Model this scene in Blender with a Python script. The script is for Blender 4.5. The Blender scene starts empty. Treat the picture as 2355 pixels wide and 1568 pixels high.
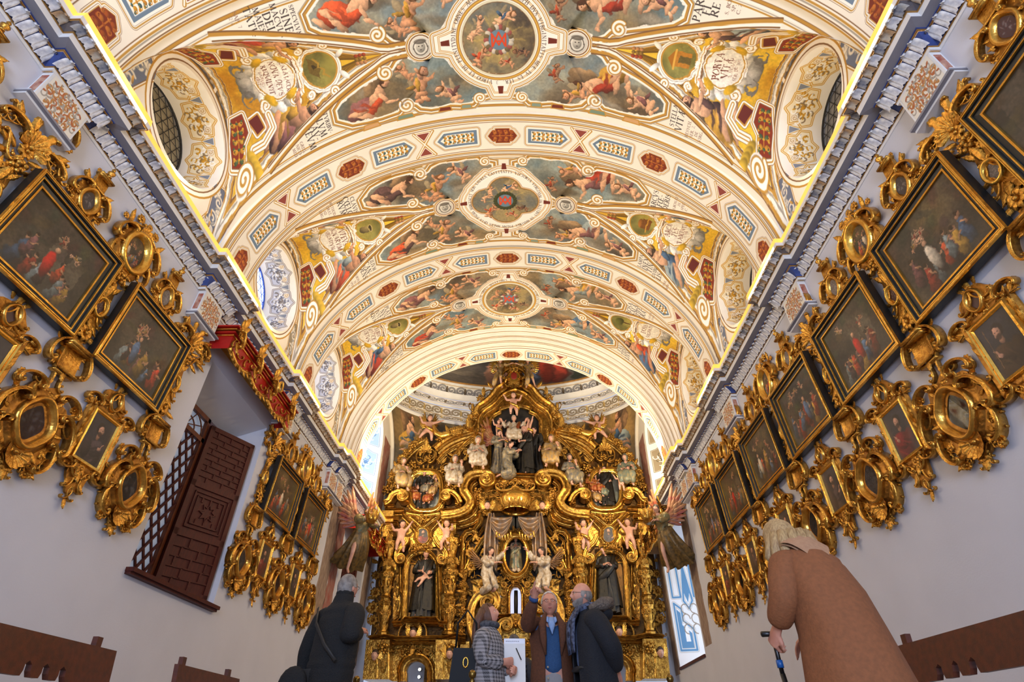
import bpy, bmesh, math, random
import numpy as np
from mathutils import Matrix, Vector
rnd = random.Random(7)
PI = math.pi
S = bpy.context.scene
COL = S.collection

# ------------------------------------------------------------------ camera
HC = 0.40
FPX = 1244.0
_d = np.array([1213.0 - 1177.5, 784.0 - 1726.0, FPX]); _d /= np.linalg.norm(_d)
_z = np.array([0, _d[2], -_d[1]]); _z /= np.linalg.norm(_z)
CM = np.stack([-np.cross(_d, _z), _d, _z], 1)          # camera axes (right, up, forward) in world terms
cam = bpy.data.cameras.new('camera'); cam.sensor_width = 36.0; cam.lens = FPX / 2355.0 * 36.0
cam.clip_start = 0.05; cam.clip_end = 200
camo = bpy.data.objects.new('camera', cam); COL.objects.link(camo)
camo.matrix_world = Matrix((( CM[0,0], CM[1,0], -CM[2,0], 0), (CM[0,1], CM[1,1], -CM[2,1], 0), (CM[0,2], CM[1,2], -CM[2,2], HC), (0,0,0,1)))
S.camera = camo
def ray(px, py): return CM.T @ np.array([px - 1177.5, 784.0 - py, FPX])
def onX(px, py, X):
    d = ray(px, py); return d * (X / d[0]) + np.array([0, 0, HC])
def onY(px, py, Y):
    d = ray(px, py); return d * (Y / d[1]) + np.array([0, 0, HC])
def onZ(px, py, Z):
    d = ray(px, py); return d * ((Z - HC) / d[2]) + np.array([0, 0, HC])
def inframe(x, y, z, m=60):
    c = CM @ (np.array([x, y, z]) - np.array([0, 0, HC]))
    if c[2] < .1: return False
    u, v = 1177.5 + FPX*c[0]/c[2], 784 - FPX*c[1]/c[2]
    return -m < u < 2355 + m and -m < v < 1568 + m

# ------------------------------------------------------------------ light and exposure
S.view_settings.view_transform = 'Standard'; S.view_settings.look = 'None'
S.view_settings.exposure = 0.0; S.view_settings.gamma = 1.0; S.view_settings.use_curve_mapping = False
W = bpy.data.worlds.new('daylight'); S.world = W; W.use_nodes = True
W.node_tree.nodes['Background'].inputs[0].default_value = (0.66, 0.76, 1.0, 1)
W.node_tree.nodes['Background'].inputs[1].default_value = 0.75
CX, HW = -0.32, 4.34
XL, XR = CX - HW, CX + HW
def area(name, loc, target, sx, sy, power, col):
    l = bpy.data.lights.new(name, 'AREA'); l.shape = 'RECTANGLE'; l.size = sx; l.size_y = sy; l.energy = power; l.color = col
    o = bpy.data.objects.new(name, l); COL.objects.link(o); o.location = loc
    d = Vector(target) - Vector(loc); o.rotation_euler = d.to_track_quat('-Z', 'Y').to_euler()
    return o
WARM = (1.0, 0.82, 0.57); COOL = (0.62, 0.76, 1.0)
LED_W = 47
for _i, _y in enumerate((1.6, 4.45, 7.65, 10.85)):
    for _s in (-1, 1):       # led runs lying on top of the cornice, washing the vault
        area('led_cove_light', (CX + _s*3.98, _y, 6.34), (CX + _s*2.0, _y, 10.2), 0.12, 2.9, LED_W, WARM)
for _s in (-1, 1):
    area('led_cove_light', (CX + _s*3.9, 15.3, 6.34), (CX - _s*0.5, 15.6, 10.5), 0.12, 3.2, 34, WARM)
    area('dome_fill_light', (CX + _s*3.4, 15.6, 11.15), (CX - _s*1.2, 15.9, 13.0), 0.2, 2.0, 40, (1.0, .93, .82))  # unseen lamps added to brighten the painted dome
    area('altar_flood', (CX + _s*3.6, 12.6, 6.35), (CX - _s*0.6, 17.2, 7.2), 0.35, 0.35, 190, (1.0, 0.82, 0.56))
    area('altar_spot', (CX + _s*3.5, 12.7, 6.35), (CX + _s*2.2, 17.2, 5.0), 0.25, 0.25, 26, (1.0, 0.82, 0.58))
    area('bounce_fill_light', (CX + _s*3.95, 6.0, 6.36), (CX - _s*4.0, 6.4, 5.3), 0.3, 0.3, 62, WARM)  # added fill lamps, standing in for light bounced off the opposite side
    area('bounce_fill_light', (CX + _s*3.95, 3.0, 6.30), (CX - _s*4.0, 3.4, 5.3), 0.3, 0.3, 45, WARM)
    area('bounce_fill_light', (CX + _s*3.95, 9.3, 6.36), (CX - _s*4.0, 9.6, 5.3), 0.3, 0.3, 62, WARM)
# daylight from the street door and the choir window behind the photographer
area('door_daylight', (CX, -7.0, 2.6), (CX, 8.0, 3.2), 3.4, 4.2, 950, (0.60, 0.71, 1.0))
for _y in (7.55, 10.75):     # sky outside the two unshaded oculi on the left
    area('oculus_daylight', (XL - 1.5, _y, 8.1), (XL + 1.5, _y, 7.1), 1.2, 1.2, 190, COOL)
area('chancel_daylight', (XL - 1.3, 15.2, 8.3), (CX, 15.4, 6.4), 1.4, 2.6, 130, COOL)
area('chancel_daylight', (XR + 1.3, 15.2, 3.6), (CX, 15.2, 3.0), 1.2, 2.6, 60, COOL)

# ------------------------------------------------------------------ materials
def srgb(c): return tuple(((x/12.92) if x <= .04045 else ((x+.055)/1.055)**2.4) for x in c)
def mat(name, col, rough=0.6, metal=0.0, col2=None, scale=6.0, bump=0.0, bscale=None, spec=None, coat=0, stretch=None, emit=0, detail=4):
    m = bpy.data.materials.new(name); m.use_nodes = True
    nt = m.node_tree; b = nt.nodes['Principled BSDF']
    b.inputs['Base Color'].default_value = (*srgb(col), 1)
    b.inputs['Roughness'].default_value = rough; b.inputs['Metallic'].default_value = metal
    if spec is not None: b.inputs['Specular IOR Level'].default_value = spec
    if coat: b.inputs['Coat Weight'].default_value = coat
    if emit:
        b.inputs['Emission Color'].default_value = (*srgb(col), 1); b.inputs['Emission Strength'].default_value = emit
    tc = None
    if col2 is not None or bump:
        tc = nt.nodes.new('ShaderNodeTexCoord'); src = tc.outputs['Object']
        if stretch:
            mp = nt.nodes.new('ShaderNodeMapping'); mp.inputs['Scale'].default_value = stretch
            nt.links.new(src, mp.inputs['Vector']); src = mp.outputs['Vector']
    if col2 is not None:
        n = nt.nodes.new('ShaderNodeTexNoise'); n.inputs['Scale'].default_value = scale; n.inputs['Detail'].default_value = detail
        r = nt.nodes.new('ShaderNodeValToRGB')
        r.color_ramp.elements[0].position = .35; r.color_ramp.elements[1].position = .68
        r.color_ramp.elements[0].color = (*srgb(col), 1); r.color_ramp.elements[1].color = (*srgb(col2), 1)
        nt.links.new(src, n.inputs['Vector']); nt.links.new(n.outputs['Fac'], r.inputs['Fac']); nt.links.new(r.outputs['Color'], b.inputs['Base Color'])
    if bump:
        n2 = nt.nodes.new('ShaderNodeTexNoise'); n2.inputs['Scale'].default_value = bscale or scale*4; n2.inputs['Detail'].default_value = 3
        bp = nt.nodes.new('ShaderNodeBump'); bp.inputs['Strength'].default_value = bump; bp.inputs['Distance'].default_value = .02
        nt.links.new(src, n2.inputs['Vector']); nt.links.new(n2.outputs['Fac'], bp.inputs['Height']); nt.links.new(bp.outputs['Normal'], b.inputs['Normal'])
    return m
GOLD = mat('old_gilding', (0.87, 0.66, 0.29), .24, .88, (0.66, 0.46, 0.18), 9, .22, 22)
GOLD2 = mat('bright_gilding', (0.93, 0.74, 0.34), .22, .88, (0.82, 0.60, 0.24), 7, .18, 26)
GOLDR = mat('retable_gilding', (0.80, 0.61, 0.26), .28, .9, (0.50, 0.34, 0.13), 12, .55, 24)
GOLDD = mat('dark_gilding', (0.70, 0.50, 0.21), .34, .85, (0.48, 0.32, 0.13), 9, .4, 24)  # darker, browner gilding for backboards and back plates
BLACKW = mat('black_frame', (0.075, 0.085, 0.085), .35, 0, (0.10, 0.11, 0.11), 12)
WALLM = mat('limewashed_wall', (0.80, 0.80, 0.825), .85, 0, (0.775, 0.775, 0.80), 1.2, .05, 60)
PLASTER = mat('cream_plaster', (0.93, 0.90, 0.84), .8, 0, (0.90, 0.87, 0.80), 2.5)
WHITEP = mat('white_plaster', (0.90, 0.89, 0.87), .8, 0, (0.86, 0.85, 0.83), 3)
GREYP = mat('grey_plaster', (0.56, 0.55, 0.57), .8, 0, (0.52, 0.51, 0.53), 4)
BLUEP = mat('blue_paint', (0.20, 0.26, 0.47), .7, 0, (0.24, 0.31, 0.55), 10)
LEAFW = mat('white_grey_leaf', (0.94, 0.93, 0.91), .7, 0, (0.70, 0.70, 0.73), 16)
LEAFB = mat('ochre_leaf', (0.80, 0.76, 0.68), .7, 0, (0.62, 0.44, 0.22), 12)
OCHRE = mat('ochre_line', (0.70, 0.52, 0.26), .6, .3, (0.60, 0.43, 0.20), 9)
WOODR = mat('red_brown_wood', (0.31, 0.115, 0.075), .5, 0, (0.24, 0.085, 0.06), 5, .15, 60, stretch=(8, 8, 1), spec=.25)
WOODB = mat('bench_wood', (0.36, 0.155, 0.075), .42, 0, (0.26, 0.105, 0.055), 4, .15, 50, stretch=(1, 6, 6))
WOODH = mat('honey_wood', (0.42, 0.20, 0.07), .5, 0, (0.33, 0.15, 0.05), 6, stretch=(6, 6, 1))
REDP = mat('red_lacquer', (0.72, 0.09, 0.06), .45, 0, (0.62, 0.07, 0.05), 5)
SKIN = mat('skin', (0.80, 0.57, 0.47), .55, 0, (0.75, 0.50, 0.41), 14)
SKINP = mat('painted_flesh', (0.80, 0.62, 0.52), .4, 0, (0.74, 0.54, 0.45), 10)
def img_mat(name, img, rough=.75, coat=0, spec=None, bump=0):
    m = bpy.data.materials.new(name); m.use_nodes = True; nt = m.node_tree; b = nt.nodes['Principled BSDF']
    t = nt.nodes.new('ShaderNodeTexImage'); t.image = img; t.extension = 'EXTEND'
    nt.links.new(t.outputs['Color'], b.inputs['Base Color']); b.inputs['Roughness'].default_value = rough
    if coat: b.inputs['Coat Weight'].default_value = coat
    if spec is not None: b.inputs['Specular IOR Level'].default_value = spec
    return m

# ------------------------------------------------------------------ mesh builder
class MB:
    def __init__(self): self.V = []; self.F = []; self.n = 0
    def add(self, V, F):
        V = np.asarray(V, float).reshape(-1, 3); self.V.append(V)
        o = self.n
        for f in F: self.F.append(tuple(int(i) + o for i in f))
        self.n += len(V); return self
    def grid(self, P, cu=False, cv=False, flip=False):
        P = np.asarray(P, float); n, m = P.shape[:2]
        I = np.arange(n*m).reshape(n, m)
        if cu: I = np.vstack([I, I[:1]])
        if cv: I = np.hstack([I, I[:, :1]])
        F = np.stack([I[:-1, :-1], I[1:, :-1], I[1:, 1:], I[:-1, 1:]], -1).reshape(-1, 4)
        if flip: F = F[:, ::-1]
        return self.add(P.reshape(-1, 3), F.tolist())
    def box(self, x0, x1, y0, y1, z0, z1):
        V = [(x, y, z) for x in (x0, x1) for y in (y0, y1) for z in (z0, z1)]
        return self.add(V, [(0,1,3,2),(4,6,7,5),(0,4,5,1),(2,3,7,6),(0,2,6,4),(1,5,7,3)])
    def prism(self, pts, y0, y1):
        """polygon in the XZ plane pushed from y0 to y1"""
        n = len(pts); V = [(p[0], y0, p[1]) for p in pts] + [(p[0], y1, p[1]) for p in pts]
        F = [tuple(range(n)), tuple(range(2*n-1, n-1, -1))] + [(i, i+n, (i+1) % n + n, (i+1) % n) for i in range(n)]
        return self.add(V, F)
    def ell(self, c, r, nu=12, nv=8, R=None):
        th = np.linspace(0, 2*PI, nu, endpoint=False); ph = np.linspace(-PI/2, PI/2, nv)
        P = np.stack([np.outer(np.cos(ph), np.cos(th))*r[0], np.outer(np.cos(ph), np.sin(th))*r[1], np.outer(np.sin(ph), np.ones(nu))*r[2]], -1)
        if R is not None: P = P @ np.asarray(R).T
        return self.grid(P + np.asarray(c, float), cv=True, flip=True)
    def lathe(self, prof, c=(0,0,0), n=16, ax='z', a0=0, a1=2*PI):
        full = abs(a1 - a0 - 2*PI) < 1e-6
        th = np.linspace(a0, a1, n, endpoint=not full); pr = np.asarray(prof, float)
        P = np.stack([np.outer(pr[:,0], np.cos(th)), np.outer(pr[:,0], np.sin(th)), np.outer(pr[:,1], np.ones(len(th)))], -1)
        if ax == 'y': P = P[..., [0, 2, 1]]
        return self.grid(P + np.asarray(c, float), cv=full, flip=ax != 'y')
    def tube(self, pts, rad, n=8, sec=None, up=(0,-1,0), closed=False, caps=True):
        """sweep; rad = radius per point (scalar or (a,b) along side / up); sec = unit section (k,2)"""
        P = np.asarray(pts, float); k = len(P)
        T = (np.roll(P, -1, 0) - np.roll(P, 1, 0)) if closed else np.gradient(P, axis=0)
        T /= np.maximum(np.linalg.norm(T, axis=1, keepdims=True), 1e-9)
        U = np.tile(np.asarray(up, float), (k, 1)); Sd = np.cross(T, U)
        ln = np.linalg.norm(Sd, axis=1, keepdims=True)
        Sd = np.where(ln < 1e-4, np.array([1., 0, 0]), Sd / np.maximum(ln, 1e-9)); U = np.cross(Sd, T)
        r = np.asarray(rad, float)
        if r.ndim == 0: r = np.full((k, 2), float(r))
        elif r.ndim == 1: r = np.stack([r, r], 1) if len(r) == k else np.tile(r, (k, 1))
        if sec is None:
            a = np.linspace(0, 2*PI, n, endpoint=False); sec = np.stack([np.cos(a), np.sin(a)], 1)
        sec = np.asarray(sec, float)
        G = P[:, None] + Sd[:, None]*(sec[None, :, :1]*r[:, None, :1]) + U[:, None]*(sec[None, :, 1:]*r[:, None, 1:])
        o = self.n
        self.grid(G, cu=closed, cv=True)
        if caps and not closed:
            m = len(sec); self.F.append(tuple(o + i for i in range(m))); self.F.append(tuple(o + (k-1)*m + i for i in range(m-1, -1, -1)))
        return self
    def ring(self, pts, prof, closed=True):
        """moulding along an outline in the XZ plane: prof = (offset outward, y) pairs"""
        P = np.asarray(pts, float); nrm = outnormals(P, closed)
        G = np.stack([np.stack([P[:,0] + nrm[:,0]*o, np.full(len(P), y), P[:,1] + nrm[:,1]*o], -1) for o, y in prof], 1)
        return self.grid(G, cu=closed, cv=False)
    def fan(self, c, R, flip=False):
        """centre + ring of points"""
        n = len(R); return self.add([c] + [tuple(r) for r in R], [((0, i+1, (i+1) % n + 1) if not flip else (0, (i+1) % n + 1, i+1)) for i in range(n)])
    def xf(self, M):
        M = np.asarray(M, float)
        self.V = [v @ M[:3,:3].T + M[:3,3] for v in self.V]; return self
    def join(self, o, M=None):
        V = np.vstack(o.V) if o.V else np.zeros((0,3))
        if M is not None:
            M = np.asarray(M, float); V = V @ M[:3,:3].T + M[:3,3]
        b = self.n; self.V.append(V); self.F += [tuple(i + b for i in f) for f in o.F]; self.n += len(V); return self
    def mesh(self, name, m, smooth=True):
        me = bpy.data.meshes.new(name); me.from_pydata(np.vstack(self.V).tolist(), [], self.F)
        if m: me.materials.append(m)
        me.polygons.foreach_set('use_smooth', [smooth]*len(me.polygons)); me.update(); return me
    def obj(self, name, m, parent=None, smooth=True, M=None):
        return link(name, self.mesh(name, m, smooth), parent, M)
def outnormals(P, closed=True):
    P = np.asarray(P, float)
    A = np.roll(P, 1, 0); B = np.roll(P, -1, 0)
    if not closed: A[0] = P[0]*2 - P[1]; B[-1] = P[-1]*2 - P[-2]
    d1 = P - A; d2 = B - P
    d1 /= np.maximum(np.linalg.norm(d1, axis=1, keepdims=True), 1e-9); d2 /= np.maximum(np.linalg.norm(d2, axis=1, keepdims=True), 1e-9)
    n1 = np.stack([d1[:,1], -d1[:,0]], 1); n2 = np.stack([d2[:,1], -d2[:,0]], 1)
    n = n1 + n2; q = np.sum(n1*n2, 1); n /= np.maximum(1 + q, .35)[:, None]
    if closed and np.sum(P[:,0]*np.roll(P[:,1], -1) - np.roll(P[:,0], -1)*P[:,1]) < 0: n = -n
    return n
def link(name, me, parent=None, M=None):
    o = bpy.data.objects.new(name, me); COL.objects.link(o)
    if parent is not None: o.parent = parent
    if M is not None: o.matrix_local = M
    return o
def thing(name, label, cat, loc=(0,0,0), rotz=0.0, group=None, me=None):
    o = bpy.data.objects.new(name, me); COL.objects.link(o)
    o.location = loc; o.rotation_euler = (0, 0, rotz)
    o['label'] = label; o['category'] = cat
    if group: o['group'] = group
    return o
def struct(name, me=None, label=None, parent=None):
    o = bpy.data.objects.new(name, me); COL.objects.link(o)
    if parent: o.parent = parent
    else:
        o['kind'] = 'structure'
        if label: o['label'] = label
    return o
def T(x=0, y=0, z=0, rz=0, ry=0, rx=0, s=1, sx=1, sy=1, sz=1):
    """place an ornament in a wall plane: ry turns it in the plane (clockwise seen from the front is +)"""
    return Matrix.Translation((x, y, z)) @ Matrix.Rotation(rz, 4, 'Z') @ Matrix.Rotation(ry, 4, 'Y') @ Matrix.Rotation(rx, 4, 'X') @ Matrix.Diagonal((s*sx, s*sy, s*sz, 1))
def uvmap(me, fn):
    """uv from vertex coordinates: fn(Nx3) -> Nx2"""
    n = len(me.vertices); co = np.empty(n*3); me.vertices.foreach_get('co', co); uv = fn(co.reshape(-1, 3))
    li = np.empty(len(me.loops), int); me.loops.foreach_get('vertex_index', li)
    l = me.uv_layers.new(name='uv'); l.data.foreach_set('uv', uv[li].astype(float).ravel())
# ------------------------------------------------------------------ painted surfaces: a small numpy painter
CREAM = (0.945, 0.915, 0.845); OCH = (0.74, 0.55, 0.22); BRN = (0.50, 0.36, 0.22); GRY = (0.66, 0.62, 0.55); WHT = (0.97, 0.95, 0.90)
def vnoise(h, w, cell, seed, octv=4):
    r = np.random.RandomState(seed); out = np.zeros((h, w), np.float32); amp = 1; tot = 0
    for o in range(octv):
        c = max(cell / 2**o, 1.5); gh, gw = int(h/c) + 3, int(w/c) + 3; g = r.rand(gh, gw).astype(np.float32)
        y = np.arange(h)/c; x = np.arange(w)/c; yi = y.astype(int); xi = x.astype(int)
        fy = (y - yi)[:, None]; fx = (x - xi)[None]; fy = fy*fy*(3-2*fy); fx = fx*fx*(3-2*fx)
        a = g[yi][:, xi]; b = g[yi][:, xi+1]; cc = g[yi+1][:, xi]; d = g[yi+1][:, xi+1]
        out += amp*((a*(1-fx) + b*fx)*(1-fy) + (cc*(1-fx) + d*fx)*fy); tot += amp; amp *= .55
    return out / tot
class Art:
    def __init__(s, w, h, ppm, base=CREAM, seed=1, mott=.02):
        s.w, s.h, s.p = w, h, ppm; s.W, s.H = int(w*ppm), int(h*ppm)
        s.a = np.empty((s.H, s.W, 3), np.float32); s.a[:] = base
        if mott: s.a += ((vnoise(s.H, s.W, ppm*.35, seed) - .5)*mott*2)[..., None]
        s.rs = np.random.RandomState(seed); s.st = []
        s.M = np.array([[1., 0, 0], [0, 1, 0]]); s.cm = None
    def push(s, x=0, y=0, sc=1, rot=0, mir=1):
        s.st.append(s.M); c, n = math.cos(rot)*sc, math.sin(rot)*sc
        A = np.array([[c*mir, -n], [n*mir, c]]); M = s.M
        s.M = np.hstack([M[:, :2] @ A, (M[:, :2] @ np.array([x, y]) + M[:, 2])[:, None]])
    def pop(s): s.M = s.st.pop()
    def sc(s): return math.sqrt(abs(np.linalg.det(s.M[:, :2])))
    def tr(s, P):
        P = np.asarray(P, float).reshape(-1, 2) @ s.M[:, :2].T + s.M[:, 2]
        return (P + [s.w/2, s.h/2])*s.p
    def box(s, q, m=1):
        x0, y0 = np.floor(q.min(0) - m).astype(int); x1, y1 = np.ceil(q.max(0) + m).astype(int) + 1
        x0, y0, x1, y1 = max(x0, 0), max(y0, 0), min(x1, s.W), min(y1, s.H)
        return None if x0 >= x1 or y0 >= y1 else (x0, y0, x1, y1)
    def mix(s, b, m, col):
        if s.cm is not None: m = m*s.cm[b[1]:b[3], b[0]:b[2]]
        v = s.a[b[1]:b[3], b[0]:b[2]]; m = m[..., None]; v += (np.asarray(col, np.float32) - v)*m
    def mask(s, q, b):
        m = np.zeros((b[3]-b[1], b[2]-b[0]), np.float32); x = np.arange(b[0], b[2])
        for dx, dy in ((.25, .25), (.75, .25), (.25, .75), (.75, .75)):
            X = x + dx; Yv = np.arange(b[1], b[3]) + dy; ins = np.zeros(m.shape, bool)
            for (ax, ay), (bx, by) in zip(q, np.roll(q, -1, 0)):
                if ay == by: continue
                rows = np.nonzero((ay > Yv) != (by > Yv))[0]
                if len(rows):
                    xi = ax + (Yv[rows] - ay)/(by - ay)*(bx - ax); ins[rows] ^= X[None] < xi[:, None]
            m += ins*.25
        return m
    def poly(s, P, col, al=1):
        q = s.tr(P); b = s.box(q)
        if b: s.mix(b, s.mask(q, b)*al, col)
    def line(s, P, w, col, closed=False, al=1):
        q = s.tr(P); hw = w*s.p*s.sc()/2
        if closed: q = np.vstack([q, q[:1]])
        b = s.box(q, hw + 1)
        if not b: return
        D = np.full((b[3]-b[1], b[2]-b[0]), 1e9, np.float32)
        for A, B in zip(q[:-1], q[1:]):
            bb = s.box(np.array([A, B]), hw + 1)
            if not bb: continue
            X = np.arange(bb[0], bb[2]) + .5; Y = np.arange(bb[1], bb[3])[:, None] + .5
            d = B - A; L = max(d @ d, 1e-9); t = np.clip(((X - A[0])*d[0] + (Y - A[1])*d[1])/L, 0, 1)
            dist = np.hypot(X - A[0] - t*d[0], Y - A[1] - t*d[1])
            sl = D[bb[1]-b[1]:bb[3]-b[1], bb[0]-b[0]:bb[2]-b[0]]; np.minimum(sl, dist, out=sl)
        s.mix(b, np.clip(hw + .5 - D, 0, min(1, max(2*hw, .25)))*al, col)
    def ell(s, x, y, rx, ry, rot=0, col=(1,1,1), soft=.12, sh=.5, al=1, li=(-.5, .75)):
        c, n = math.cos(rot), math.sin(rot); M = s.M[:, :2] @ np.array([[c*rx, -n*ry], [n*rx, c*ry]])
        ce = s.tr([(x, y)])[0]; ex = np.hypot(M[0, 0], M[0, 1])*s.p*1.2; ey = np.hypot(M[1, 0], M[1, 1])*s.p*1.2
        b = s.box(np.array([[ce[0]-ex, ce[1]-ey], [ce[0]+ex, ce[1]+ey]]))
        if not b: return
        X = (np.arange(b[0], b[2]) + .5 - ce[0])[None]/s.p; Y = (np.arange(b[1], b[3]) + .5 - ce[1])[:, None]/s.p
        I = np.linalg.inv(M); u = I[0, 0]*X + I[0, 1]*Y; v = I[1, 0]*X + I[1, 1]*Y; r = np.hypot(u, v)
        m = np.clip((1 + soft*.5 - r)/max(soft, 1e-3), 0, 1)*al
        col = np.asarray(col, np.float32)
        if sh and s.cm is not None: m = m*s.cm[b[1]:b[3], b[0]:b[2]]
        if sh:
            l = np.clip(.55 + .62*sh*((X*li[0]/ex + Y*li[1]/ey)*s.p)*1.1 + .45*(1 - .5*r*r), .35, 1.25)
            vw = s.a[b[1]:b[3], b[0]:b[2]]; vw += (np.clip(col*(l[..., None]*sh + (1-sh)), 0, 1) - vw)*m[..., None]
        else: s.mix(b, m, col)
    def cloudfill(s, P, cols, cell=.35, seed=3, dirn=0.6):
        q = s.tr(P); b = s.box(q)
        if not b: return
        h, w = b[3]-b[1], b[2]-b[0]; n = vnoise(h, w, cell*s.p*s.sc(), seed, 5); n2 = vnoise(h, w, cell*s.p*2*s.sc(), seed+9, 3)
        g = np.clip((n - .5)*2.6 + .5, 0, 1); g2 = np.clip((n2 - .5)*3.2 + .5, 0, 1)[..., None]; k = np.asarray(cols, np.float32)
        c = (k[0] + (k[1]-k[0])*g[..., None])*(1-g2) + (k[2] + (k[3]-k[2])*g[..., None])*g2
        v = s.a[b[1]:b[3], b[0]:b[2]]; v += (c - v)*s.mask(q, b)[..., None]
    def mould(s, P, bands, closed=True):
        """parallel painted fillets: (width, colour) from the widest stroke to the narrowest"""
        for w, c in bands: s.line(P, w, c, closed)
    def clip(s, P=None):
        s.cm = None
        if P is not None:
            q = s.tr(P); b = s.box(q); s.cm = np.zeros((s.H, s.W), np.float32); s.cm[b[1]:b[3], b[0]:b[2]] = s.mask(q, b)
    def brush(s, P, amp, cell, seed, tex=.10):
        """drag the wet paint about inside an outline"""
        q = s.tr(P); b = s.box(q)
        if not b: return
        h, w = b[3]-b[1], b[2]-b[0]; m = s.mask(q, b)[..., None]; v = s.a[b[1]:b[3], b[0]:b[2]]; A = amp*s.p*2
        dx = (vnoise(h, w, cell*s.p, seed, 3) - .5)*A*2; dy = (vnoise(h, w, cell*s.p, seed+5, 3) - .5)*A*2
        yi = np.clip(np.arange(h)[:, None] + dy, 0, h-1).astype(int); xi = np.clip(np.arange(w)[None] + dx, 0, w-1).astype(int)
        c = v[yi, xi]*(1 + (vnoise(h, w, 5, seed+8, 2) - .5)*tex*2)[..., None]; v += (c - v)*m
    def image(s, name):
        im = bpy.data.images.new(name, s.W, s.H); o = np.ones((s.H, s.W, 4), np.float32); o[..., :3] = np.clip(s.a, 0, 1)
        im.pixels.foreach_set(o.ravel()); im.update(); im.pack(); return im
    # ---- lettering
    def text(s, x, y, str_, h, col, rot=0, al=1, wt=1.0, align='c', gap=.16):
        wd = sum((GL[c][0] if c in GL else .4) + gap for c in str_) - gap
        s.push(x, y, h, rot); cx = -wd/2 if align == 'c' else 0
        for ch in str_:
            if ch in GL:
                for pts, w in GL[ch][1]: s.line([(cx + a, b - .5) for a, b in pts], (.15 if w else .065)*wt, col, al=al)
                cx += GL[ch][0] + gap
            else: cx += .4 + gap
        s.pop(); return wd*h
    def ringtext(s, x, y, r, str_, h, col, a0, a1, out=True):
        n = len(str_)
        for i, ch in enumerate(str_):
            a = a0 + (a1-a0)*(i+.5)/n; s.text(x + r*math.cos(a), y + r*math.sin(a), ch, h, col, a - PI/2 if out else a + PI/2)
def _arc(cx, cy, rx, ry, a0, a1, n=9): return [(cx + rx*math.cos(math.radians(a0 + (a1-a0)*i/n)), cy + ry*math.sin(math.radians(a0 + (a1-a0)*i/n))) for i in range(n+1)]
def _stem(x, y0=0, y1=1, sf=.1): return [([(x, y0), (x, y1)], 1), ([(x-sf, y0+.02), (x+sf, y0+.02)], 0), ([(x-sf, y1-.02), (x+sf, y1-.02)], 0)]
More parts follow.
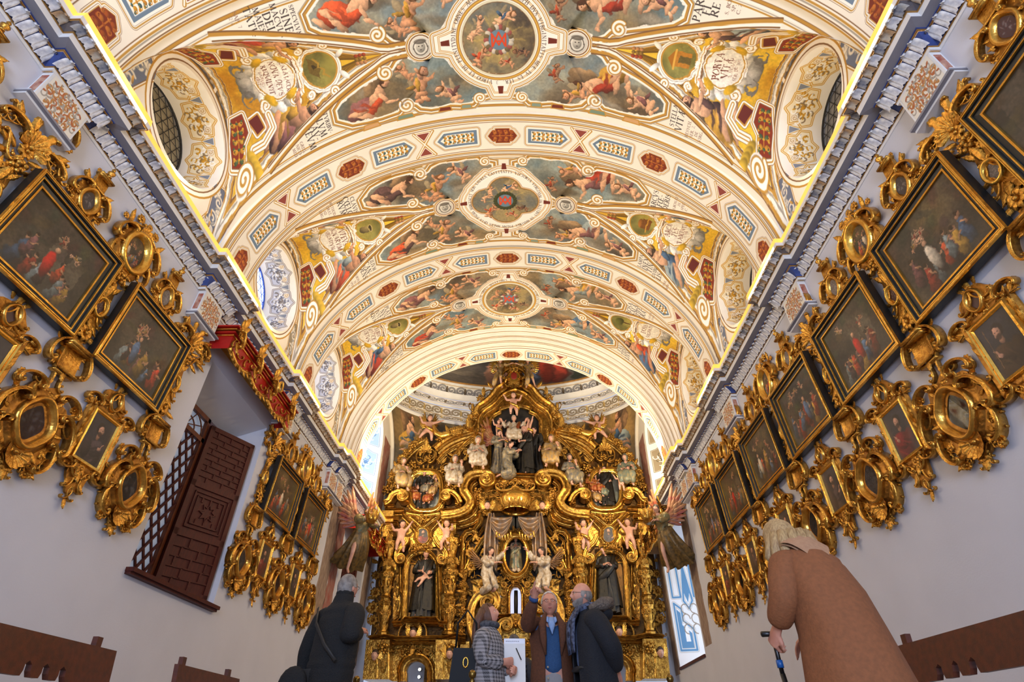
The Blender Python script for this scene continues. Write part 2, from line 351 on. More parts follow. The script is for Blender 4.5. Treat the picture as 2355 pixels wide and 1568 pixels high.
GL = {
 'A': (.8, [([(.4, 1), (.74, 0)], 1), ([(.4, 1), (.06, 0)], 0), ([(.2, .36), (.6, .36)], 0), ([(-.02, .02), (.16, .02)], 0), ([(.64, .02), (.84, .02)], 0)]),
 'B': (.62, _stem(.14) + [([(.14, .98)] + _arc(.3, .76, .24, .22, 90, -90) + [(.14, .54)], 0), (_arc(.3, .76, .24, .22, 50, -50), 1), ([(.14, .54)] + _arc(.32, .28, .28, .26, 90, -90) + [(.14, .02)], 0), (_arc(.32, .28, .28, .26, 50, -50), 1)]),
 'C': (.75, [(_arc(.45, .5, .42, .5, 48, 312), 0), (_arc(.45, .5, .42, .5, 125, 235), 1), ([(.73, .7), (.73, .95)], 0)]),
 'D': (.8, _stem(.14) + [([(.14, .98)] + _arc(.3, .5, .46, .48, 90, -90) + [(.14, .02)], 0), (_arc(.3, .5, .46, .48, 55, -55), 1)]),
 'E': (.58, _stem(.14) + [([(.14, .98), (.55, .98), (.55, .86)], 0), ([(.14, .52), (.46, .52)], 0), ([(.14, .02), (.58, .02), (.58, .16)], 0)]),
 'F': (.55, _stem(.14) + [([(.14, .98), (.55, .98), (.55, .84)], 0), ([(.14, .52), (.44, .52)], 0)]),
 'G': (.8, [(_arc(.45, .5, .42, .5, 48, 312), 0), (_arc(.45, .5, .42, .5, 125, 235), 1), ([(.74, .1), (.74, .42)], 1), ([(.62, .42), (.84, .42)], 0)]),
 'H': (.8, _stem(.14) + _stem(.68) + [([(.14, .52), (.68, .52)], 0)]),
 'I': (.28, _stem(.14)), 'J': (.36, [([(.22, 1), (.22, .05), (.05, -.12)], 1), ([(.1, .98), (.34, .98)], 0)]),
 'L': (.56, _stem(.14) + [([(.14, .02), (.56, .02), (.56, .18)], 0)]),
 'M': (1.0, [([(.12, 0), (.2, 1)], 0), ([(.2, 1), (.5, .08)], 1), ([(.5, .08), (.8, 1)], 0), ([(.8, 1), (.88, 0)], 1), ([(.02, .02), (.22, .02)], 0), ([(.78, .02), (.98, .02)], 0)]),
 'N': (.84, [([(.14, 0), (.14, 1)], 0), ([(.14, 1), (.72, .02)], 1), ([(.72, .02), (.72, 1)], 0), ([(.04, .02), (.24, .02)], 0), ([(.62, .98), (.82, .98)], 0)]),
 'O': (.88, [(_arc(.44, .5, .42, .5, 0, 360, 16), 0), (_arc(.44, .5, .42, .5, 125, 235), 1), (_arc(.44, .5, .42, .5, -55, 55), 1)]),
 'P': (.6, _stem(.14) + [([(.14, .98)] + _arc(.3, .74, .26, .24, 90, -90) + [(.14, .5)], 0), (_arc(.3, .74, .26, .24, 50, -50), 1)]),
 'R': (.72, _stem(.14) + [([(.14, .98)] + _arc(.3, .75, .25, .23, 90, -90) + [(.14, .52)], 0), (_arc(.3, .75, .25, .23, 50, -50), 1), ([(.32, .52), (.7, .02)], 1)]),
 'S': (.54, [(_arc(.28, .75, .22, .24, 20, 250), 0), (_arc(.28, .26, .24, .25, 80, -160), 0), ([(.12, .66), (.42, .4)], 1)]),
 'T': (.72, _stem(.36) + [([(.03, .84), (.03, .98), (.69, .98), (.69, .84)], 0)]),
 'V': (.78, [([(.06, 1), (.4, 0)], 1), ([(.4, 0), (.72, 1)], 0), ([(-.04, .98), (.18, .98)], 0), ([(.62, .98), (.82, .98)], 0)]),
 'X': (.76, [([(.06, 1), (.7, 0)], 1), ([(.68, 1), (.08, 0)], 0)]), 'Y': (.74, [([(.05, 1), (.37, .5), (.37, 0)], 1), ([(.37, .5), (.7, 1)], 0)]),
 '2': (.5, [(_arc(.25, .74, .2, .24, 160, -30) + [(.05, .03), (.48, .03)], 0)]), '3': (.45, [(_arc(.2, .75, .2, .23, 140, -90) + _arc(.2, .27, .23, .25, 90, -140), 0)]),
 '7': (.45, [([(.03, .97), (.44, .97), (.18, 0)], 0)]), '6': (.45, [([(.38, .95), (.1, .45)] + _arc(.23, .25, .19, .23, 170, -190), 0)]), '.': (.1, [([(.05, .02), (.06, .03)], 1)]), '-': (.3, [([(.02, .45), (.28, .45)], 0)])}
GL['Q'] = (.9, GL['O'][1] + [([(.5, .1), (.85, -.2)], 1)])
GL['\u00c6'] = (1.0, [([(.5, 1), (.06, 0)], 0), ([(.52, 1), (.52, 0)], 1), ([(.24, .36), (.52, .36)], 0), ([(.52, .98), (.95, .98)], 0), ([(.52, .52), (.86, .52)], 0), ([(.52, .02), (1, .02), (1, .15)], 0)])
GL['\u0152'] = (1.15, [(_arc(.42, .5, .4, .5, 60, 300), 0), (_arc(.42, .5, .4, .5, 125, 235), 1)] + [([(.62, .98), (.62, .02)], 1), ([(.62, .98), (1.1, .98)], 0), ([(.62, .52), (1, .52)], 0), ([(.62, .02), (1.14, .02), (1.14, .16)], 0)])
# ---- painted figures
FL = [(0.80, 0.58, 0.42), (0.86, 0.66, 0.50), (0.72, 0.48, 0.33)]
CLO = [(0.66, 0.24, 0.15), (0.30, 0.40, 0.50), (0.52, 0.34, 0.32), (0.74, 0.56, 0.22), (0.80, 0.33, 0.18), (0.56, 0.60, 0.58), (0.36, 0.26, 0.24)]
def angel(A, x, y, sc, rot, mir=1, c1=0, c2=1, seed=0, wing=True, wcol=(.50, .40, .28)):
    """a reclining half-draped angel, about one unit long, head at +x"""
    R = np.random.RandomState(seed); j = lambda v=.03: R.uniform(-v, v); fl = FL[seed % 2]; k1 = np.array(CLO[c1]); k2 = np.array(CLO[c2])
    A.push(x, y, sc, rot, mir)
    if wing:
        A.ell(.12+j(), .26, .28, .12, .9, wcol, .1, .7); A.ell(.05, .3, .2, .06, .8, tuple(np.array(wcol)*1.35), .3, .6)
        A.ell(.3, .24+j(), .2, .08, 1.3, tuple(np.array(wcol)*.8), .15, .7)
    A.ell(-.22, .02, .26, .15, -.25, k1, .1, .9); A.ell(-.40, -.06, .2, .11, -.6, k1*.85, .12, .9); A.ell(-.12, -.1, .2, .1, .5, k2, .12, .9)
    A.ell(-.28, -.16, .2, .055, -.75, fl, .1, .7); A.ell(-.42, -.30, .16, .042, -1.0, fl, .1, .7); A.ell(-.50, -.44, .05, .028, .3, fl, .1, .6)
    A.ell(-.36, -.02, .2, .06, -.35, fl, .1, .7); A.ell(-.54, -.12, .15, .045, -.6, fl, .1, .7)
    for i in range(5): A.ell(-.3 + i*.07, -.02 + j(.06), .13, .03, -.7 + j(.3), (k1 if i % 2 else k2)*(1.25 if i % 2 else .8), .4, .5, .8)
    A.ell(.06, .04, .17, .115, .3, fl, .08, .8); A.ell(.15, .08, .09, .1, .3, fl, .1, .7)
    A.ell(.02, -.06, .14, .06, .2, k2, .12, .9)
    A.ell(.16, -.06, .13, .04, -1.1, fl, .1, .7); A.ell(.25, -.18, .12, .033, -.35, fl, .1, .7); A.ell(.35, -.22, .035, .028, 0, fl, .1, .6)
    A.ell(.22, .16, .05, .04, .5, fl, .1, .5)
    A.ell(.315, .185, .092, .095, 0, (.30, .19, .12), .15, .6); A.ell(.325, .165, .066, .078, .15, fl, .1, .75); A.ell(.30, .225, .075, .045, .4, (.32, .2, .12), .3, .6)
    for ex in (.30, .345): A.ell(ex, .17, .011, .006, 0, (.25, .15, .1), .4, 0)
    A.ell(.325, .13, .014, .006, 0, (.62, .3, .25), .4, 0)
    A.pop()
def putto(A, x, y, sc, rot, mir=1, seed=0, sash=None, wing=True, dark=1.0):
    fl = tuple(np.array(FL[seed % 2])*dark); A.push(x, y, sc, rot, mir); R = np.random.RandomState(seed + 50); j = lambda v=.15: R.uniform(-v, v)
    if wing: A.ell(-.1, .2, .22, .08, 1.0 + j(), tuple(np.array((.62, .55, .42))*dark), .15, .6)
    A.ell(.0, .0, .2, .15, .2, fl, .08, .85); A.ell(-.14, -.04, .14, .12, 0, fl, .1, .7)
    if sash is not None:
        k = np.array(CLO[sash])*dark; A.ell(-.08, .02, .2, .055, .7, k, .15, .9); A.ell(-.22, .14, .13, .05, 2.2, k*.85, .2, .9)
    A.ell(-.27, -.1 + j(.05), .15, .075, -.6 + j(), fl, .1, .8); A.ell(-.40, -.2, .12, .055, -.7 + j(), fl, .1, .8); A.ell(-.24, -.16, .15, .07, -1.1 + j(), fl, .1, .8)
    A.ell(-.28, -.32, .12, .052, -1.5 + j(), fl, .1, .8)
    A.ell(.14, .1, .13, .052, .9 + j(), fl, .1, .7); A.ell(.2, .22, .1, .04, 1.3 + j(), fl, .1, .7); A.ell(.16, -.1, .13, .05, -.6 + j(), fl, .1, .7); A.ell(.27, -.16, .09, .038, -.1 + j(), fl, .1, .7)
    A.ell(.26, .07, .115, .115, 0, tuple(np.array((.46, .30, .16))*dark), .15, .7); A.ell(.275, .05, .09, .092, 0, fl, .1, .8)
    for ex in (.25, .30): A.ell(ex, .06, .012, .007, 0, (.28, .17, .12), .4, 0)
    A.ell(.278, .015, .015, .007, 0, (.65, .3, .25), .4, 0)
    A.pop()
def volute(A, x, y, r, rot=0, mir=1, turns=1.6, w=.06):
    A.push(x, y, 1, rot, mir); a = np.linspace(0, turns*2*PI, 34); R = r*(1 - .86*a/a[-1]); P = [(q*math.cos(t), q*math.sin(t)) for q, t in zip(R, a)]
    A.ell(0, 0, r*1.04, r*1.04, 0, WHT, .05, .25)
    A.line(P, w*1.5, BRN, al=.5); A.line(P, w*1.2, OCH); A.line(P, w*.7, WHT); A.pop()
def rinceau(A, x0, x1, y, h, cols, n=4, seed=0):
    """running leaf scroll"""
    L = (x1-x0)/n
    for i in range(n):
        sg = 1 if i % 2 else -1; cx = x0 + (i+.5)*L; a = np.linspace(0, 1.5*2*PI, 26); r = np.minimum(L*.52, h*.5)*(1 - .8*a/a[-1])
        A.line([(cx + q*math.cos(t)*1.1, y + sg*q*math.sin(t)) for q, t in zip(r, a)], h*.13, cols[0]); A.line([(cx + q*math.cos(t)*1.1, y + sg*q*math.sin(t)) for q, t in zip(r, a)], h*.06, cols[1])
        for k in range(5):
            t = k*1.25 + seed; A.ell(cx + r[0]*.85*math.cos(t), y + sg*r[0]*.8*math.sin(t), h*.16, h*.06, t + .8, cols[k % 2 + 1 if len(cols) > 2 else 1], .15, .6)
MB1 = [(.085, BRN), (.078, WHT), (.062, OCH), (.040, WHT), (.020, GRY), (.010, WHT)]
MBB = [(.13, GRY), (.122, WHT), (.105, OCH), (.080, WHT), (.060, BRN), (.052, WHT), (.022, OCH)]
def arabesque(A, x, y, w, h, rot, cols):
    """symmetrical leaf spray along an axis"""
    A.push(x, y, 1, rot); n = max(3, int(w/.085)); k = len(cols)
    A.line([(-w*.46, 0), (w*.46, 0)], h*.06, cols[0])
    for i in range(n):
        t = (i + .5)/n*w - w/2
        for s in (-1, 1):
            A.ell(t + .02, s*h*.20, w*.35/n, h*.11, s*.9, cols[i % k], .15, .6); A.ell(t - .01, s*h*.36, w*.26/n, h*.08, -s*.5, cols[(i+1) % k], .2, .6)
            A.line(_arc(t + .012, s*h*.30, h*.10, h*.12, s*20, s*250, 6), h*.045, cols[(i+2) % k])
        A.ell(t, 0, w*.16/n, h*.10, 0, cols[(i+1) % k], .2, .6)
    A.pop()
FLL = [(-2.74,-.56),(-2.87,-.66),(-2.88,-.8),(-2.66,-.95),(-2.4,-.99),(-2.13,-1.0),(-1.85,-.98),(-1.76,-.91),(-1.63,-.86),(-1.47,-.92),(-1.40,-1.0),(-1.24,-1.05),(-1.07,-1.05),(-.9,-1.02),(-.71,-1.05),(-.52,-1.04),(-.43,-.95),(-.24,-.9),(-.24,-.83),(-.51,-.72),(-.70,-.52),(-.86,-.30),(-.98,-.17),(-1.08,-.12),(-1.14,-.21),(-1.39,-.22),(-1.55,-.12),(-1.69,-.19),(-1.77,-.28),(-2.03,-.33),(-2.37,-.43)]
SKY = [(.40, .47, .48), (.58, .62, .58), (.36, .32, .24), (.62, .52, .36)]
SKY2 = [(.46, .52, .53), (.64, .64, .56), (.30, .25, .19), (.56, .46, .32)]
def bay_art(kind, seed, texts, hy):
    A = Art(12.7, 2.6, 170, CREAM, seed); R = np.random.RandomState(seed)
    ky = hy/1.17
    for sy in (1, -1):           # rib-side fillets running the whole arch
        for w, c, o in ((.05, BRN, .04), (.035, OCH, .04), (.02, WHT, .085), (.012, GRY, .12), (.02, OCH, .15)):
            A.line([(-6.3, sy*(hy - o)), (6.3, sy*(hy - o))], w, c)
    for sx in (-1, 1):
        for sy in (-1, 1):
            s0 = seed*10 + sx + 2*sy; P = [(-sx*x, -sy*ky*y) for x, y in FLL]
            A.cloudfill(P, SKY if (sx*sy > 0) else SKY2, .42, 40 + s0); A.clip(P)
            fx = lambda u: sx*u
            yy = lambda v: sy*v*ky
            for i in range(9): A.ell(fx(R.uniform(.8, 2.7)), yy(R.uniform(.3, .98)), R.uniform(.15, .3), R.uniform(.05, .12), R.uniform(-.3, .3), ((.44, .39, .31), (.62, .58, .50))[i % 2], .9, .5, .7)
            if sx < 0:
                angel(A, fx(2.20), yy(.70), .98, .35 if sy < 0 else -.1, 1, (seed + sy) % 7, (seed + 2*sx + 3) % 7, s0 + 20)
                putto(A, fx(1.36), yy(.58), .74, .9, 1, s0 + 31, 3); putto(A, fx(.92), yy(.82), .62, -.3, -1, s0 + 32, 2)
                putto(A, fx(1.62), yy(.36), .42, 1.9, 1, s0 + 33, None)
            else:
                angel(A, fx(1.68), yy(.64), 1.02, .75, -1, (seed + 1 + sy) % 7, (seed + 4) % 7, s0 + 20)
                putto(A, fx(1.28), yy(.86), .56, .6, -1, s0 + 35, 3); putto(A, fx(2.45), yy(.76), .66, .3, -1, s0 + 36, 2)
                putto(A, fx(.95), yy(.5), .42, 1.2, 1, s0 + 37, 4, True, .8)
            A.clip(); A.brush(P, .020, .10, s0)
            for w, c in ((.20, GRY), (.19, WHT), (.165, OCH), (.135, WHT), (.095, BRN), (.085, OCH), (.06, WHT), (.03, BRN)):
                A.line([(x, y) for x, y in (np.asarray(P) + outnormals(P)*.09)], w*.16 if w < .1 else .02, c, True) if False else None
            N = outnormals(P)
            for o, w, c in ((.02, .04, WHT), (.05, .035, OCH), (.075, .015, BRN), (.095, .03, WHT), (.115, .025, OCH), (.135, .015, GRY)):
                A.line(np.asarray(P) + N*o, w, c, True)
            for bx, bw, c in ((-2.35, .16, (.80, .62, .42)), (-1.72, .16, (.46, .54, .46)), (-1.0, .12, (.44, .17, .1)), (-.62, .10, (.50, .58, .52))):
                Q = [(-sx*(bx + k*bw), -sy*ky*v) for k, v in ((-1, -1.16), (1, -1.16), (.8, -1.08), (-.8, -1.08))]; A.poly(Q, c); A.line(Q, .02, OCH, True)
            # scrolls that bite into the field
            volute(A, fx(1.66), yy(.92), .13, .6 if sx > 0 else PI-.6, sy*sx, 1.6, .05); volute(A, fx(.37), yy(.98), .10, 2.2 if sx > 0 else PI-2.2, -sy*sx, 1.6, .045)
            # inscriptions towards the springing
            tl, ref = texts[(sx, sy)]
            for i, t in enumerate(tl): A.text(fx(3.09 + i*.13), yy(.79 + .035*i) - 0, t, min(.115, .50/len(t)), (.23, .20, .19), -PI/2 if sx < 0 else PI/2)
            for i, t in enumerate(ref): A.text(fx(3.14 + (len(tl))*.13 + i*.085), yy(.84 + .035*len(tl) + .01*i), t, .055, (.50, .38, .32), -PI/2 if sx < 0 else PI/2)
            A.line([(fx(3.0), yy(.58)), (fx(3.9), yy(.80)), (fx(5.2), yy(.95))], .02, OCH); A.line([(fx(3.0), yy(.53)), (fx(3.9), yy(.75)), (fx(5.2), yy(.92))], .02, GRY)
    # lunette apex mouldings with paired volutes
    gq = lambda x_: [(x_, q) for q in (0,)]
    for sx in (-1, 1):
        for off, w, c in ((.13, .03, BRN), (.10, .045, OCH), (.05, .03, WHT), (.02, .02, BRN)):
            for sy in (-1, 1):
                P = []
                for u in np.linspace(1.52, 4.4, 22): P.append((sx*u, sy*(groin(u) + off)))
                A.line(P, w, c)
        for sy in (-1, 1): volute(A, sx*1.92, sy*.30*ky, .12, (.9 if sy > 0 else -.9) + (0 if sx > 0 else PI), sx*sy, 1.5, .055)
        # grisaille mask
        A.mould(_arc(sx*1.27, 0, .19, .19, 0, 360, 20), [(.12, BRN), (.11, WHT), (.09, OCH), (.05, WHT), (.02, BRN)]); A.ell(sx*1.27, 0, .17, .17, 0, (.88, .86, .80), .05, .3)
        A.ell(sx*1.27, .0, .075, .09, 0, (.74, .72, .66), .1, .7); A.ell(sx*1.27, .09, .1, .04, 0, (.50, .47, .42), .2, .6)
        for k in range(8): A.line(_arc(sx*1.27, -.01, .11 + .01*(k % 2), .12, k*45, k*45 + 50, 4), .016, (.40, .37, .33))
        for e in (-.028, .028): A.ell(sx*1.27 + e, .015, .014, .009, 0, (.3, .28, .25), .3, 0)
        A.ell(sx*1.27, -.045, .02, .008, 0, (.35, .32, .3), .3, 0)
    # central cartouche
    q = []
    if kind == 'round':
        for k in range(4):
            q += _arc(0, 0, .80, .80, k*90 + 14, k*90 + 76, 7); c = math.radians(k*90 + 90)
            d = (math.cos(c), math.sin(c)); t = (-d[1], d[0]); ext = 1.03 if k % 2 else .98
            q += [(d[0]*.9 - t[0]*.15, d[1]*.9 - t[1]*.15), (d[0]*ext - t[0]*.12, d[1]*ext - t[1]*.12), (d[0]*ext + t[0]*.12, d[1]*ext + t[1]*.12), (d[0]*.9 + t[0]*.15, d[1]*.9 + t[1]*.15)]
    else:
        for k in range(4):
            a = k*90; c = math.radians(a + 45); d = (math.cos(c), math.sin(c)); t = (-d[1], d[0])
            q += _arc(0.44*math.cos(math.radians(a)), .36*math.sin(math.radians(a)), .46, .46, a - 42, a + 42, 6)
            q += [(d[0]*.80 - t[0]*.27, d[1]*.80 - t[1]*.27), (d[0]*.80 + t[0]*.27, d[1]*.80 + t[1]*.27)]
    A.mould(q, [(.19, GRY), (.18, WHT), (.155, OCH), (.12, WHT), (.085, BRN), (.075, WHT), (.045, OCH), (.02, WHT)]); A.poly(q, WHT)
    A.mould([(x*.94, y*.94) for x, y in q], [(.03, OCH), (.012, WHT)])
    for a in range(0, 360, 90):
        c = math.radians(a); d = (math.cos(c), math.sin(c)); t = (-d[1], d[0]); r0 = .87
        A.poly([(d[0]*(r0-.07) - t[0]*.05, d[1]*(r0-.07) - t[1]*.05), (d[0]*(r0-.07) + t[0]*.05, d[1]*(r0-.07) + t[1]*.05), (d[0]*(r0+.07) + t[0]*.035, d[1]*(r0+.07) + t[1]*.035), (d[0]*(r0+.07) - t[0]*.035, d[1]*(r0+.07) - t[1]*.035)], (.42, .15, .09))
    if kind == 'round':
        C = _arc(0, 0, .58, .58, 0, 360, 48)
        A.mould(_arc(0, 0, .665, .665, 0, 360, 48), [(.05, BRN), (.04, OCH), (.012, (.9, .72, .3))]); A.mould(C, [(.09, (.86, .84, .72)), (.02, BRN)])
        A.ringtext(0, 0, .735, texts['ring'], .062, (.30, .25, .22), PI*1.44, PI*1.44 - 2*PI, True)
    else:
        C = []
        for k in range(4):
            a = k*90; C += _arc(0.36*math.cos(math.radians(a)), .27*math.sin(math.radians(a)), .32, .32, a - 62, a + 62, 8)
            c = math.radians(a + 45); C += [(.46*math.cos(c), .46*math.sin(c))]
        A.mould(C, [(.10, BRN), (.09, (.85, .76, .66)), (.05, OCH), (.02, BRN)])
        A.ringtext(0, 0, .74, texts['ring'], .058, (.30, .25, .22), PI*1.44, PI*1.44 - 2*PI, True)
    A.cloudfill(C, [(.44, .44, .40), (.62, .55, .38), (.30, .26, .22), (.70, .60, .36)], .3, seed + 70)
    for k in range(12): A.line([(0, 0), (.42*math.cos(k*.52), .42*math.sin(k*.52))], .03, (.80, .68, .34), al=.35)
    for k, (px, py, ro, m) in enumerate(((.12, .36, .1, 1), (-.30, -.24, .5, 1), (-.38, .12, .3, 1), (.34, -.20, .3, -1), (-.30, .28, 1.0, 1), (.1, -.38, .2, -1))):
        putto(A, px, py, .44 if k < 2 else .30, ro, m, seed*7 + k, (1, 4, None, 6, None, 0)[k], True, 1 if k != 3 else .7)
    A.brush(C, .015, .08, seed)
    for k in range(22):
        t = k*2*PI/22; A.ell(.20*math.cos(t), .20*math.sin(t), .05, .04, t, ((.80, .76, .68), (.45, .38, .26), (.62, .34, .30))[k % 3] if kind == 'round' else (.24, .26, .13), .2, .6)
    A.ell(0, 0, .165, .165, 0, (.42, .52, .58), .05, .2)
    for P in ([(-.11, -.1), (-.11, .1), (0, -.08), (.11, .1), (.11, -.1)], [(-.1, -.1), (0, .12), (.1, -.1)], [(-.06, -.02), (.06, -.02)]): A.line(P, .028, (.84, .27, .12))
    return A.image('vault_fresco')
ZS, AV, BV = 6.2, 4.2, 3.8          # springing height and half axes of the barrel vault
HL = 1.28; ZL0, XA = 8.55, 1.65
def zvault(xr): return ZS + BV*np.sqrt(np.maximum(0, 1 - (np.asarray(xr)/AV)**2))
ZL1 = float(zvault(XA))
def zridge(xr): xr = np.abs(xr); return ZL0 + (ZL1 - ZL0)*(HW - xr)/(HW - XA)
def groin_x(xr):
    q = (zvault(xr) - ZS)/(zridge(xr) - ZS); return HL*np.sqrt(np.maximum(0, 1 - np.minimum(q, 1)**2))
def groin(sig):
    """half width of the lunette opening at arc position sig (metres from the crown)"""
    xr = AV*math.sin(min(abs(sig)/4.0, PI/2)); return float(groin_x(xr)) if xr > XA else 0.0
def rib_art():
    A = Art(12.7, 1.1, 170, CREAM, 5)
    for o, w, c in ((.43, .03, OCH), (.40, .015, BRN), (.36, .02, GRY), (.33, .025, OCH), (.29, .012, BRN)):
        for s in (-1, 1): A.line([(-6.3, s*o), (6.3, s*o)], w, c)
    def hexp(x, w, f): return [(x - f*w, -.15), (x + f*w*.62, -.15), (x + f*w, 0), (x + f*w*.62, .15), (x - f*w, .15)]
    def redp(x):
        P = [(x-.2, -.1), (x-.13, -.1), (x-.13, -.15), (x+.13, -.15), (x+.13, -.1), (x+.2, -.1), (x+.27, 0), (x+.2, .1), (x+.13, .1), (x+.13, .15), (x-.13, .15), (x-.13, .1), (x-.2, .1), (x-.27, 0)]
        A.mould(P, [(.14, BRN), (.13, WHT), (.11, OCH), (.085, WHT), (.055, BRN), (.045, WHT), (.02, OCH)]); A.poly(P, (.46, .17, .08))
        arabesque(A, x, 0, .42, .28, 0, [(.72, .42, .15), (.62, .30, .10)])
    for k in range(-2, 3):
        x0 = k*2.95; redp(x0)
        for s in (-1, 1):
            P = hexp(x0 + s*.86, .38, s); A.mould(P, [(.15, BRN), (.14, WHT), (.12, OCH), (.09, WHT), (.07, GRY), (.06, WHT)]); A.poly(P, (.42, .50, .58)); A.poly([(x0 + s*.86 + (p[0]-x0-s*.86)*.84, p[1]*.7) for p in P], WHT)
            arabesque(A, x0 + s*.84, 0, .6, .22, 0, [(.80, .58, .16), (.24, .38, .38), (.78, .52, .16)])
            A.line([(x0 + s*1.30, -.25), (x0 + s*1.66, .25)], .05, OCH); A.line([(x0 + s*1.30, .25), (x0 + s*1.66, -.25)], .05, OCH); A.line([(x0 + s*1.30, -.25), (x0 + s*1.66, .25)], .025, WHT); A.line([(x0 + s*1.30, .25), (x0 + s*1.66, -.25)], .025, WHT)
            for q in (-1, 1):
                Tt = [(x0 + s*1.48 - .12, q*.23), (x0 + s*1.48 + .12, q*.23), (x0 + s*1.48, q*.08)]; A.mould(Tt, [(.05, OCH), (.03, WHT)]); A.poly(Tt, (.55, .25, .2))
    return A.image('rib_fresco')
GOLDBG = [(.86, .68, .16), (.93, .78, .24), (.74, .52, .12), (.90, .74, .22)]
def lunette_art(lines, ref, seed, emblem):
    """the web over an oculus: q across, p up towards the crown (0..2.75)"""
    A = Art(2.8, 2.9, 190, CREAM, seed); A.push(0, -1.40)
    hw = lambda p: float(groin_x(HW - p)) if p < HW - XA else 0
    out = [(hw(p)-.0, p) for p in np.linspace(0, HW-XA, 24)]; tri = [(max(w - .17, .0) , p) for w, p in out if p > .10 and w > .20]
    P = [(-x, y) for x, y in tri] + [(0, 2.45)] + tri[::-1]
    N = outnormals(P)
    for o, w, c in ((.14, .02, BRN), (.115, .03, OCH), (.06, .02, GRY), (.03, .03, OCH), (.012, .015, BRN)): A.line(np.asarray(P) + N*o, w, c, True)
    A.cloudfill(P, GOLDBG, .35, seed)
    for s in (-1, 1):              # palm fronds and fruit at the apex
        for k in range(9): A.line([(0, 2.1), (s*.08, 1.95 - k*.03), (s*(.16 + .035*k), 1.75 - k*.07)], .03, ((.42, .30, .08), (.60, .44, .10))[k % 2])
    for k in range(9): A.ell((k % 3 - 1)*.06, 2.02 + (k//3)*.06, .03, .03, 0, ((.62, .26, .14), (.55, .42, .18), (.72, .50, .30))[k % 3], .2, .7)
    # emblem roundel
    C = _arc(0, 1.46, .27, .24, 0, 360, 28); A.mould(C, [(.17, BRN), (.16, WHT), (.10, GRY), (.085, WHT), (.05, OCH)]); A.cloudfill(C, [(.62, .56, .22), (.74, .68, .34), (.40, .38, .18), (.52, .50, .26)], .3, seed + 1)
    for s in (-1, 1): volute(A, s*.36, 1.62, .07, .5, s, 1.4, .04); volute(A, s*.34, 1.26, .06, -.5, s, 1.4, .04); A.ell(s*.17, 1.80, .09, .04, s*.8, WHT, .2, .6)
    emblem(A)
    # cartouche
    A.ell(0, .80, .44, .38, 0, (.88, .85, .77), .06, .5)
    for k in range(16):
        t = k*2*PI/16; A.ell(.40*math.cos(t), .80 + .35*math.sin(t), .10, .055, t + .9, (WHT, (.76, .73, .66))[k % 2], .2, .7)
    for s in (-1, 1): volute(A, s*.36, 1.02, .09, 0, s, 1.5, .045); volute(A, s*.36, .58, .08, PI, -s, 1.5, .045)
    A.poly([(-.34, 1.10), (.34, 1.10), (.28, 1.18), (-.28, 1.18)], WHT); A.line([(-.34, 1.10), (.34, 1.10)], .02, BRN); A.line([(-.3, 1.15), (.3, 1.15)], .012, OCH)
    A.mould(_arc(0, .80, .30, .27, 0, 360, 26), [(.07, BRN), (.06, WHT), (.02, OCH)]); A.ell(0, .80, .29, .26, 0, (.96, .94, .88), .04, .15)
    n = len(lines)
    for i, t in enumerate(lines): A.text(0, .84 + ((n-1)/2 - i)*.125, t, min(.095, .60/len(t)), (.45, .25, .18))
    for i, t in enumerate(ref): A.text(0, .84 - (n/2)*.125 - .02 - i*.06, t, .04, (.62, .45, .38))
    # grey mask under the cartouche
    A.ell(0, .38, .22, .10, 0, (.62, .60, .56), .1, .7); A.ell(0, .38, .085, .09, 0, (.72, .70, .66), .1, .7)
    for s in (-1, 1):
        for k in range(5): A.line(_arc(s*.22, .38, .04 + .02*k, .05 + .012*k, k*50, k*50 + 150, 6), .018, (.45, .43, .40)); 
        A.ell(s*.3, .66, .1, .05, s*.9, (.84, .66, .14), .3, .6); A.ell(s*.27, .98, .1, .05, -s*.9, (.84, .66, .14), .3, .6)
        # angels beside the cartouche
        angel(A, s*.56, .98, .82, .95 if s < 0 else -.95, -s, (seed + (2 if s > 0 else 0)) % 7, (seed + 3) % 7, seed*3 + s + 5)
        A.brush([(0, 0), (s*1.3, 0), (s*1.0, 1.5), (0, 1.5)], .012, .09, seed + s)
        # brackets, red inlay panels and corner scrolls along the oculus
        a0 = [(s*.44, .44), (s*.60, .52), (s*.66, .42), (s*.50, .30)]; A.mould(a0, [(.09, BRN), (.08, WHT), (.04, OCH)]); A.poly(a0, (.40, .14, .10))
        A.line([(s*.46, .60), (s*.62, .66), (s*.76, .52), (s*.80, .36)], .11, BRN); A.line([(s*.46, .60), (s*.62, .66), (s*.76, .52), (s*.80, .36)], .10, WHT); A.line([(s*.46, .60), (s*.62, .66), (s*.76, .52), (s*.80, .36)], .05, OCH); A.line([(s*.46, .60), (s*.62, .66), (s*.76, .52), (s*.80, .36)], .025, WHT)
        r = [(s*.40, .22), (s*.62, .28), (s*.74, .20), (s*.94, .22), (s*.92, .06), (s*.70, .02), (s*.44, .06)]; A.mould(r, [(.12, BRN), (.11, WHT), (.08, OCH), (.055, WHT), (.02, BRN)]); A.poly(r, (.52, .19, .09))
        arabesque(A, s*.68, .14, .46, .20, s*.05, [(.78, .55, .16), (.30, .38, .24), (.80, .62, .2)])
        for k in range(4): A.ell(s*(.86 + .05*k), .34 + .05*k, .09, .045, s*1.0, (.86, .70, .22), .3, .7)
        volute(A, s*1.02, .26, .12, 1.0 if s > 0 else PI - 1.0, s, 1.7, .05)
    A.pop(); return A.image('lunette_fresco')
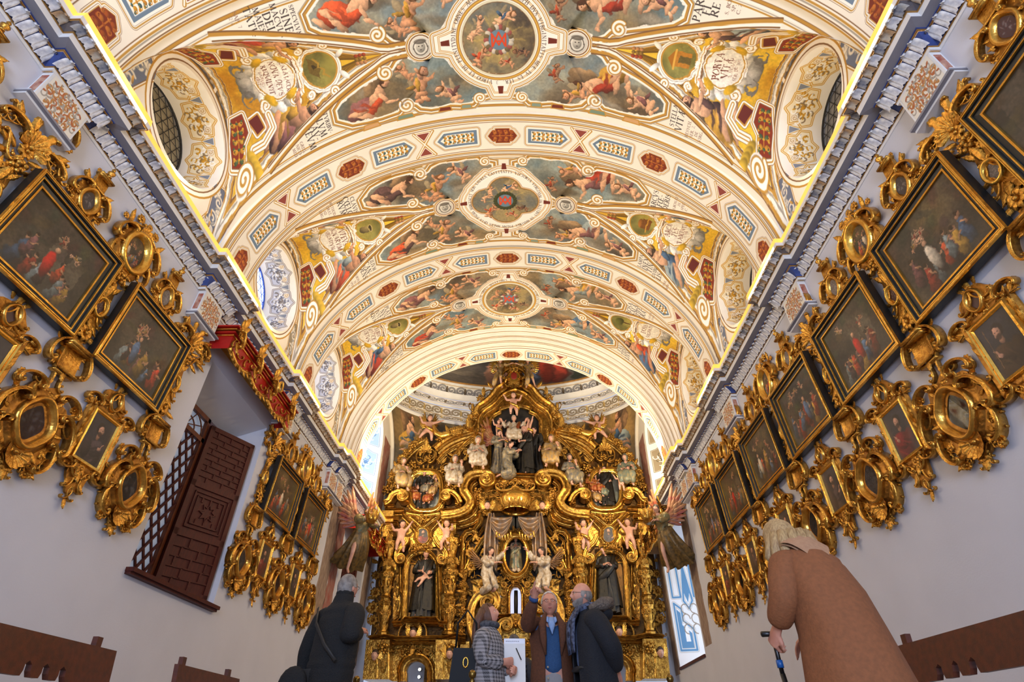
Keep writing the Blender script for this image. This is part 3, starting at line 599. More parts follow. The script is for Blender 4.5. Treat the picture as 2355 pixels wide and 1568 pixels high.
def emb_ladder(A):
    A.push(0, 1.46); A.poly([(-.2, -.14), (.05, -.16), (.16, -.02), (-.05, .02)], (.42, .34, .14)); A.line([(-.16, -.06), (-.08, .0), (-.02, -.02), (.04, .06), (.10, .04), (.16, .12)], .03, (.66, .52, .2)); A.poly([(-.08, -.1), (.02, -.1), (-.03, -.02)], (.25, .2, .1)); A.pop()
def emb_gate(A):
    A.push(0, 1.44); A.poly([(-.12, -.15), (.12, -.15), (.12, .08), (-.12, .08)], (.72, .48, .16)); A.poly([(-.05, -.15), (.05, -.15), (.05, .02), (-.05, .02)], (.40, .34, .16)); A.poly([(-.16, .08), (.16, .08), (0, .18)], (.66, .42, .12)); A.line([(-.15, .08), (.15, .08)], .03, (.85, .66, .28)); A.pop()
def emb_well(A):
    A.push(0, 1.42); A.ell(0, -.02, .09, .12, 0, (.55, .48, .30), .1, .8); A.ell(0, .07, .09, .035, 0, (.25, .21, .12), .1, .2); A.line(_arc(0, .07, .1, .04, 0, 360, 16), .02, (.72, .64, .4)); A.pop()
def emb_ark(A):
    A.push(0, 1.42); A.poly([(-.15, -.1), (.12, -.12), (.15, .05), (-.12, .06)], (.46, .28, .10)); A.line([(-.2, -.03), (.2, -.05)], .02, (.75, .55, .2)); A.ell(0, .08, .12, .05, 0, (.60, .38, .14), .2, .7); A.pop()
def emb_tree(A):
    A.push(0, 1.42); A.line([(0, -.16), (0, .05)], .03, (.35, .24, .1)); A.ell(0, .08, .14, .1, 0, (.36, .36, .14), .3, .8); A.pop()
def tymp_art(tint, seed):
    """wall of the lunette around the oculus: (q, z - 6.2), 0..2.5"""
    A = Art(2.7, 2.6, 170, CREAM, seed); A.push(0, -1.25)
    bg = (.42, .46, .55) if tint else (.60, .55, .45); lf = ((.90, .88, .83), (.66, .66, .66), (.80, .62, .34))
    for s in (-1, 1):
        P = [(s*1.22, .1), (s*1.20, .7), (s*1.08, 1.25), (s*.80, 1.12), (s*.90, .9), (s*.97, .6), (s*.9, .35), (s*.74, .1)]
        A.mould(P, [(.08, OCH), (.05, WHT), (.02, BRN)]); A.poly(P, bg)
        for k, (x, y, r) in enumerate(((1.06, .95, .12), (1.08, .62, .13), (1.05, .3, .13), (.95, 1.1, .07), (1.0, .48, .07), (.9, .16, .08), (1.15, .8, .06), (1.14, .44, .06))):
            a = np.linspace(0, 9, 22); rr = r*(1 - .8*a/9); W_ = [(s*x + q*math.cos(t)*(-s), y + q*math.sin(t)) for q, t in zip(rr, a + k)]
            A.line(W_, .045, lf[1]); A.line(W_, .028, lf[0]); A.ell(s*(x + .05), y - .06, .07, .025, k, lf[k % 3], .2, .6); A.ell(s*(x - .06), y + .05, .06, .02, k + 1, lf[(k+1) % 3], .2, .6)
    # ornamented archivolt band above the opening
    for r0, w, c in ((1.12, .24, OCH), (1.12, .21, WHT), (1.12, .18, BRN), (1.12, .16, (.36, .31, .26))):
        A.line([(r0*1.0*math.cos(t), 1.28 + r0*.92*math.sin(t)) for t in np.linspace(.06, PI - .06, 40)], w, c)
    for k in range(34):
        t = .12 + (PI - .24)*k/33; A.ell(1.12*math.cos(t), 1.28 + 1.03*math.sin(t), .055, .028, t + 1.2*(1 if k % 2 else -1), ((.72, .66, .56), (.52, .47, .42), (.50, .54, .60))[k % 3], .2, .7)
    for t in (.62, PI/2 + .02, PI - .62): A.line([(1.0*math.cos(t), 1.28 + .93*math.sin(t)), (1.24*math.cos(t), 1.28 + 1.14*math.sin(t))], .06, WHT)
    for r0, w, c in ((.98, .03, OCH), (.94, .05, WHT), (.90, .02, BRN)): A.line([(r0*.98*math.cos(t), 1.28 + r0*.98*math.sin(t)) for t in np.linspace(0, 2*PI, 50)], w, c)
    A.pop(); return A.image('tympanum_fresco')
def reveal_art(gold, seed):
    """unrolled splay of an oculus: x round the opening (5.2 m), y from the nave face (0) inwards"""
    A = Art(5.2, .62, 150, (.94, .92, .87), seed)
    bg = (.93, .88, .74) if gold else (.78, .78, .80); ln = (.80, .58, .14) if gold else (.52, .48, .44); dk = (.56, .47, .34) if gold else (.42, .42, .46)
    for k in range(8):
        x = -2.6 + (k + .5)*.65
        P = [(x-.26, -.14), (x-.28, -.02), (x-.2, .04), (x-.22, .16), (x-.08, .18), (x, .25), (x+.08, .18), (x+.22, .16), (x+.2, .04), (x+.28, -.02), (x+.26, -.14), (x+.1, -.16), (x, -.23), (x-.1, -.16)]
        A.mould(P, [(.07, ln), (.045, WHT), (.025, ln)]); A.poly(P, bg)
        for i in range(22):
            t = i*2.4 + k; r = .045*math.sqrt(i); q = (x + r*math.cos(t)*1.1, r*math.sin(t)*.72); A.line(_arc(*q, .04, .038, t*57, t*57 + 250, 7), .022, (dk, ln, (.97, .95, .90))[i % 3]); A.ell(q[0] + .03, q[1], .028, .013, t, ((.97, .95, .90), ln)[i % 2], .2, .6)
        for s in (-1, 1): volute(A, x + s*.15, .10, .05, 1, s, 1.3, .02)
        A.ell(x, .0, .035, .035, 0, ln, .2, .6)
        Tt = [(x + .27, .16), (x + .38, .16), (x + .325, .0)]; A.mould(Tt, [(.04, ln), (.02, WHT)]); A.poly(Tt, (.50, .52, .56))
    return A.image('reveal_fresco')
def azulejo_art(w, h, seed, warm=False):
    A = Art(w, h, 120, (.93, .94, .96), seed); b1 = (.36, .52, .74) if not warm else (.42, .38, .30); b2 = (.62, .74, .88) if not warm else (.62, .56, .46); n = max(2, int(h/.75)); ph = h/n
    for k in range(n):
        y = -h/2 + (k+.5)*ph; P = [(-.36*w, -.42*ph + y), (-.36*w, .30*ph + y), (-.18*w, .34*ph + y), (0, .44*ph + y), (.18*w, .34*ph + y), (.36*w, .30*ph + y), (.36*w, -.42*ph + y), (0, -.34*ph + y)]
        A.mould(P, [(.05, b1), (.02, WHT)]); A.poly(P, b2)
        for i in range(12):
            t = i*2.4; r = .012*i*w/.6 + .03
            A.line(_arc(r*math.cos(t)*1.2, y + r*math.sin(t)*1.3, .06, .07, t*57, t*57 + 240, 7), .022, (b1, (.95, .96, .98))[i % 2])
        A.ell(0, y, .05, .06, 0, b1, .2, .4)
    return A.image('splay_ornament')
def scene_art(seed, w=1.0, h=.82, pal=0):
    """a dark narrative canvas with a group of figures"""
    A = Art(w, h, 200, (.22, .19, .15), seed, .05); R = np.random.RandomState(seed)
    full = [(-w/2, -h/2), (w/2, -h/2), (w/2, h/2), (-w/2, h/2)]
    A.cloudfill(full, [(.17, .15, .125), (.25, .215, .17), (.13, .115, .10), (.31, .265, .20)], .35, seed)
    if seed % 3 == 0:
        for x in (.02, .26): A.poly([(x-.09, -.15), (x+.09, -.15)] + _arc(x, .08, .09, .1, 0, 180, 8), (.36, .32, .25), .8)
    elif seed % 3 == 1: A.ell(-.05 + R.uniform(-.2, .2), .24, .22, .16, 0, (.52, .42, .24), 1.4, .1, .7)
    else: A.poly([(-.4, -.05), (-.12, .02), (-.12, .38), (-.4, .38)], (.30, .255, .20), .7)
    for k in range(16):        # foliage or cloud
        A.ell(R.uniform(-w/2, w/2), R.uniform(0, h/2), R.uniform(.05, .14), R.uniform(.03, .08), R.uniform(-1, 1), (R.uniform(.16, .32), R.uniform(.15, .27), R.uniform(.11, .18)), .8, .5, .5)
    n = 8 + seed % 4
    for k in range(n):
        x = -.36*w + .72*w*((k*.618 + seed*.37) % 1); y = -.18 + R.uniform(-.09, .1); c = np.array(CLO[(k*3 + seed) % 7])*R.uniform(.55, .9); s = R.uniform(.75, 1.1)
        A.push(x, y, s)
        A.ell(0, -.06, .05, .13, R.uniform(-.25, .25), c, .2, .9); A.ell(.01, .05, .042, .06, 0, c*1.15, .2, .9); A.ell(-.03, -.12, .05, .07, .3, c*.75, .3, .8)
        A.ell(.035, .03, .05, .014, R.uniform(-1, 1), (.66, .48, .34), .3, .6)
        A.ell(.005, .135, .026, .03, 0, (.70, .51, .37), .2, .7); A.ell(0, .152, .027, .02, 0, (.19, .13, .08), .3, .4); A.pop()
    for k in range(2 + seed % 3): putto(A, R.uniform(-.25, .25), R.uniform(.1, .3), .17, R.uniform(-.5, 2), 1, seed + k, (0, 3)[k % 2], True, .8)
    A.brush(full, .012, .045, seed, .12)
    c = np.array(((.66, .12, .08), (.74, .68, .58), (.30, .38, .48))[seed % 3]); A.ell(-.2 + .1*(seed % 4), -.12, .06, .15, .1, c, .2, .9); A.ell(-.2 + .1*(seed % 4), .07, .03, .034, 0, (.72, .54, .40), .2, .7)
    A.brush(full, .008, .05, seed+3, .15); return A.image('canvas')
def portrait_art(seed, w=.40, h=.56):
    A = Art(w, h, 260, (.20, .18, .19), seed, .03); R = np.random.RandomState(seed)
    A.cloudfill([(-w/2, -h/2), (w/2, -h/2), (w/2, h/2), (-w/2, h/2)], [(.19, .175, .19), (.25, .23, .24), (.16, .145, .15), (.22, .20, .20)], .25, seed)
    c = np.array(((.34, .33, .36), (.40, .13, .12), (.20, .18, .20), (.22, .16, .11), (.24, .2, .2), (.44, .15, .12))[seed % 6]); m = -1 if seed % 2 else 1
    A.push(0, 0, 1, 0, m)
    A.ell(0, -.20, .17, .17, 0, c, .15, .9); A.ell(.05, -.1, .12, .1, .4, c*1.15, .2, .9); A.ell(-.1, -.14, .07, .13, .2, c*.85, .2, .8)
    for k in range(5): A.ell(R.uniform(-.1, .1), R.uniform(-.25, -.06), .09, .015, R.uniform(.2, 1.2), c*R.choice([.7, 1.3]), .5, .4, .7)
    A.ell(.0, .04, .03, .05, 0, (.60, .43, .33), .2, .7); A.ell(-.01, .135, .062, .072, 0, (.17, .125, .10), .2, .5); A.ell(.008, .115, .045, .058, .1, (.72, .53, .42), .15, .8)
    A.ell(.01, .068, .036, .03, 0, (.24, .17, .13), .4, .4, .85); 
    for e in (-.008, .026): A.ell(e, .125, .008, .004, 0, (.16, .1, .08), .4, 0)
    A.ell(.1, -.08, .03, .022, .6, (.68, .50, .40), .2, .7)
    for k in range(3): A.line([(.1, -.08), (.12 + .012*k, -.03 + .01*k)], .012, (.66, .48, .38))
    if seed % 3 == 0: A.line([(.14, -.2), (.13, .22)], .008, (.42, .32, .2))
    A.pop(); A.brush([(-w/2, -h/2), (w/2, -h/2), (w/2, h/2), (-w/2, h/2)], .005, .03, seed, .10); return A.image('portrait')
def agate_art(seed, tone=0):
    A = Art(.5, .6, 120, (.33, .31, .31), seed, .1); R = np.random.RandomState(seed); n = vnoise(A.H, A.W, 9, seed, 5); b = np.abs(np.sin(n*16 + R.rand()*6))[..., None]
    k = ((.52, .49, .47), (.30, .16, .17), (.24, .22, .22))[tone % 3]; A.a = (np.array((.26, .23, .235), np.float32)*(1-b) + np.array(k, np.float32)*b).astype(np.float32)
    for i in range(10): A.ell(R.uniform(-.15, .15), R.uniform(-.15, .15), R.uniform(.02, .07), R.uniform(.01, .04), R.uniform(0, 3), (.60, .58, .56), .8, .3, .45)
    return A.image('veined_stone')
# ------------------------------------------------------------------ the setting
from mathutils.geometry import tessellate_polygon
def poly_wall(X, outer, holes=(), flip=False):
    """flat wall in the plane x = X with openings; loops are (y, z)"""
    loops = [[Vector((p[0], p[1], 0)) for p in L] for L in (outer, *holes)]
    tri = tessellate_polygon(loops); P = [p for L in loops for p in L]
    m = MB(); m.add([(X, p.x, p.y) for p in P], [t[::-1] if flip else t for t in tri]); return m
rect = lambda a, b, c, d: [(a, c), (b, c), (b, d), (a, d)]
NICHE = (6.58, 8.70, 2.10, 5.08); CWL = (14.4, 16.3, 2.2, 4.8); CWR = (14.0, 16.5, 2.12, 5.3)
wl = struct('wall_left', poly_wall(XL, rect(-1.5, 18.1, 0, 6.2), [rect(*NICHE), rect(*CWL)]).mesh('wall_left', WALLM, False))
wr = struct('wall_right', poly_wall(XR, rect(-1.5, 18.1, 0, 6.2), [rect(*CWR)], True).mesh('wall_right', WALLM, False))
FLOORM = mat('marble_floor', (0.55, 0.50, 0.46), .35, 0, (0.62, 0.58, 0.54), 2)
struct('floor', MB().box(XL - .1, XR + .1, -1.5, 21.5, -.1, 0).mesh('floor', FLOORM, False))
struct('wall_back', MB().box(XL - .1, XR + .1, 17.9, 18.0, 0, 14).mesh('wall_back', mat('dim_wall', (.62, .60, .60), .9), False)) if False else None

# ---- barrel vault
ceil = struct('ceiling', None, 'frescoed barrel vault in cream, ochre and blue over the nave')
def vpt(sig, y, off=0.0):
    ph = np.asarray(sig)/4.0; nx, nz = np.sin(ph)/AV, np.cos(ph)/BV; n = np.hypot(nx, nz)
    return np.stack([CX + AV*np.sin(ph) - off*nx/n, np.broadcast_to(y, np.shape(ph)) + 0.0, ZS + BV*np.cos(ph) - off*nz/n], -1)
SIG = np.linspace(-2*PI, 2*PI, 121)
TXA = {(-1,-1): (['TVRIBV-', 'LVM', 'AV-', 'REVM'], ['GREG.', 'NICO-', 'MED.']), (1,-1): (['STELLA', 'VIT\u00c6'], ['HESYCH.', 'SER. 2.', 'DE', 'VIRG.']), (-1,1): (['SPECVLVM', 'SINE', 'MACVLA', 'DEI', 'MAIES-', 'TATIS'], ['SAP. 7', '2 6']), (1,1): (['PAR', 'FI', 'RE'], ['S. BO.', 'SP.', 'C. 2']), 'ring': 'VIRGO ET DE PLENITVDINE OMNES ACCEPIMVS S. IOSEPH DVX VIRGINITATIS ME\u00c6 TV ES IER. 3 '}
TXB = {(-1,1): (['CLAVIS', 'C\u0152LO', 'RVM'], ['METHOD.', 'ORAT.', 'AD', 'VIRG.']), (1,1): (['ARCVS', 'F\u0152-', 'DERIS'], ['S.BONAV.', 'IN', 'SPEC.', 'C.14.']), (-1,-1): (['LILIVM', 'CAN-', 'DENS'], ['S.BONAV.', 'IN', 'SPEC.', 'C.6.']), (1,-1): (['LAMPAS', 'INEX', 'TIN', 'GVIBI-', 'LIS'], ['CYRIL.', 'HOM.6']), 'ring': 'MALVA QVIA PALMA MARCESCIT NON LAVREA CASTITATIS VICTORIA VIRGINVM IN XIEIBVS IN MANIBVS PALMA '}
TXC = {(-1,1): (['PLATA', 'NVS', 'IVSTA', 'AQVAM'], ['ECL.', '24']), (1,1): (['ROSA', 'SALA', 'TIFE', 'RA'], ['S.IOAN.', 'DAM.']), (-1,-1): (['OLIVA', 'SPE-', 'CIOSA', 'IN', 'CAM', 'PIS'], ['ECL.', '24']), (1,-1): (['FAV', 'TIDE', 'LIVM'], ['S.EPH.']), 'ring': TXA['ring']}
BAYS = [(2.93, 5.52, 4.22, 'round', TXA, 3), (6.43, 8.92, 7.58, 'quad', TXB, 5), (9.62, 12.10, 10.82, 'round', TXC, 8)]
LUN = [((['SCALA JACOB', 'NOVA DEVS', 'REQVIEVIT'], ['DAMASC. 1', 'ORAT'], emb_ladder), (['PORTA', 'VIT\u00c6'], ['S. AVGVST.', 'SER. DE NAT.'], emb_gate)),
       ((['PVTEVS', 'AQVARVM', 'VIVENTIVM'], [], emb_well), (['ARCA', 'TES-', 'TAMENTI'], ['S. AMB.'], emb_ark)),
       ((['NVBIS', 'MYSTICE', 'VIRTVS'], [], emb_well), (['FONS', 'SIGNATVS'], [], emb_tree))]
def star_patch(P, off, n=7):
    """a painted field: centre out to the outline in rings, laid on the vault"""
    P = np.asarray(P); c = P.mean(0); R = [c + (P - c)*k for k in np.linspace(.001, 1, n)]
    return np.stack(R)
GLASSD = mat('old_leaded_glass', (.60, .56, .46), .5, 0, (.54, .50, .41), 5)
GLASSG = mat('grey_leaded_glass', (.56, .55, .54), .5, 0, (.50, .49, .49), 5)
SKYPANE = mat('bright_sky_pane', (.86, .92, 1.0), .5, emit=2.2)
LEAD = mat('iron_lattice', (.13, .12, .11), .6)
BLUELEAD = mat('blue_lattice', (.20, .35, .75), .6)
for bi, (y0, y1, yc, kind, tx, seed) in enumerate(BAYS):
    hy = (y1 - y0)/2
    im = bay_art(kind, seed, tx, min(hy, 1.2)); bm_ = img_mat('vault_fresco', im, .8)
    fuv = lambda co, yc=yc: np.stack([4.0*np.arctan2((co[:,0] - CX)/AV, (co[:,2] - ZS)/BV)/12.7 + .5, -(co[:,1] - yc)/2.6 + .5], 1)
    g = np.array([groin(s) for s in SIG]); m = MB(); k = np.linspace(0, 1, 7)
    m.grid(np.stack([vpt(SIG, y0 + (yc - g - y0)*t) for t in k], 1)); m.grid(np.stack([vpt(SIG, yc + g + (y1 - yc - g)*t) for t in k], 1))
    me = m.mesh('vault_bay', bm_); uvmap(me, fuv); link('vault_bay', me, ceil)
    ky = min(hy, 1.2)/1.17
    def patch(name, P):
        R = star_patch(P, .004); V = vpt(R[..., 0], yc - R[..., 1], .006); e = MB().grid(V, cv=True); e.grid(np.stack([V[-1], vpt(R[-1, :, 0], yc - R[-1, :, 1], -.002)]), cv=True)
        me = e.mesh(name, bm_); uvmap(me, fuv); return link(name, me, ceil)
    for sx in (-1, 1):
        for sy in (-1, 1): patch('painted_field', [(-sx*x, -sy*ky*y) for x, y in FLL])
        patch('painted_mask', _arc(sx*1.27, 0, .23, .23, 0, 359, 24))
    patch('painted_medallion', _arc(0, 0, .69, .69, 0, 357, 48))
    # lunettes
    for si, s in enumerate((-1, 1)):
        ln, ref, emb = LUN[bi][si]; yl = (4.2, 7.46, 10.62)[bi]; yl = yc
        li = lunette_art(ln, ref, seed + si*3 + 11, emb); m = MB(); G = []
        for xr in HW - (HW - XA)*np.linspace(0, 1, 22)**1.1:
            w = max(float(groin_x(xr)), .001); dy = w*np.linspace(-1, 1, 19)
            z = ZS + (zridge(xr) - ZS)*np.sqrt(np.maximum(0, 1 - (dy/HL)**2)); G.append(np.stack([np.full(19, CX + s*xr), yl + dy, z], -1))
        m.grid(np.array(G)); me = m.mesh('lunette_web', img_mat('lunette_fresco', li, .8))
        uvmap(me, lambda co, s=s, yl=yl: np.stack([-s*(co[:,1] - yl)/2.8 + .5, (HW - np.abs(co[:,0] - CX) - 1.40)/2.9 + .5], 1)); link('lunette_web', me, ceil)
        # tympanum with the round opening
        X = CX + s*HW; out = [(yl - HL, 6.1)] + [(yl + HL*math.cos(a), ZS + (ZL0 - ZS)*math.sin(a)) for a in np.linspace(PI, 0, 28)] + [(yl + HL, 6.1)]
        hole = [(yl + .86*math.cos(a), 7.48 + .80*math.sin(a)) for a in np.linspace(0, 2*PI, 40, endpoint=False)]
        me = poly_wall(X, out, [hole]).mesh('tympanum', img_mat('tympanum_fresco', tymp_art(True, seed + si + 2) if (bi == 0 or s > 0) else tymp_art(False, seed + 2), .8), False)
        uvmap(me, lambda co, s=s, yl=yl: np.stack([-s*(co[:,1] - yl)/2.7 + .5, (co[:,2] - ZS - 1.25)/2.6 + .5], 1))
        tw = thing('oculus_window', '%s round window in the %s lunette of the %s vault bay' % (('dim', 'dim', 'daylit', 'dim', 'daylit', 'dim')[bi*2 + si], ('left', 'right')[si], ('nearest', 'middle', 'far')[bi]), 'window', (X, yl, 7.48)); tw['kind'] = 'structure'; tw.name = 'window_%d' % (bi*2 + si + 1)
        link('tympanum', me, ceil)
        a = np.linspace(0, 2*PI, 49); e = MB()
        G = np.stack([np.stack([s*np.full(49, d), r*1.0*np.cos(a), zc + r*.93*np.sin(a)], -1) for d, r, zc in ((0, .86, 0), (.02, .845, .0), (.30, .80, .02), (.62, .74, .05))])
        e.grid(G); me = e.mesh('reveal', img_mat('reveal_fresco', reveal_art(not (s < 0 and bi > 0), bi*2 + si), .8))
        uvmap(me, lambda co: np.stack([np.arctan2(co[:,2], co[:,1])/(2*PI) + .5, 1 - np.abs(co[:,0])/.62], 1))
        # the seam of the unwrapped splay must not fold back over itself
        uv = me.uv_layers[0].data; ul = np.empty(len(uv)*2); uv.foreach_get('uv', ul); ul = ul.reshape(-1, 4, 2)
        fix = (ul[..., 0].max(1) - ul[..., 0].min(1)) > .5; sub = ul[fix]; sub[..., 0] = np.where(sub[..., 0] < .5, sub[..., 0] + 1, sub[..., 0]) - .0; ul[fix] = np.clip(sub, 0, 1); uv.foreach_set('uv', ul.ravel())
        link('reveal', me, tw)
        bright = s < 0 and bi > 0
        pane = MB().fan((s*.66, 0, .05), [(s*.66, .80*math.cos(t), .05 + .76*math.sin(t)) for t in np.linspace(0, 2*PI, 36, endpoint=False)], s < 0); pane.obj('pane', SKYPANE if bright else (GLASSD if s < 0 else GLASSG), tw, False)
        gm = BLUELEAD if bright else LEAD; bm2 = MB()
        for ang in (0.25, 0.25 + PI/3, 0.25 + 2*PI/3):
            for kk in range(-5, 6):
                off = kk*.145 + (.03 if ang < .5 else 0); d = np.array([math.cos(ang), math.sin(ang)]); nrm = np.array([-d[1], d[0]]); hl = math.sqrt(max(0, .74**2 - off*off))
                if hl < .1: continue
                p, q = nrm*off - d*hl, nrm*off + d*hl; bm2.tube([(s*.635, p[0], .05 + p[1]*.95), (s*.635, q[0], .05 + q[1]*.95)], .0065, 4, caps=False)
        bm2.tube([(s*.635, .73*math.cos(t), .05 + .69*math.sin(t)) for t in np.linspace(0, 2*PI, 32, endpoint=False)], .018, 5, closed=True); bm2.obj('window_lattice', gm, tw, False)
# ---- transverse ribs
RIBM = img_mat('rib_fresco', rib_art(), .8)
def rib(prof, yc, name='rib'):
    m = MB().grid(np.stack([vpt(SIG, y, o) for y, o in prof], 1)); me = m.mesh(name, RIBM, False)
    uvmap(me, lambda co: np.stack([4.0*np.arctan2((co[:,0] - CX)/AV, (co[:,2] - ZS)/BV)/12.7 + .5, np.clip(-(co[:,1] - yc)/1.1 + .5, .02, .98)], 1))
    return link(name, me, ceil)
for a, b in ((2.02, 2.93), (5.52, 6.43), (8.90, 9.62)):
    c = (a + b)/2 ; rib([(a, -.02), (a, .035), (a + .03, .06), (b - .03, .06), (b, .035), (b, -.02)], c)
rib([(12.78, .10), (12.78, .17), (12.82, .20), (13.36, .20), (13.38, -.3)], 13.08)
m = MB()
m.grid(np.stack([vpt(SIG, y, o) for y, o in ((12.08, -.02), (12.08, .03), (12.12, .05), (12.22, .05), (12.23, .075), (12.26, .085), (12.40, .085), (12.41, .115), (12.44, .12), (12.62, .12), (12.63, .145), (12.68, .15), (12.79, .15))], 1)); m.obj('chancel_arch_moulding', PLASTER, ceil, False)
for yy, o in ((12.15, .052), (12.31, .088), (12.36, .088), (12.50, .123), (12.56, .123), (12.72, .153)):
    MB().grid(np.stack([vpt(SIG, yy - .009, o), vpt(SIG, yy + .009, o)], 1)).obj('arch_line', OCHRE, ceil, False)
# the nave goes on over the photographer
m = MB(); m.grid(np.stack([vpt(SIG, y) for y in np.linspace(-1.5, 2.03, 5)], 1)); m.obj('vault_bay', PLASTER, ceil)

# ---- cornices
def leaf_piece(rise=.115, out=.085, Wd=.112, n=8):
    """one acanthus leaf of the running moulding: local y along the wall, swelling outwards, tip rolled over"""
    G = []
    for i, t in enumerate(np.linspace(0, 1, n)):
        w = Wd*.5*(1 if t < .55 else math.sqrt(max(.02, 1 - ((t-.55)/.47)**2))); tt = min(t/.78, 1); roll = max(0, t - .78)/.22
        d = out*tt**1.25 + .028*roll + .006; z = rise*tt**.85 - .030*roll*roll; row = []
        for v in (-1, -.6, -.28, 0, .28, .6, 1): row.append((d + .022*(1 - v*v) - (.014 if abs(v) == .28 else 0) + .006*math.cos(v*9)*t, v*w, z - .018*abs(v)*(1 - t)))
        G.append(row)
    return MB().grid(np.array(G), flip=True)
CYM2 = mat('slate_brown_paint', (.34, .33, .36), .7, 0, (.46, .38, .30), 6)  # grey-blue and brown ground of the upper cyma
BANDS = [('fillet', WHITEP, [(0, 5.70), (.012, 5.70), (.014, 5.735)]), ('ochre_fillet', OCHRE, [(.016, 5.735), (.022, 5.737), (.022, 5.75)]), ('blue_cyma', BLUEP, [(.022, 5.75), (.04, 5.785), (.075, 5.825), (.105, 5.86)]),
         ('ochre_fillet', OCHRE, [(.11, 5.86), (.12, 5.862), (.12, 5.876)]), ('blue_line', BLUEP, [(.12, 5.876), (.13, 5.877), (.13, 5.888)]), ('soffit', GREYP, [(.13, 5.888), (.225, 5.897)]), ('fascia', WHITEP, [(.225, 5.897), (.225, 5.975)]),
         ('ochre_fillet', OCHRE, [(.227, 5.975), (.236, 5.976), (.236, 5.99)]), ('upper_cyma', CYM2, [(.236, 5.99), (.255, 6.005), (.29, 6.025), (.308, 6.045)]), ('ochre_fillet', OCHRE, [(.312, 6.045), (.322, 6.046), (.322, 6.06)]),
         ('white_lip', WHITEP, [(.322, 6.06), (.325, 6.062), (.325, 6.12)]), ('glowing_gilt_fillet', mat('lit_gilding_glow', (1.0, .74, .32), .4, emit=.85), [(.325, 6.12), (.312, 6.215)]), ('cornice_top', WHITEP, [(.312, 6.215), (.28, 6.22), (.0, 6.222)])]  # gilt fillet glows: the led light on it is put into emission
LIPGLOW = mat('lit_lip_glow', (1.0, .93, .76), .4, emit=2.2)
STEPS = [(2.52, 3.06, .10), (5.66, 6.25, .10), (8.80, 9.46, .10), (11.90, 13.05, .10), (12.25, 12.75, .08)]
def plan(d):
    ev = []
    for a, b, o in STEPS: ev += [(a - d, o), (b + d, -o)]
    ev.sort(); P = [(-1.5, 0)]; cur = 0
    for y, o in ev: P += [(y, cur), (y, cur + o)]; cur += o
    return np.array(P + [(17.3, 0)])
LWHITE = leaf_piece().mesh('leaf', LEAFW); LWHITE2 = leaf_piece(.052, .072, .110).mesh('leaf', LEAFW); LBROWN = leaf_piece(.052, .072, .110).mesh('leaf', LEAFB); LDARK = leaf_piece(.052, .072, .110).mesh('leaf', mat('slate_leaf', (.44, .46, .52), .7, 0, (.72, .70, .66), 16))
def out_at(y, d=0):
    return sum(o for a, b, o in STEPS if a - d <= y <= b + d)
for s, nm in ((-1, 'trim_1'), (1, 'trim_2')):
    tr = struct(nm, None, 'long painted cornice with acanthus bands and lit top along the %s nave wall' % ('left' if s < 0 else 'right')); Xw = CX + s*HW
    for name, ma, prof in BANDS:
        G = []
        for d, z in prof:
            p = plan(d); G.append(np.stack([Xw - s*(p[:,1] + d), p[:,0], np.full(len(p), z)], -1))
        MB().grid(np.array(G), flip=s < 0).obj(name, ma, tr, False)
    for a, b, o in STEPS[:4]:      # glowing panels on the lip at each break, its strong light as emission
        xs = sorted((Xw - s*(.30 + o), Xw - s*(.328 + o))); MB().box(*xs, a - .25, b + .25, 6.066, 6.116).obj('lit_lip_panel', LIPGLOW, tr, False)
    st = {}
    for zb, db, ring_, pitch, ycut in ((5.745, .022, (LWHITE,), .118, 9.4), (5.988, .234, (LBROWN, LDARK, LWHITE2), .118, 9.4)):
        y = .75; k = 0; far = MB()
        while y < 17.2:
            me = ring_[k % len(ring_)]; M = Matrix.Translation((Xw - s*(db + out_at(y, db + .04)), y, zb)) @ Matrix.Diagonal((-s, 1, 1, 1))
            if y < ycut: link('leaf', me, tr, M)
            else: far.join(leaf_piece(n=5) if db < .1 else leaf_piece(.052, .072, .118, 5), M)
            y += pitch; k += 1
        fo = far.obj('leaf_run', LEAFW if db < .1 else LEAFB, tr); fo['kind'] = 'stuff'
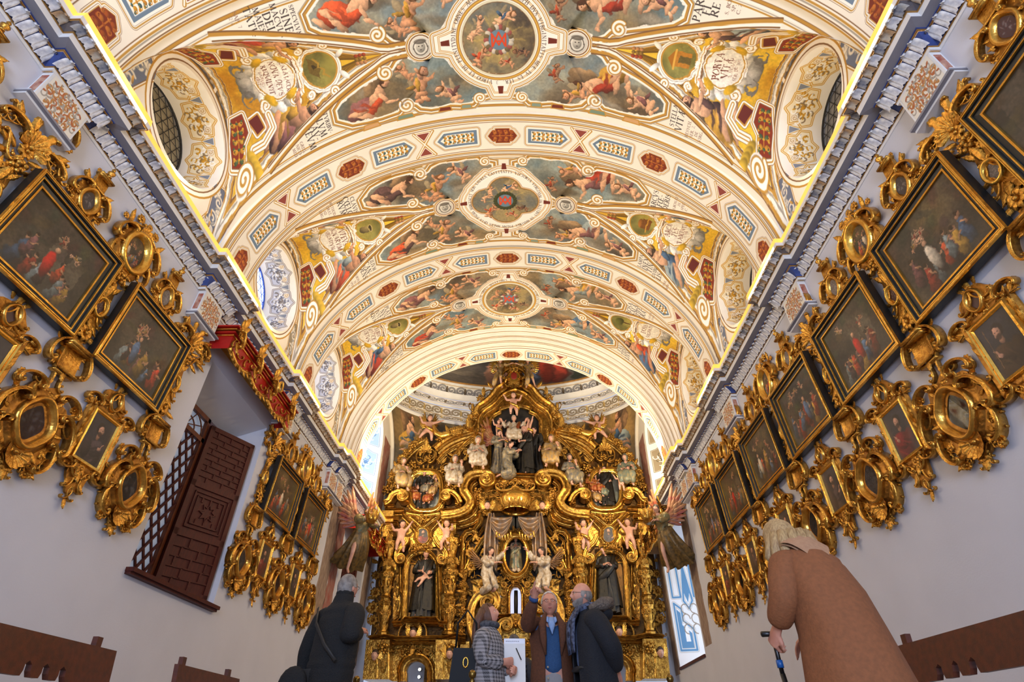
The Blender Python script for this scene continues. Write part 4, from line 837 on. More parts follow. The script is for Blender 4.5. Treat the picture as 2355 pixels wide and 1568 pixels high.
# ---- short pilaster blocks below each break
def arab_panel(seed):
    A = Art(.62, .5, 260, (.90, .87, .80), seed); c = ((.74, .52, .28), (.66, .62, .56), (.70, .40, .22))
    for i in range(26):
        t = i*2.4; r = .045*math.sqrt(i); x, y = r*math.cos(t)*1.15, r*math.sin(t)*.95
        for sx in (-1, 1): A.line(_arc(sx*abs(x), y, .035, .04, t*57, t*57 + 260, 8), .017, c[i % 3]); A.ell(sx*abs(x) + .02*sx, y + .02, .03, .012, t, c[(i+1) % 3], .2, .5)
    A.line([(-.29, -.23), (.29, -.23), (.29, .23), (-.29, .23)], .012, (.62, .45, .28), True); return A.image('pilaster_arabesque')
PANM = img_mat('pilaster_arabesque', arab_panel(2), .8)
MARB = mat('red_marbling', (.62, .28, .20), .6, 0, (.78, .62, .52), 14)
for s in (-1, 1):
    Xw = CX + s*HW
    for i, (a, b) in enumerate(((2.54, 3.04), (5.70, 6.22), (8.84, 9.42), (11.94, 12.45), (12.55, 13.02))):
        pb = struct('pilaster_block', None); pb['label'] = 'white pilaster stub with arabesque panel under the %s cornice, %s from the front' % ('left' if s < 0 else 'right', ('first', 'second', 'third', 'fourth', 'last')[i]); pb['group'] = 'pilaster stubs below the cornice'
        pb.location = (Xw, (a + b)/2, 5.50); w = (b - a)/2
        MB().box(-s*.11 if s > 0 else 0, 0 if s > 0 else .11, -w, w, -.20, .22).obj('block', WHITEP, pb, False)
        e = MB(); X = -s*.113; e.add([(X, -w*.9, -.18), (X, w*.9, -.18), (X, w*.9, .20), (X, -w*.9, .20)], [(0, 1, 2, 3)]); me = e.mesh('arabesque_panel', PANM, False); uvmap(me, lambda co: np.stack([co[:,1]/(2*w) + .5, co[:,2]/.5 + .5], 1)); link('arabesque_panel', me, pb)
        for kk, (d, z0, z1, ma) in enumerate(((.14, -.22, -.20, WHITEP), (.16, -.245, -.22, GREYP), (.12, -.27, -.245, WHITEP))): MB().box(min(0, -s*d), max(0, -s*d), -w - .03 - d*.2, w + .03 + d*.2, z0, z1).obj('base_moulding', ma, pb, False)
        MB().box(min(-s*.02, -s*.09), max(-s*.02, -s*.09), -w - .004, -w, -.13, .15).obj('side_panel', MARB, pb, False)

# ---- chancel: side walls with tall windows, pendentives, oval ring and painted shell
CY, RA, RB = 15.62, 4.27, 2.42
def winloop(a, b, c, d, arch):
    if not arch: return rect(a, b, c, d)
    r = (b - a)/2; return [(a, c), (b, c)] + [((a + b)/2 + r*math.cos(t), d - r + r*math.sin(t)) for t in np.linspace(0, PI, 14)]
CHW = (14.45, 16.25, 6.35, 9.3)
for s in (-1, 1):
    X = CX + s*HW; out = [(13.3, 6.1), (18.1, 6.1), (18.1, 10.2), (13.3, 10.2)]
    struct('wall_left' if s < 0 else 'wall_right', poly_wall(X, out, [winloop(*CHW, True)]).mesh('chancel_wall', PLASTER, False), 'upper chancel wall on the %s' % ('left' if s < 0 else 'right'))
FRAG = mat('faded_wall_painting', (.46, .37, .31), .85, 0, (.66, .57, .49), 9, stretch=(1, 3.5, .6), detail=8)
FRAGR = mat('faded_red_painting', (.58, .30, .25), .85, 0, (.62, .52, .45), 7, stretch=(1, 3, .8), detail=8)
def recess(name, label, s, box, depth, splay, arch, jamb, pane, bars=None, sillm=None):
    a, b, c, d = box; L0 = np.array(winloop(a, b, c, d, arch)); cen = np.array([(a+b)/2, (c+d)/2]); L1 = cen + (L0 - cen)*[splay, .97]
    X = CX + s*HW; o = struct(name, None, label)
    n = len(L0)
    def strip(i0, i1, nm, m, uv=None):
        idx = [(i0 + k) % n for k in range((i1 - i0) % n + 1)]; V = np.array([[(X, *L0[i]) for i in idx], [(X + s*depth, *L1[i]) for i in idx]]); e = MB().grid(V); me = e.mesh(nm, m, False)
        if uv: uvmap(me, uv)
        return link(nm, me, o)
    h = d - c; zu = lambda co: np.stack([np.abs(co[:,0] - X)/depth, (co[:,2] - c)/h], 1)
    strip(0, 1, 'sill', sillm or WHITEP)
    if arch: strip(1, 5, 'far_jamb', jamb, zu); strip(5, 11, 'soffit', WHITEP); strip(11, n, 'near_jamb', WHITEP)
    else: strip(1, 2, 'far_jamb', jamb, zu); strip(2, 3, 'soffit', WALLM); strip(3, 4, 'near_jamb', WALLM)
    MB().add([(X + s*depth, *p) for p in L1], [tuple(range(n))]).obj('pane', pane, o, False)
    return o, L1
AZB = img_mat('blue_splay_ornament', azulejo_art(.7, 2.9, 4), .7); AZDIM = img_mat('dimmed_splay_ornament', azulejo_art(.7, 2.9, 6, True), .7)  # right side: same ornament, its dimness put into browner colours
recess('window_7', 'tall daylit window with blue ornament in the left chancel wall', -1, CHW, .85, .72, True, AZB, SKYPANE)
recess('window_8', 'tall window with dimmed ornament in the right chancel wall', 1, CHW, .85, .72, True, AZDIM, GLASSG)
def strapwork():
    A = Art(1.0, 3.2, 110, (.90, .92, .95), 9); b = (.36, .56, .74); k = (.58, .53, .48)
    for P in ([(-.40, .1), (-.40, 1.42), (.40, 1.42), (.40, 1.2), (-.18, 1.2), (-.18, .1)], [(-.12, 0), (0, .95), (.12, .0), (0, -.2)], [(-.40, -1.2), (-.40, -.05), (-.22, -.2), (-.22, -.5), (.02, -.7), (.02, -1.2)], [(.40, -1.2), (.40, -.05), (.26, -.2), (.26, -1.2)], [(.18, .1), (.18, 1.1), (.40, 1.1), (.40, .1)]):
        A.line(P, .10, k, True); A.line(P, .085, (.93, .95, .97), True); A.line(P, .05, b, True); 
    A.poly([(-.10, .3), (0, .8), (.10, .3), (0, -.05)], b); A.poly([(-.36, -1.15), (-.36, -.2), (-.26, -.3), (-.26, -.6), (-.04, -.8), (-.04, -1.15)], b); A.poly([(-.22, -1.0), (-.22, -.5), (-.12, -.62), (-.1, -1.0)], (.93, .95, .97)); A.poly([(.3, -1.15), (.3, -.2), (.37, -.2), (.37, -1.15)], b)
    for s_ in (-1, 1):
        for q in range(3): A.line(_arc(s_*.12, -.2 - .25*q, .1, .12, 0, 270, 8), .025, k)
    A.poly([(-.5, -1.6), (.5, -1.6), (.5, -1.28), (-.5, -1.28)], (.92, .93, .95)); return A.image('strapwork_painting')
rw, L1 = recess('window_9', 'deep window niche painted with blue strapwork in the right chancel wall', 1, CWR, .95, .80, False, img_mat('blue_strapwork', strapwork(), .7), SKYPANE, sillm=WHITEP)
MB().box(XR - .03, XR + .03, 14.0, 16.5, 2.07, 2.13).obj('wooden_sill', WOODR, rw, False)
lw, L1 = recess('window_10', 'shuttered window niche in the left chancel wall', -1, CWL, .6, .9, False, WALLM, GLASSG)
def fragment(X, ybase, z0, z1, w, lean, seed, m, name, s):
    """remains of an older wall painting: a ragged strip of coloured plaster, 4 mm proud"""
    R = random.Random(seed); n = 26; a, b = [], []
    for i in range(n):
        t = i/(n-1); z = z0 + (z1-z0)*t; c = ybase + lean*t; a.append((c - w/2 - R.uniform(0, .10)*w, z)); b.append((c + w/2 + R.uniform(0, .10)*w, z))
    P = a + b[::-1]; e = MB(); n2 = len(P)
    e.grid(np.array([[(X - s*.004, *p) for p in a], [(X - s*.004, *p) for p in b]])); e.grid(np.array([[(X - s*.004, *p) for p in P], [(X, *p) for p in P]]), cv=True)
    return e.obj(name, m, None, False)
for X, s, y, w, m, sd in ((XL, -1, 13.75, .5, FRAGR, 1), (XL, -1, 13.15, .6, FRAG, 2), (XL, -1, 16.75, .55, FRAG, 3), (XR, 1, 13.62, .5, FRAG, 4), (XR, 1, 16.85, .45, FRAG, 5)):
    f = fragment(X, y, 2.25 if sd < 5 else 2.0, 5.55, w, .05, sd, m, 'wall_painting_remnant', s); f['kind'] = 'structure'; f.name = 'trim_%d' % (sd + 2)
# upper chancel: warm marbled strips flanking the windows
for X, s in ((XL, -1), (XR, 1)):
    for y, w, sd in ((16.95, .75, 7), (13.8, .6, 8)): f = fragment(X, y, 6.2, 8.9, w, -.1, sd, FRAGR if sd == 7 else FRAG, 'trim_%d' % (sd + 1 + s), s); f['kind'] = 'structure'
# pendentives
def ringpt(t, a, b, z): return np.array([CX + a*math.cos(t), CY + b*math.sin(t), z])
def angel_spandrel(seed):
    A = Art(3.2, 3.2, 110, (.34, .29, .22), seed); A.cloudfill([(-1.6, -1.6), (1.6, -1.6), (1.6, 1.6), (-1.6, 1.6)], [(.38, .31, .20), (.56, .44, .27), (.27, .25, .20), (.46, .42, .32)], .7, seed)
    q = -1 if seed % 2 else 1; A.ell(q*.42, 1.0, .5, .45, 0, (.72, .54, .26), 1.2, .1, .6); angel(A, q*.42, .95, .95, q*-.9, -q, 3 if q < 0 else 5, 1, seed, True, (.40, .30, .2)); A.ell(q*.3, .55, .3, .12, 0, (.50, .46, .38), .8, .5); A.brush([(-1.6, -1.6), (1.6, -1.6), (1.6, 1.6), (-1.6, 1.6)], .03, .15, seed); return A.image('spandrel_painting')
for qi, (sx, sy) in enumerate(((-1, 1), (1, 1), (-1, -1), (1, -1))):
    G = []; ts = np.linspace(0, PI/2, 25)
    for t in ts:
        tt = t if sx > 0 else PI - t; tt = tt if sy > 0 else -tt
        top = ringpt(tt, RA, RB, 10.02)
        d = np.array([math.cos(tt)*1.0, math.sin(tt)*1.0]); k = min(HW/max(abs(d[0]), 1e-6), 2.46/max(abs(d[1]), 1e-6))
        low = np.array([CX + d[0]*k, CY + d[1]*k, 0]); cx_ = abs(low[0] - CX)/HW; cy_ = abs(low[1] - CY)/2.46
        e = max(0, (1 - cy_)) if cx_ > .999 else max(0, (1 - cx_)); low[2] = 6.7 + (9.95 - 6.7)*math.sqrt(max(0, 1 - (1 - min(1, e))**2))
        G.append([low + (top - low)*np.array([u**1.5, u**1.5, u]) for u in np.linspace(0, 1, 9)])
    m = MB().grid(np.array(G)); me = m.mesh('pendentive', img_mat('spandrel', angel_spandrel(21 + qi), .8) if sy > 0 else PLASTER)
    if sy > 0: uvmap(me, lambda co, sx=sx: np.stack([np.clip(((np.abs(co[:,0] - CX) - 2.0)/2.6)*sx*.8 + (.1 if sx > 0 else .9), 0, 1), np.clip((co[:,2] - 6.6)/3.6, 0, 1)], 1))
    link('pendentive', me, ceil)
    if sy > 0:
        b = [g[0] for g in G]; tp = [g[-1] for g in G]
        MB().tube([p + (np.array([CX, CY, p[2]]) - p)*.01 for p in [b[k] + (tp[k]-b[k])*0 for k in range(len(b))]], .07, 6).obj('pendentive_rib', PLASTER, ceil)
# ring: stacked painted bands, each stepping in
def frieze_art(seed, blue):
    A = Art(8, .34, 110, (.93, .91, .87), seed); c = ((.36, .37, .42), (.66, .64, .62), (.42, .36, .28)) if blue else ((.40, .33, .24), (.66, .60, .50), (.74, .62, .38))
    for k in range(16):
        x = -4 + (k + .5)*.5; sg = 1 if k % 2 else -1
        for q in (0, 1):
            a = np.linspace(0, 9, 22); r = .14*(1 - .8*a/9); A.line([(x + (.12 if q else -.12) + v*math.cos(t)*1.0*sg, v*math.sin(t)*(1 if q else -1)) for v, t in zip(r, a)], .05, c[0]); A.line([(x + (.12 if q else -.12) + v*math.cos(t)*sg, v*math.sin(t)*(1 if q else -1)) for v, t in zip(r, a)], .025, c[1])
        A.ell(x, .0, .03, .12, 0, c[2], .2, .5); A.ell(x + .25, -.08, .05, .03, .6, c[1], .2, .5)
    A.line([(-4, .16), (4, .16)], .02, (.70, .55, .28)); A.line([(-4, -.16), (4, -.16)], .02, (.70, .55, .28)); return A.image('ring_frieze')
FR1 = img_mat('brown_ring_frieze', frieze_art(3, False), .8); FR2 = img_mat('grey_ring_frieze', frieze_art(4, True), .8); FR3 = img_mat('leaf_ring_frieze', frieze_art(6, False), .8)
TT = np.linspace(0, 2*PI, 97)
RINGP = [('ring_band', WHITEP, [(0, 9.98), (.03, 9.99), (.03, 10.10)]), ('ring_line', LEAD, [(.0, 10.10), (.03, 10.11)]), ('ring_leaf_band', FR3, [(.04, 10.11), (.05, 10.25)]), ('ring_frieze', FR1, [(.02, 10.26), (.02, 10.62)]), ('ring_fillet', WHITEP, [(.06, 10.63), (.10, 10.66), (.10, 10.72)]),
         ('ring_leaf_band', FR2, [(.12, 10.72), (.22, 10.86)]), ('ring_corona', WHITEP, [(.24, 10.87), (.34, 10.89), (.34, 11.0), (.40, 11.06)]), ('ring_top', WHITEP, [(.40, 11.06), (.18, 11.08)]), ('upper_frieze', FR2, [(.18, 11.08), (.20, 11.52)]), ('ring_fillet', WHITEP, [(.20, 11.52), (.26, 11.54), (.26, 11.60)]), ('bead_fillet', OCHRE, [(.262, 11.60), (.29, 11.62), (.29, 11.66)])]
for nm, m_, prof in RINGP:
    e = MB().grid(np.array([[ringpt(t, RA - d, RB - d, z) for t in TT] for d, z in prof]), flip=True); me = e.mesh(nm, m_); zz = [p[1] for p in prof]
    uvmap(me, lambda co, zz=zz: np.stack([np.arctan2((co[:,1] - CY)/RB, (co[:,0] - CX)/RA)/(2*PI)*2.0 % 1.0001, (co[:,2] - zz[0])/(zz[-1] - zz[0])], 1)); link(nm, me, ceil)
def dome_art():
    A = Art(8, 3, 130, (.35, .32, .30), 5); full = [(-4, -1.5), (4, -1.5), (4, 1.5), (-4, 1.5)]; A.cloudfill(full, [(.30, .28, .27), (.44, .41, .38), (.24, .22, .21), (.52, .46, .38)], .9, 5)
    A.poly([(-4, -1.5), (4, -1.5), (4, -1.0), (-4, -1.1)], (.27, .25, .24), .6)
    fig = [(-3.4, (.60, .42, .22)), (-2.7, (.66, .42, .18)), (-2.25, (.20, .19, .21)), (-1.9, (.40, .27, .18)), (-1.3, (.52, .48, .50)), (-.2, (.66, .48, .40)), (.15, (.36, .40, .52)), (.55, (.58, .20, .14)), (1.0, (.26, .30, .24)), (1.35, (.64, .18, .12)), (1.75, (.60, .58, .54)), (2.3, (.34, .26, .21)), (2.9, (.50, .46, .44)), (3.5, (.42, .36, .30))]
    for x, c in fig:
        c = np.array(c); A.ell(x, -.75, .20, .75, .05, c, .2, .9); A.ell(x - .08, -.9, .10, .6, -.1, c*.75, .4, .8); A.ell(x + .1, -.6, .06, .5, .1, c*1.25, .4, .6); A.ell(x, .12, .085, .11, 0, (.62, .46, .34), .2, .7); A.ell(x, .2, .09, .06, 0, (.2, .15, .11), .3, .4); A.ell(x + .12, -.3, .14, .04, .7, (.60, .44, .33), .3, .7)
    A.poly([(-1.0, -.1), (.4, .0), (.4, .1), (-1.0, .0)], (.30, .28, .26)); A.brush(full, .03, .12, 3, .12); return A.image('dome_painting')
DM = MB().grid(np.array([[ringpt(t, (RA - .29)*math.cos(v), (RB - .29)*math.cos(v), 11.66 + 1.7*math.sin(v)) for t in TT] for v in np.linspace(0, PI/2*.99, 14)]), flip=True)
me = DM.mesh('painted_dome', img_mat('dome_fresco', dome_art(), .8)); uvmap(me, lambda co: np.stack([1 - (np.arctan2(-(co[:,0] - CX)/RA, (co[:,1] - CY)/RB)/(2*PI) + .5), np.clip((co[:,2] - 11.66)/2.0, 0, 1)], 1)); link('painted_dome', me, ceil)
struct('wall_back', MB().box(XL - .1, XR + .1, 18.08, 18.18, 5.6, 10.3).mesh('wall_back', mat('dark_plaster', (.40, .36, .32), .9, 0, (.34, .30, .26), 4), False), 'wall behind the altarpiece')
# ------------------------------------------------------------------ carved ornament
def curl(kf, n=64, L=1.0):
    """a plane curve from its curvature"""
    s = np.linspace(0, 1, n); k = np.array([kf(t) for t in s]); th = np.concatenate([[0], np.cumsum((k[1:] + k[:-1])/2*np.diff(s))]); ds = np.diff(s)
    x = np.concatenate([[0], np.cumsum(np.cos((th[1:] + th[:-1])/2)*ds)]); z = np.concatenate([[0], np.cumsum(np.sin((th[1:] + th[:-1])/2)*ds)]); return np.stack([x, z], 1), s
def ribbon(P2, s, w, d, lift=0.0, grow=.45):
    k = len(P2); tap = grow + (1-grow)*np.sin(PI*np.clip(s, 0, 1))**.6
    P = np.stack([P2[:,0], -d*.55*np.ones(k) - lift*np.abs(2*s - 1)**3, P2[:,1]], 1)
    sec = np.array([(-1, -.9), (-1, .55), (-.72, 1), (-.25, .62), (.25, .62), (.72, 1), (1, .55), (1, -.9)])
    return MB().tube(P, np.stack([w*tap, d*.6*np.ones(k)], 1), sec=sec)
def norm1(P2, axis=1):
    P2 = P2 - (P2.max(0) + P2.min(0))/2; return P2/(P2[:,axis].max() - P2[:,axis].min())
def c_scroll(n=76, tight=62, w=.036, d=.22):
    P, s = curl(lambda t: -(2.6 + tight*(abs(2*t-1)**4.5)), n); P = norm1(P, 0); P = np.stack([P[:,1], -P[:,0]], 1)   # standing C
    if P[n//2, 0] < P[0, 0]: P[:,0] *= -1
    P[:,0] -= (P[:,0].max() + P[:,0].min())/2; m = ribbon(P, s, w, d, .04, .6)
    for e in (0, -1): m.ell((P[e,0], -d*.9, P[e,1]), (w*1.1, d*.5, w*1.1), 8, 6)
    return m
def s_scroll(n=76, tight=62, w=.032, d=.18):
    P, s = curl(lambda t: (1 if t > .5 else -1)*(1.0 + tight*(abs(2*t-1)**4.5)), n); c = P - P.mean(0); a = np.linalg.svd(c, full_matrices=False)[2][0]; P = np.stack([c @ np.array([-a[1], a[0]]), c @ a], 1); P = norm1(P)
    m = ribbon(P, s, w, d, .04, .6)
    for e in (0, -1): m.ell((P[e,0], -d*.9, P[e,1]), (w*1.1, d*.5, w*1.1), 8, 6)
    return m
def acanthus(n=11, curlo=.22, wid=.42, lobes=4):
    """leaf rising along z from 0 to 1, tip rolled towards the viewer"""
    G = []
    for i, t in enumerate(np.linspace(0, 1, n*2)):
        w = wid*.5*math.sin(PI*min(1, t*.86 + .12))*(1 - .28*abs(math.sin(lobes*PI*t))**.5) + .015; y = -.06 - curlo*t**2.2 - .10*math.sin(PI*t); z = t - .22*max(0, t-.75)*2
        G.append([(v*w, y + .055*(1 - abs(v)) * (-1) + .03*math.cos(v*7), z - .10*abs(v)*t) for v in (-1, -.66, -.33, 0, .33, .66, 1)])
    G = np.array(G); B = G.copy(); B[..., 1] += .05
    return MB().grid(G, flip=True).grid(B)
def rosette(np_=8, r=.5):
    m = MB()
    for k in range(np_):
        a = 2*PI*k/np_; c, s = math.cos(a), math.sin(a); G = []
        for t in np.linspace(.12, 1, 5):
            w = r*.33*math.sin(PI*min(1, t*.8 + .15)); y = -.10 - .20*math.sin(t*PI*.75) + .05*t
            G.append([(c*t*r - s*v*w, y - .04*(1 - abs(v)), s*t*r + c*v*w) for v in (-1, -.4, .4, 1)])
        m.grid(np.array(G), flip=True)
        G = np.array(G); G[..., 1] += .05; m.grid(G)
    m.ell((0, -.24, 0), (r*.26, .12, r*.26), 10, 6); m.lathe([(r*.7, 0), (r*.5, -.12), (.01, -.14)], ax='y', n=10); return m
def shell(n=9):
    m = MB(); G = []; k = n*4 + 1
    for t in np.linspace(.06, 1, 9):
        row = []
        for j in range(k):
            a = PI*(-.12 + 1.24*j/(k-1)); rip = abs(math.sin(PI*n*j/(k-1))); r = t*(1 - .10*(1 - rip)*t); row.append((r*math.cos(a)*.62, -.07 - .20*math.sin(t*PI*.6)*(.6 + .4*rip) - .12*t*t, r*math.sin(a)*.72))
        G.append(row)
    G = np.array(G); m.grid(G); B = G.copy(); B[..., 1] += .05; m.grid(B, flip=True); m.ell((0, -.18, .0), (.13, .12, .10), 10, 6); return m
def fruit(seed=1, n=11):
    R = random.Random(seed); m = MB()
    for i in range(n):
        a = i*2.4; r = .13*math.sqrt(i); m.ell((r*math.cos(a), -.15 - .10*(1 - r*1.6) + R.uniform(-.03, .03), r*math.sin(a)), (R.uniform(.10, .17),)*3, 8, 6)
    for i in range(6):
        a = i*PI/3 + .3; m.join(acanthus(5, .2, .5, 3), T(.30*math.cos(a), 0, .30*math.sin(a), ry=PI/2 - a, s=.36))
    return m
def finial():
    return MB().lathe([(.02, 0), (.16, .03), (.10, .10), (.07, .18), (.20, .30), (.24, .42), (.14, .52), (.06, .58), (.10, .66), (.12, .76), (.05, .90), (.005, 1)], n=12)
def bracket():
    """volute console: wide ribbon rolled at both ends, seen from the front as a fluted block"""
    P, s = curl(lambda t: (1 if t > .5 else -1)*(1.0 + 26*abs(2*t-1)**4), 40); P = norm1(P, 0)
    G = []
    for x in (-.42, -.36, -.30, -.1, .1, .30, .36, .42):
        dd = .03 if abs(x) in (.30, .1) else 0; G.append([(x, -.20 - (p[1])*.55 + dd, -p[0]) for p in P])
    m = MB().grid(np.array(G))
    for x in (-.42, .42): m.add([(x, -.2 - p[1]*.55, -p[0]) for p in P[8:-8:3]] + [(x, 0, -P[-9][0]), (x, 0, -P[8][0])], [tuple(range(len(P[8:-8:3]) + 2))])
    m.box(-.5, .5, -.42, 0, .46, .56); m.box(-.46, .46, -.36, 0, .40, .46); m.box(-.40, .40, -.25, 0, -.58, -.5); return m
OM = {k: f.mesh(k, GOLD) for k, f in dict(c=c_scroll(), c2=c_scroll(tight=48, w=.05, d=.30), s=s_scroll(), leaf=acanthus(), flower=rosette(), shell=shell(), fruit=fruit(), finial=finial(), bracket=bracket(), cf=c_scroll(40), sf=s_scroll(40), leaff=acanthus(6)).items()}
OMR = {}
for k, me in OM.items(): c = me.copy(); c.materials[0] = GOLDR; OMR[k] = c
NM = dict(c='scroll', c2='scroll', s='scroll', leaf='leaf', flower='rosette', shell='shell', fruit='fruit_cluster', finial='finial', bracket='volute_bracket', cf='scroll', sf='scroll', leaff='leaf')
class Kit:
    def __init__(s): s.it = []
    def put(s, k, x, z, sc, ry=0, y=0.0, mx=1, sz=1, dp=1, rx=0):
        s.it.append((NM[k], OM[k], T(x, y, z, ry=ry, rx=rx, s=sc, sx=mx, sz=sz, sy=dp))); return s
    def pair(s, k, x, z, sc, ry=0, y=0.0, sz=1, dp=1, mx=1):
        s.put(k, x, z, sc, ry, y, mx, sz, dp); s.put(k, -x, z, sc, -ry, y, -mx, sz, dp); return s
    def add(s, nm, me, M=None): s.it.append((nm, me, M or Matrix())); return s
    def place(s, root, over=None):
        for i, (nm, me, M) in enumerate(s.it): link(nm, (over or {}).get(nm, me), root, M)
def oval(rx, rz, n=32, lob=0, amp=.0): return [(rx*math.cos(t)*(1 + amp*math.cos(lob*t)), rz*math.sin(t)*(1 + amp*math.cos(lob*t))) for t in np.linspace(0, 2*PI, n, endpoint=False)]
def disc(P, y, name, m):
    e = MB().fan((0, y, 0), [(p[0], y, p[1]) for p in P]); me = e.mesh(name, m, False); P = np.array(P); w, h = np.ptp(P[:,0]), np.ptp(P[:,1]); uvmap(me, lambda co: np.stack([co[:,0]/w + .5, co[:,2]/h + .5], 1)); return me
def rmould(P, prof, name, m, smooth=True): return MB().ring(P, prof).mesh(name, m, smooth)
CAV = [(-.0, -.015), (.006, -.035), (.018, -.05), (.03, -.062), (.045, -.066), (.058, -.058), (.065, -.04), (.07, -.0)]
# mirror cartouche (origin = centre of the glass)
PM = oval(.155, .185, 40, 4, .06)
kM = Kit().add('frame', rmould(PM, [(o*1.15, y*1.5) for o, y in CAV], 'frame', GOLD)).add('backboard', rmould([(x*1.2, z*1.2) for x, z in PM], [(-.06, -.03), (.05, -.05), (.10, -.03), (.13, 0)], 'backboard', GOLDD)).add('mirror_glass', disc(PM, -.03, 'mirror_glass', None))
kM.add('back_plate', MB().prism([(x, z) for x, z in oval(.36, .40, 48, 9, .07)], -.03, 0).xf(T(0, 0, -.02)).mesh('back_plate', GOLDD, False))
kM.pair('c2', .33, .02, .34, 0.1).pair('c2', .26, .30, .26, -.7).pair('c2', .27, -.24, .28, .8).pair('s', .16, -.36, .26, -1.0).pair('leaf', .31, .20, .20, .9).pair('leaf', .33, -.10, .18, 1.7).pair('c', .40, .12, .18, -.2).pair('leaf', .20, -.33, .18, 2.4).pair('c', .10, -.44, .16, 1.1)
kM.put('shell', 0, -.30, .22, PI).put('flower', 0, -.42, .17).put('leaf', 0, -.40, .20, PI).pair('c', .34, -.20, .17, 1.9).pair('leaf', .10, .26, .16, .5).put('fruit', 0, .27, .16).pair('c', .14, .40, .16, -.5).pair('flower', .22, -.42, .10).pair('flower', .36, .33, .10)
for q in range(9): kM.pair('leaff', .24*math.sin(.25 + q*.31), -.02 + .27*math.cos(.25 + q*.31), .15, .25 + q*.31)
for q in range(4): kM.pair('cf', .12 + .08*q, -.42 + .05*q, .12, 1.6 - .2*q).pair('flower', .07 + .09*q, -.37 + .045*q, .07)
# portrait frame (origin = centre of the canvas)
PR = [(-.18, -.25), (.18, -.25), (.18, .25), (-.18, .25)]
kP = Kit().add('frame', rmould(PR, [(0, -.03), (.012, -.05), (.03, -.045), (.04, -.055), (.05, -.03), (.055, 0)], 'frame', GOLD2, False)).add('canvas', disc(PR, -.028, 'canvas', None)).add('backboard', rmould(PR, [(.05, -.012), (.10, -.03), (.12, -.012), (.125, 0)], 'backboard', GOLDD, False))
for z in (-.20, -.07, .06, .19): kP.pair('leaf', .24, z - .05, .15, .25 if z > 0 else -.3).pair('flower', .25, z + .07, .065)
kP.pair('c2', .29, .34, .20, -.9).pair('bracket', .335, .33, .10, .2).pair('s', .16, .36, .20, -1.1).pair('c', .10, .50, .20, -.2).put('leaf', 0, .56, .18).pair('leaf', .06, .60, .12, .6).put('fruit', 0, .31, .10).pair('flower', .16, .46, .07)
kP.add('back_plate', MB().prism([(x, z) for x, z in oval(.17, .34, 40, 7, .06)], -.025, 0).xf(T(0, 0, -.26)).mesh('back_plate', GOLDD, False)).add('top_plate', MB().prism([(x, z) for x, z in oval(.20, .17, 32, 5, .08)], -.025, 0).xf(T(0, 0, .42)).mesh('top_plate', GOLDD, False))
for q in range(5): kP.pair('leaff', .05 + .055*q, .29 + .02*(q % 2), .11, .2 + .2*q).pair('leaff', .04 + .05*q, -.30 - .02*(q % 2), .11, PI - .3*q)
PO = oval(.055, .075, 20, 4, .04); kP.add('small_frame', MB().ring(PO, [(o*.7, y) for o, y in CAV]).xf(T(0, 0, .46)).mesh('small_frame', GOLD)).add('agate', MB().fan((0, -.03, .46), [(p[0], -.03, p[1] + .46) for p in PO]).mesh('agate', None, False))
kP.pair('c2', .25, -.34, .20, 2.2).pair('s', .14, -.37, .24, .9).pair('c', .11, -.46, .18, .6).put('flower', 0, -.34, .12).put('leaf', 0, -.34, .18, PI).pair('leaf', .07, -.44, .15, 2.7).put('c', .03, -.60, .13, .0, 0).put('c', -.03, -.60, .13, 0, 0, -1).put('leaf', 0, -.64, .14, PI).put('fruit', 0, -.53, .07).pair('flower', .30, -.26, .08)
# small cartouche above a canvas (origin = centre of the stone)
PC = oval(.075, .115, 28, 4, .05)
kC = Kit().add('frame', rmould(PC, CAV, 'frame', GOLD)).add('agate', disc(PC, -.03, 'agate', None)).add('backboard', rmould([(x*1.5, z*1.4) for x, z in PC], [(-.06, -.02), (.04, -.03), (.06, 0)], 'backboard', GOLDD))
kC.pair('c2', .17, .06, .24, 0).pair('c', .15, -.14, .20, .6).pair('s', .27, -.20, .24, -1.1).pair('c', .40, -.27, .18, 1.8).put('bracket', 0, .28, .20, 0).pair('leaf', .10, .18, .17, .9).pair('c', .13, .26, .13, -.8).put('leaf', 0, .36, .15).pair('flower', .08, .42, .07).put('finial', .0, .40, .17, 0, -.07).put('fruit', 0, -.22, .13).pair('flower', .22, -.07, .09).pair('leaf', .33, -.22, .15, 1.7)
for q in range(7): kC.pair('leaff', .12*math.sin(.3 + q*.4), .17*math.cos(.3 + q*.4), .11, .3 + q*.4)
kC.add('back_plate', MB().prism([(x, z) for x, z in oval(.19, .25, 40, 7, .08)], -.025, 0).mesh('back_plate', GOLDD, False)).pair('fruit', .26, -.24, .11)
# oval picture (origin = centre)
PV = oval(.14, .20, 40)
kO = Kit().add('frame', rmould(PV, [(o*1.5, y*1.5) for o, y in CAV], 'frame', GOLD2)).add('canvas', disc(PV, -.03, 'canvas', None)).add('backboard', rmould(oval(.25, .32, 32, 6, .04), [(-.08, -.03), (.02, -.045), (.05, 0)], 'backboard', GOLDD))
kO.pair('c2', .27, .10, .28, 0).pair('c2', .26, -.17, .22, .5).pair('s', .16, .32, .24, -.9).pair('leaf', .24, .26, .20, .5).put('shell', 0, .27, .18).pair('flower', .15, .43, .13).put('flower', .02, .46, .10).pair('leaf', .30, .0, .15, 1.7).pair('c', .14, -.33, .22, 1.0).put('fruit', 0, -.38, .20).pair('leaf', .10, -.40, .18, 2.3).pair('flower', .34, .28, .09).pair('leaf', .33, -.26, .18, 2.0)
for q in range(7): kO.pair('leaff', .22*math.sin(.3 + q*.4), .28*math.cos(.3 + q*.4), .13, .3 + q*.4)
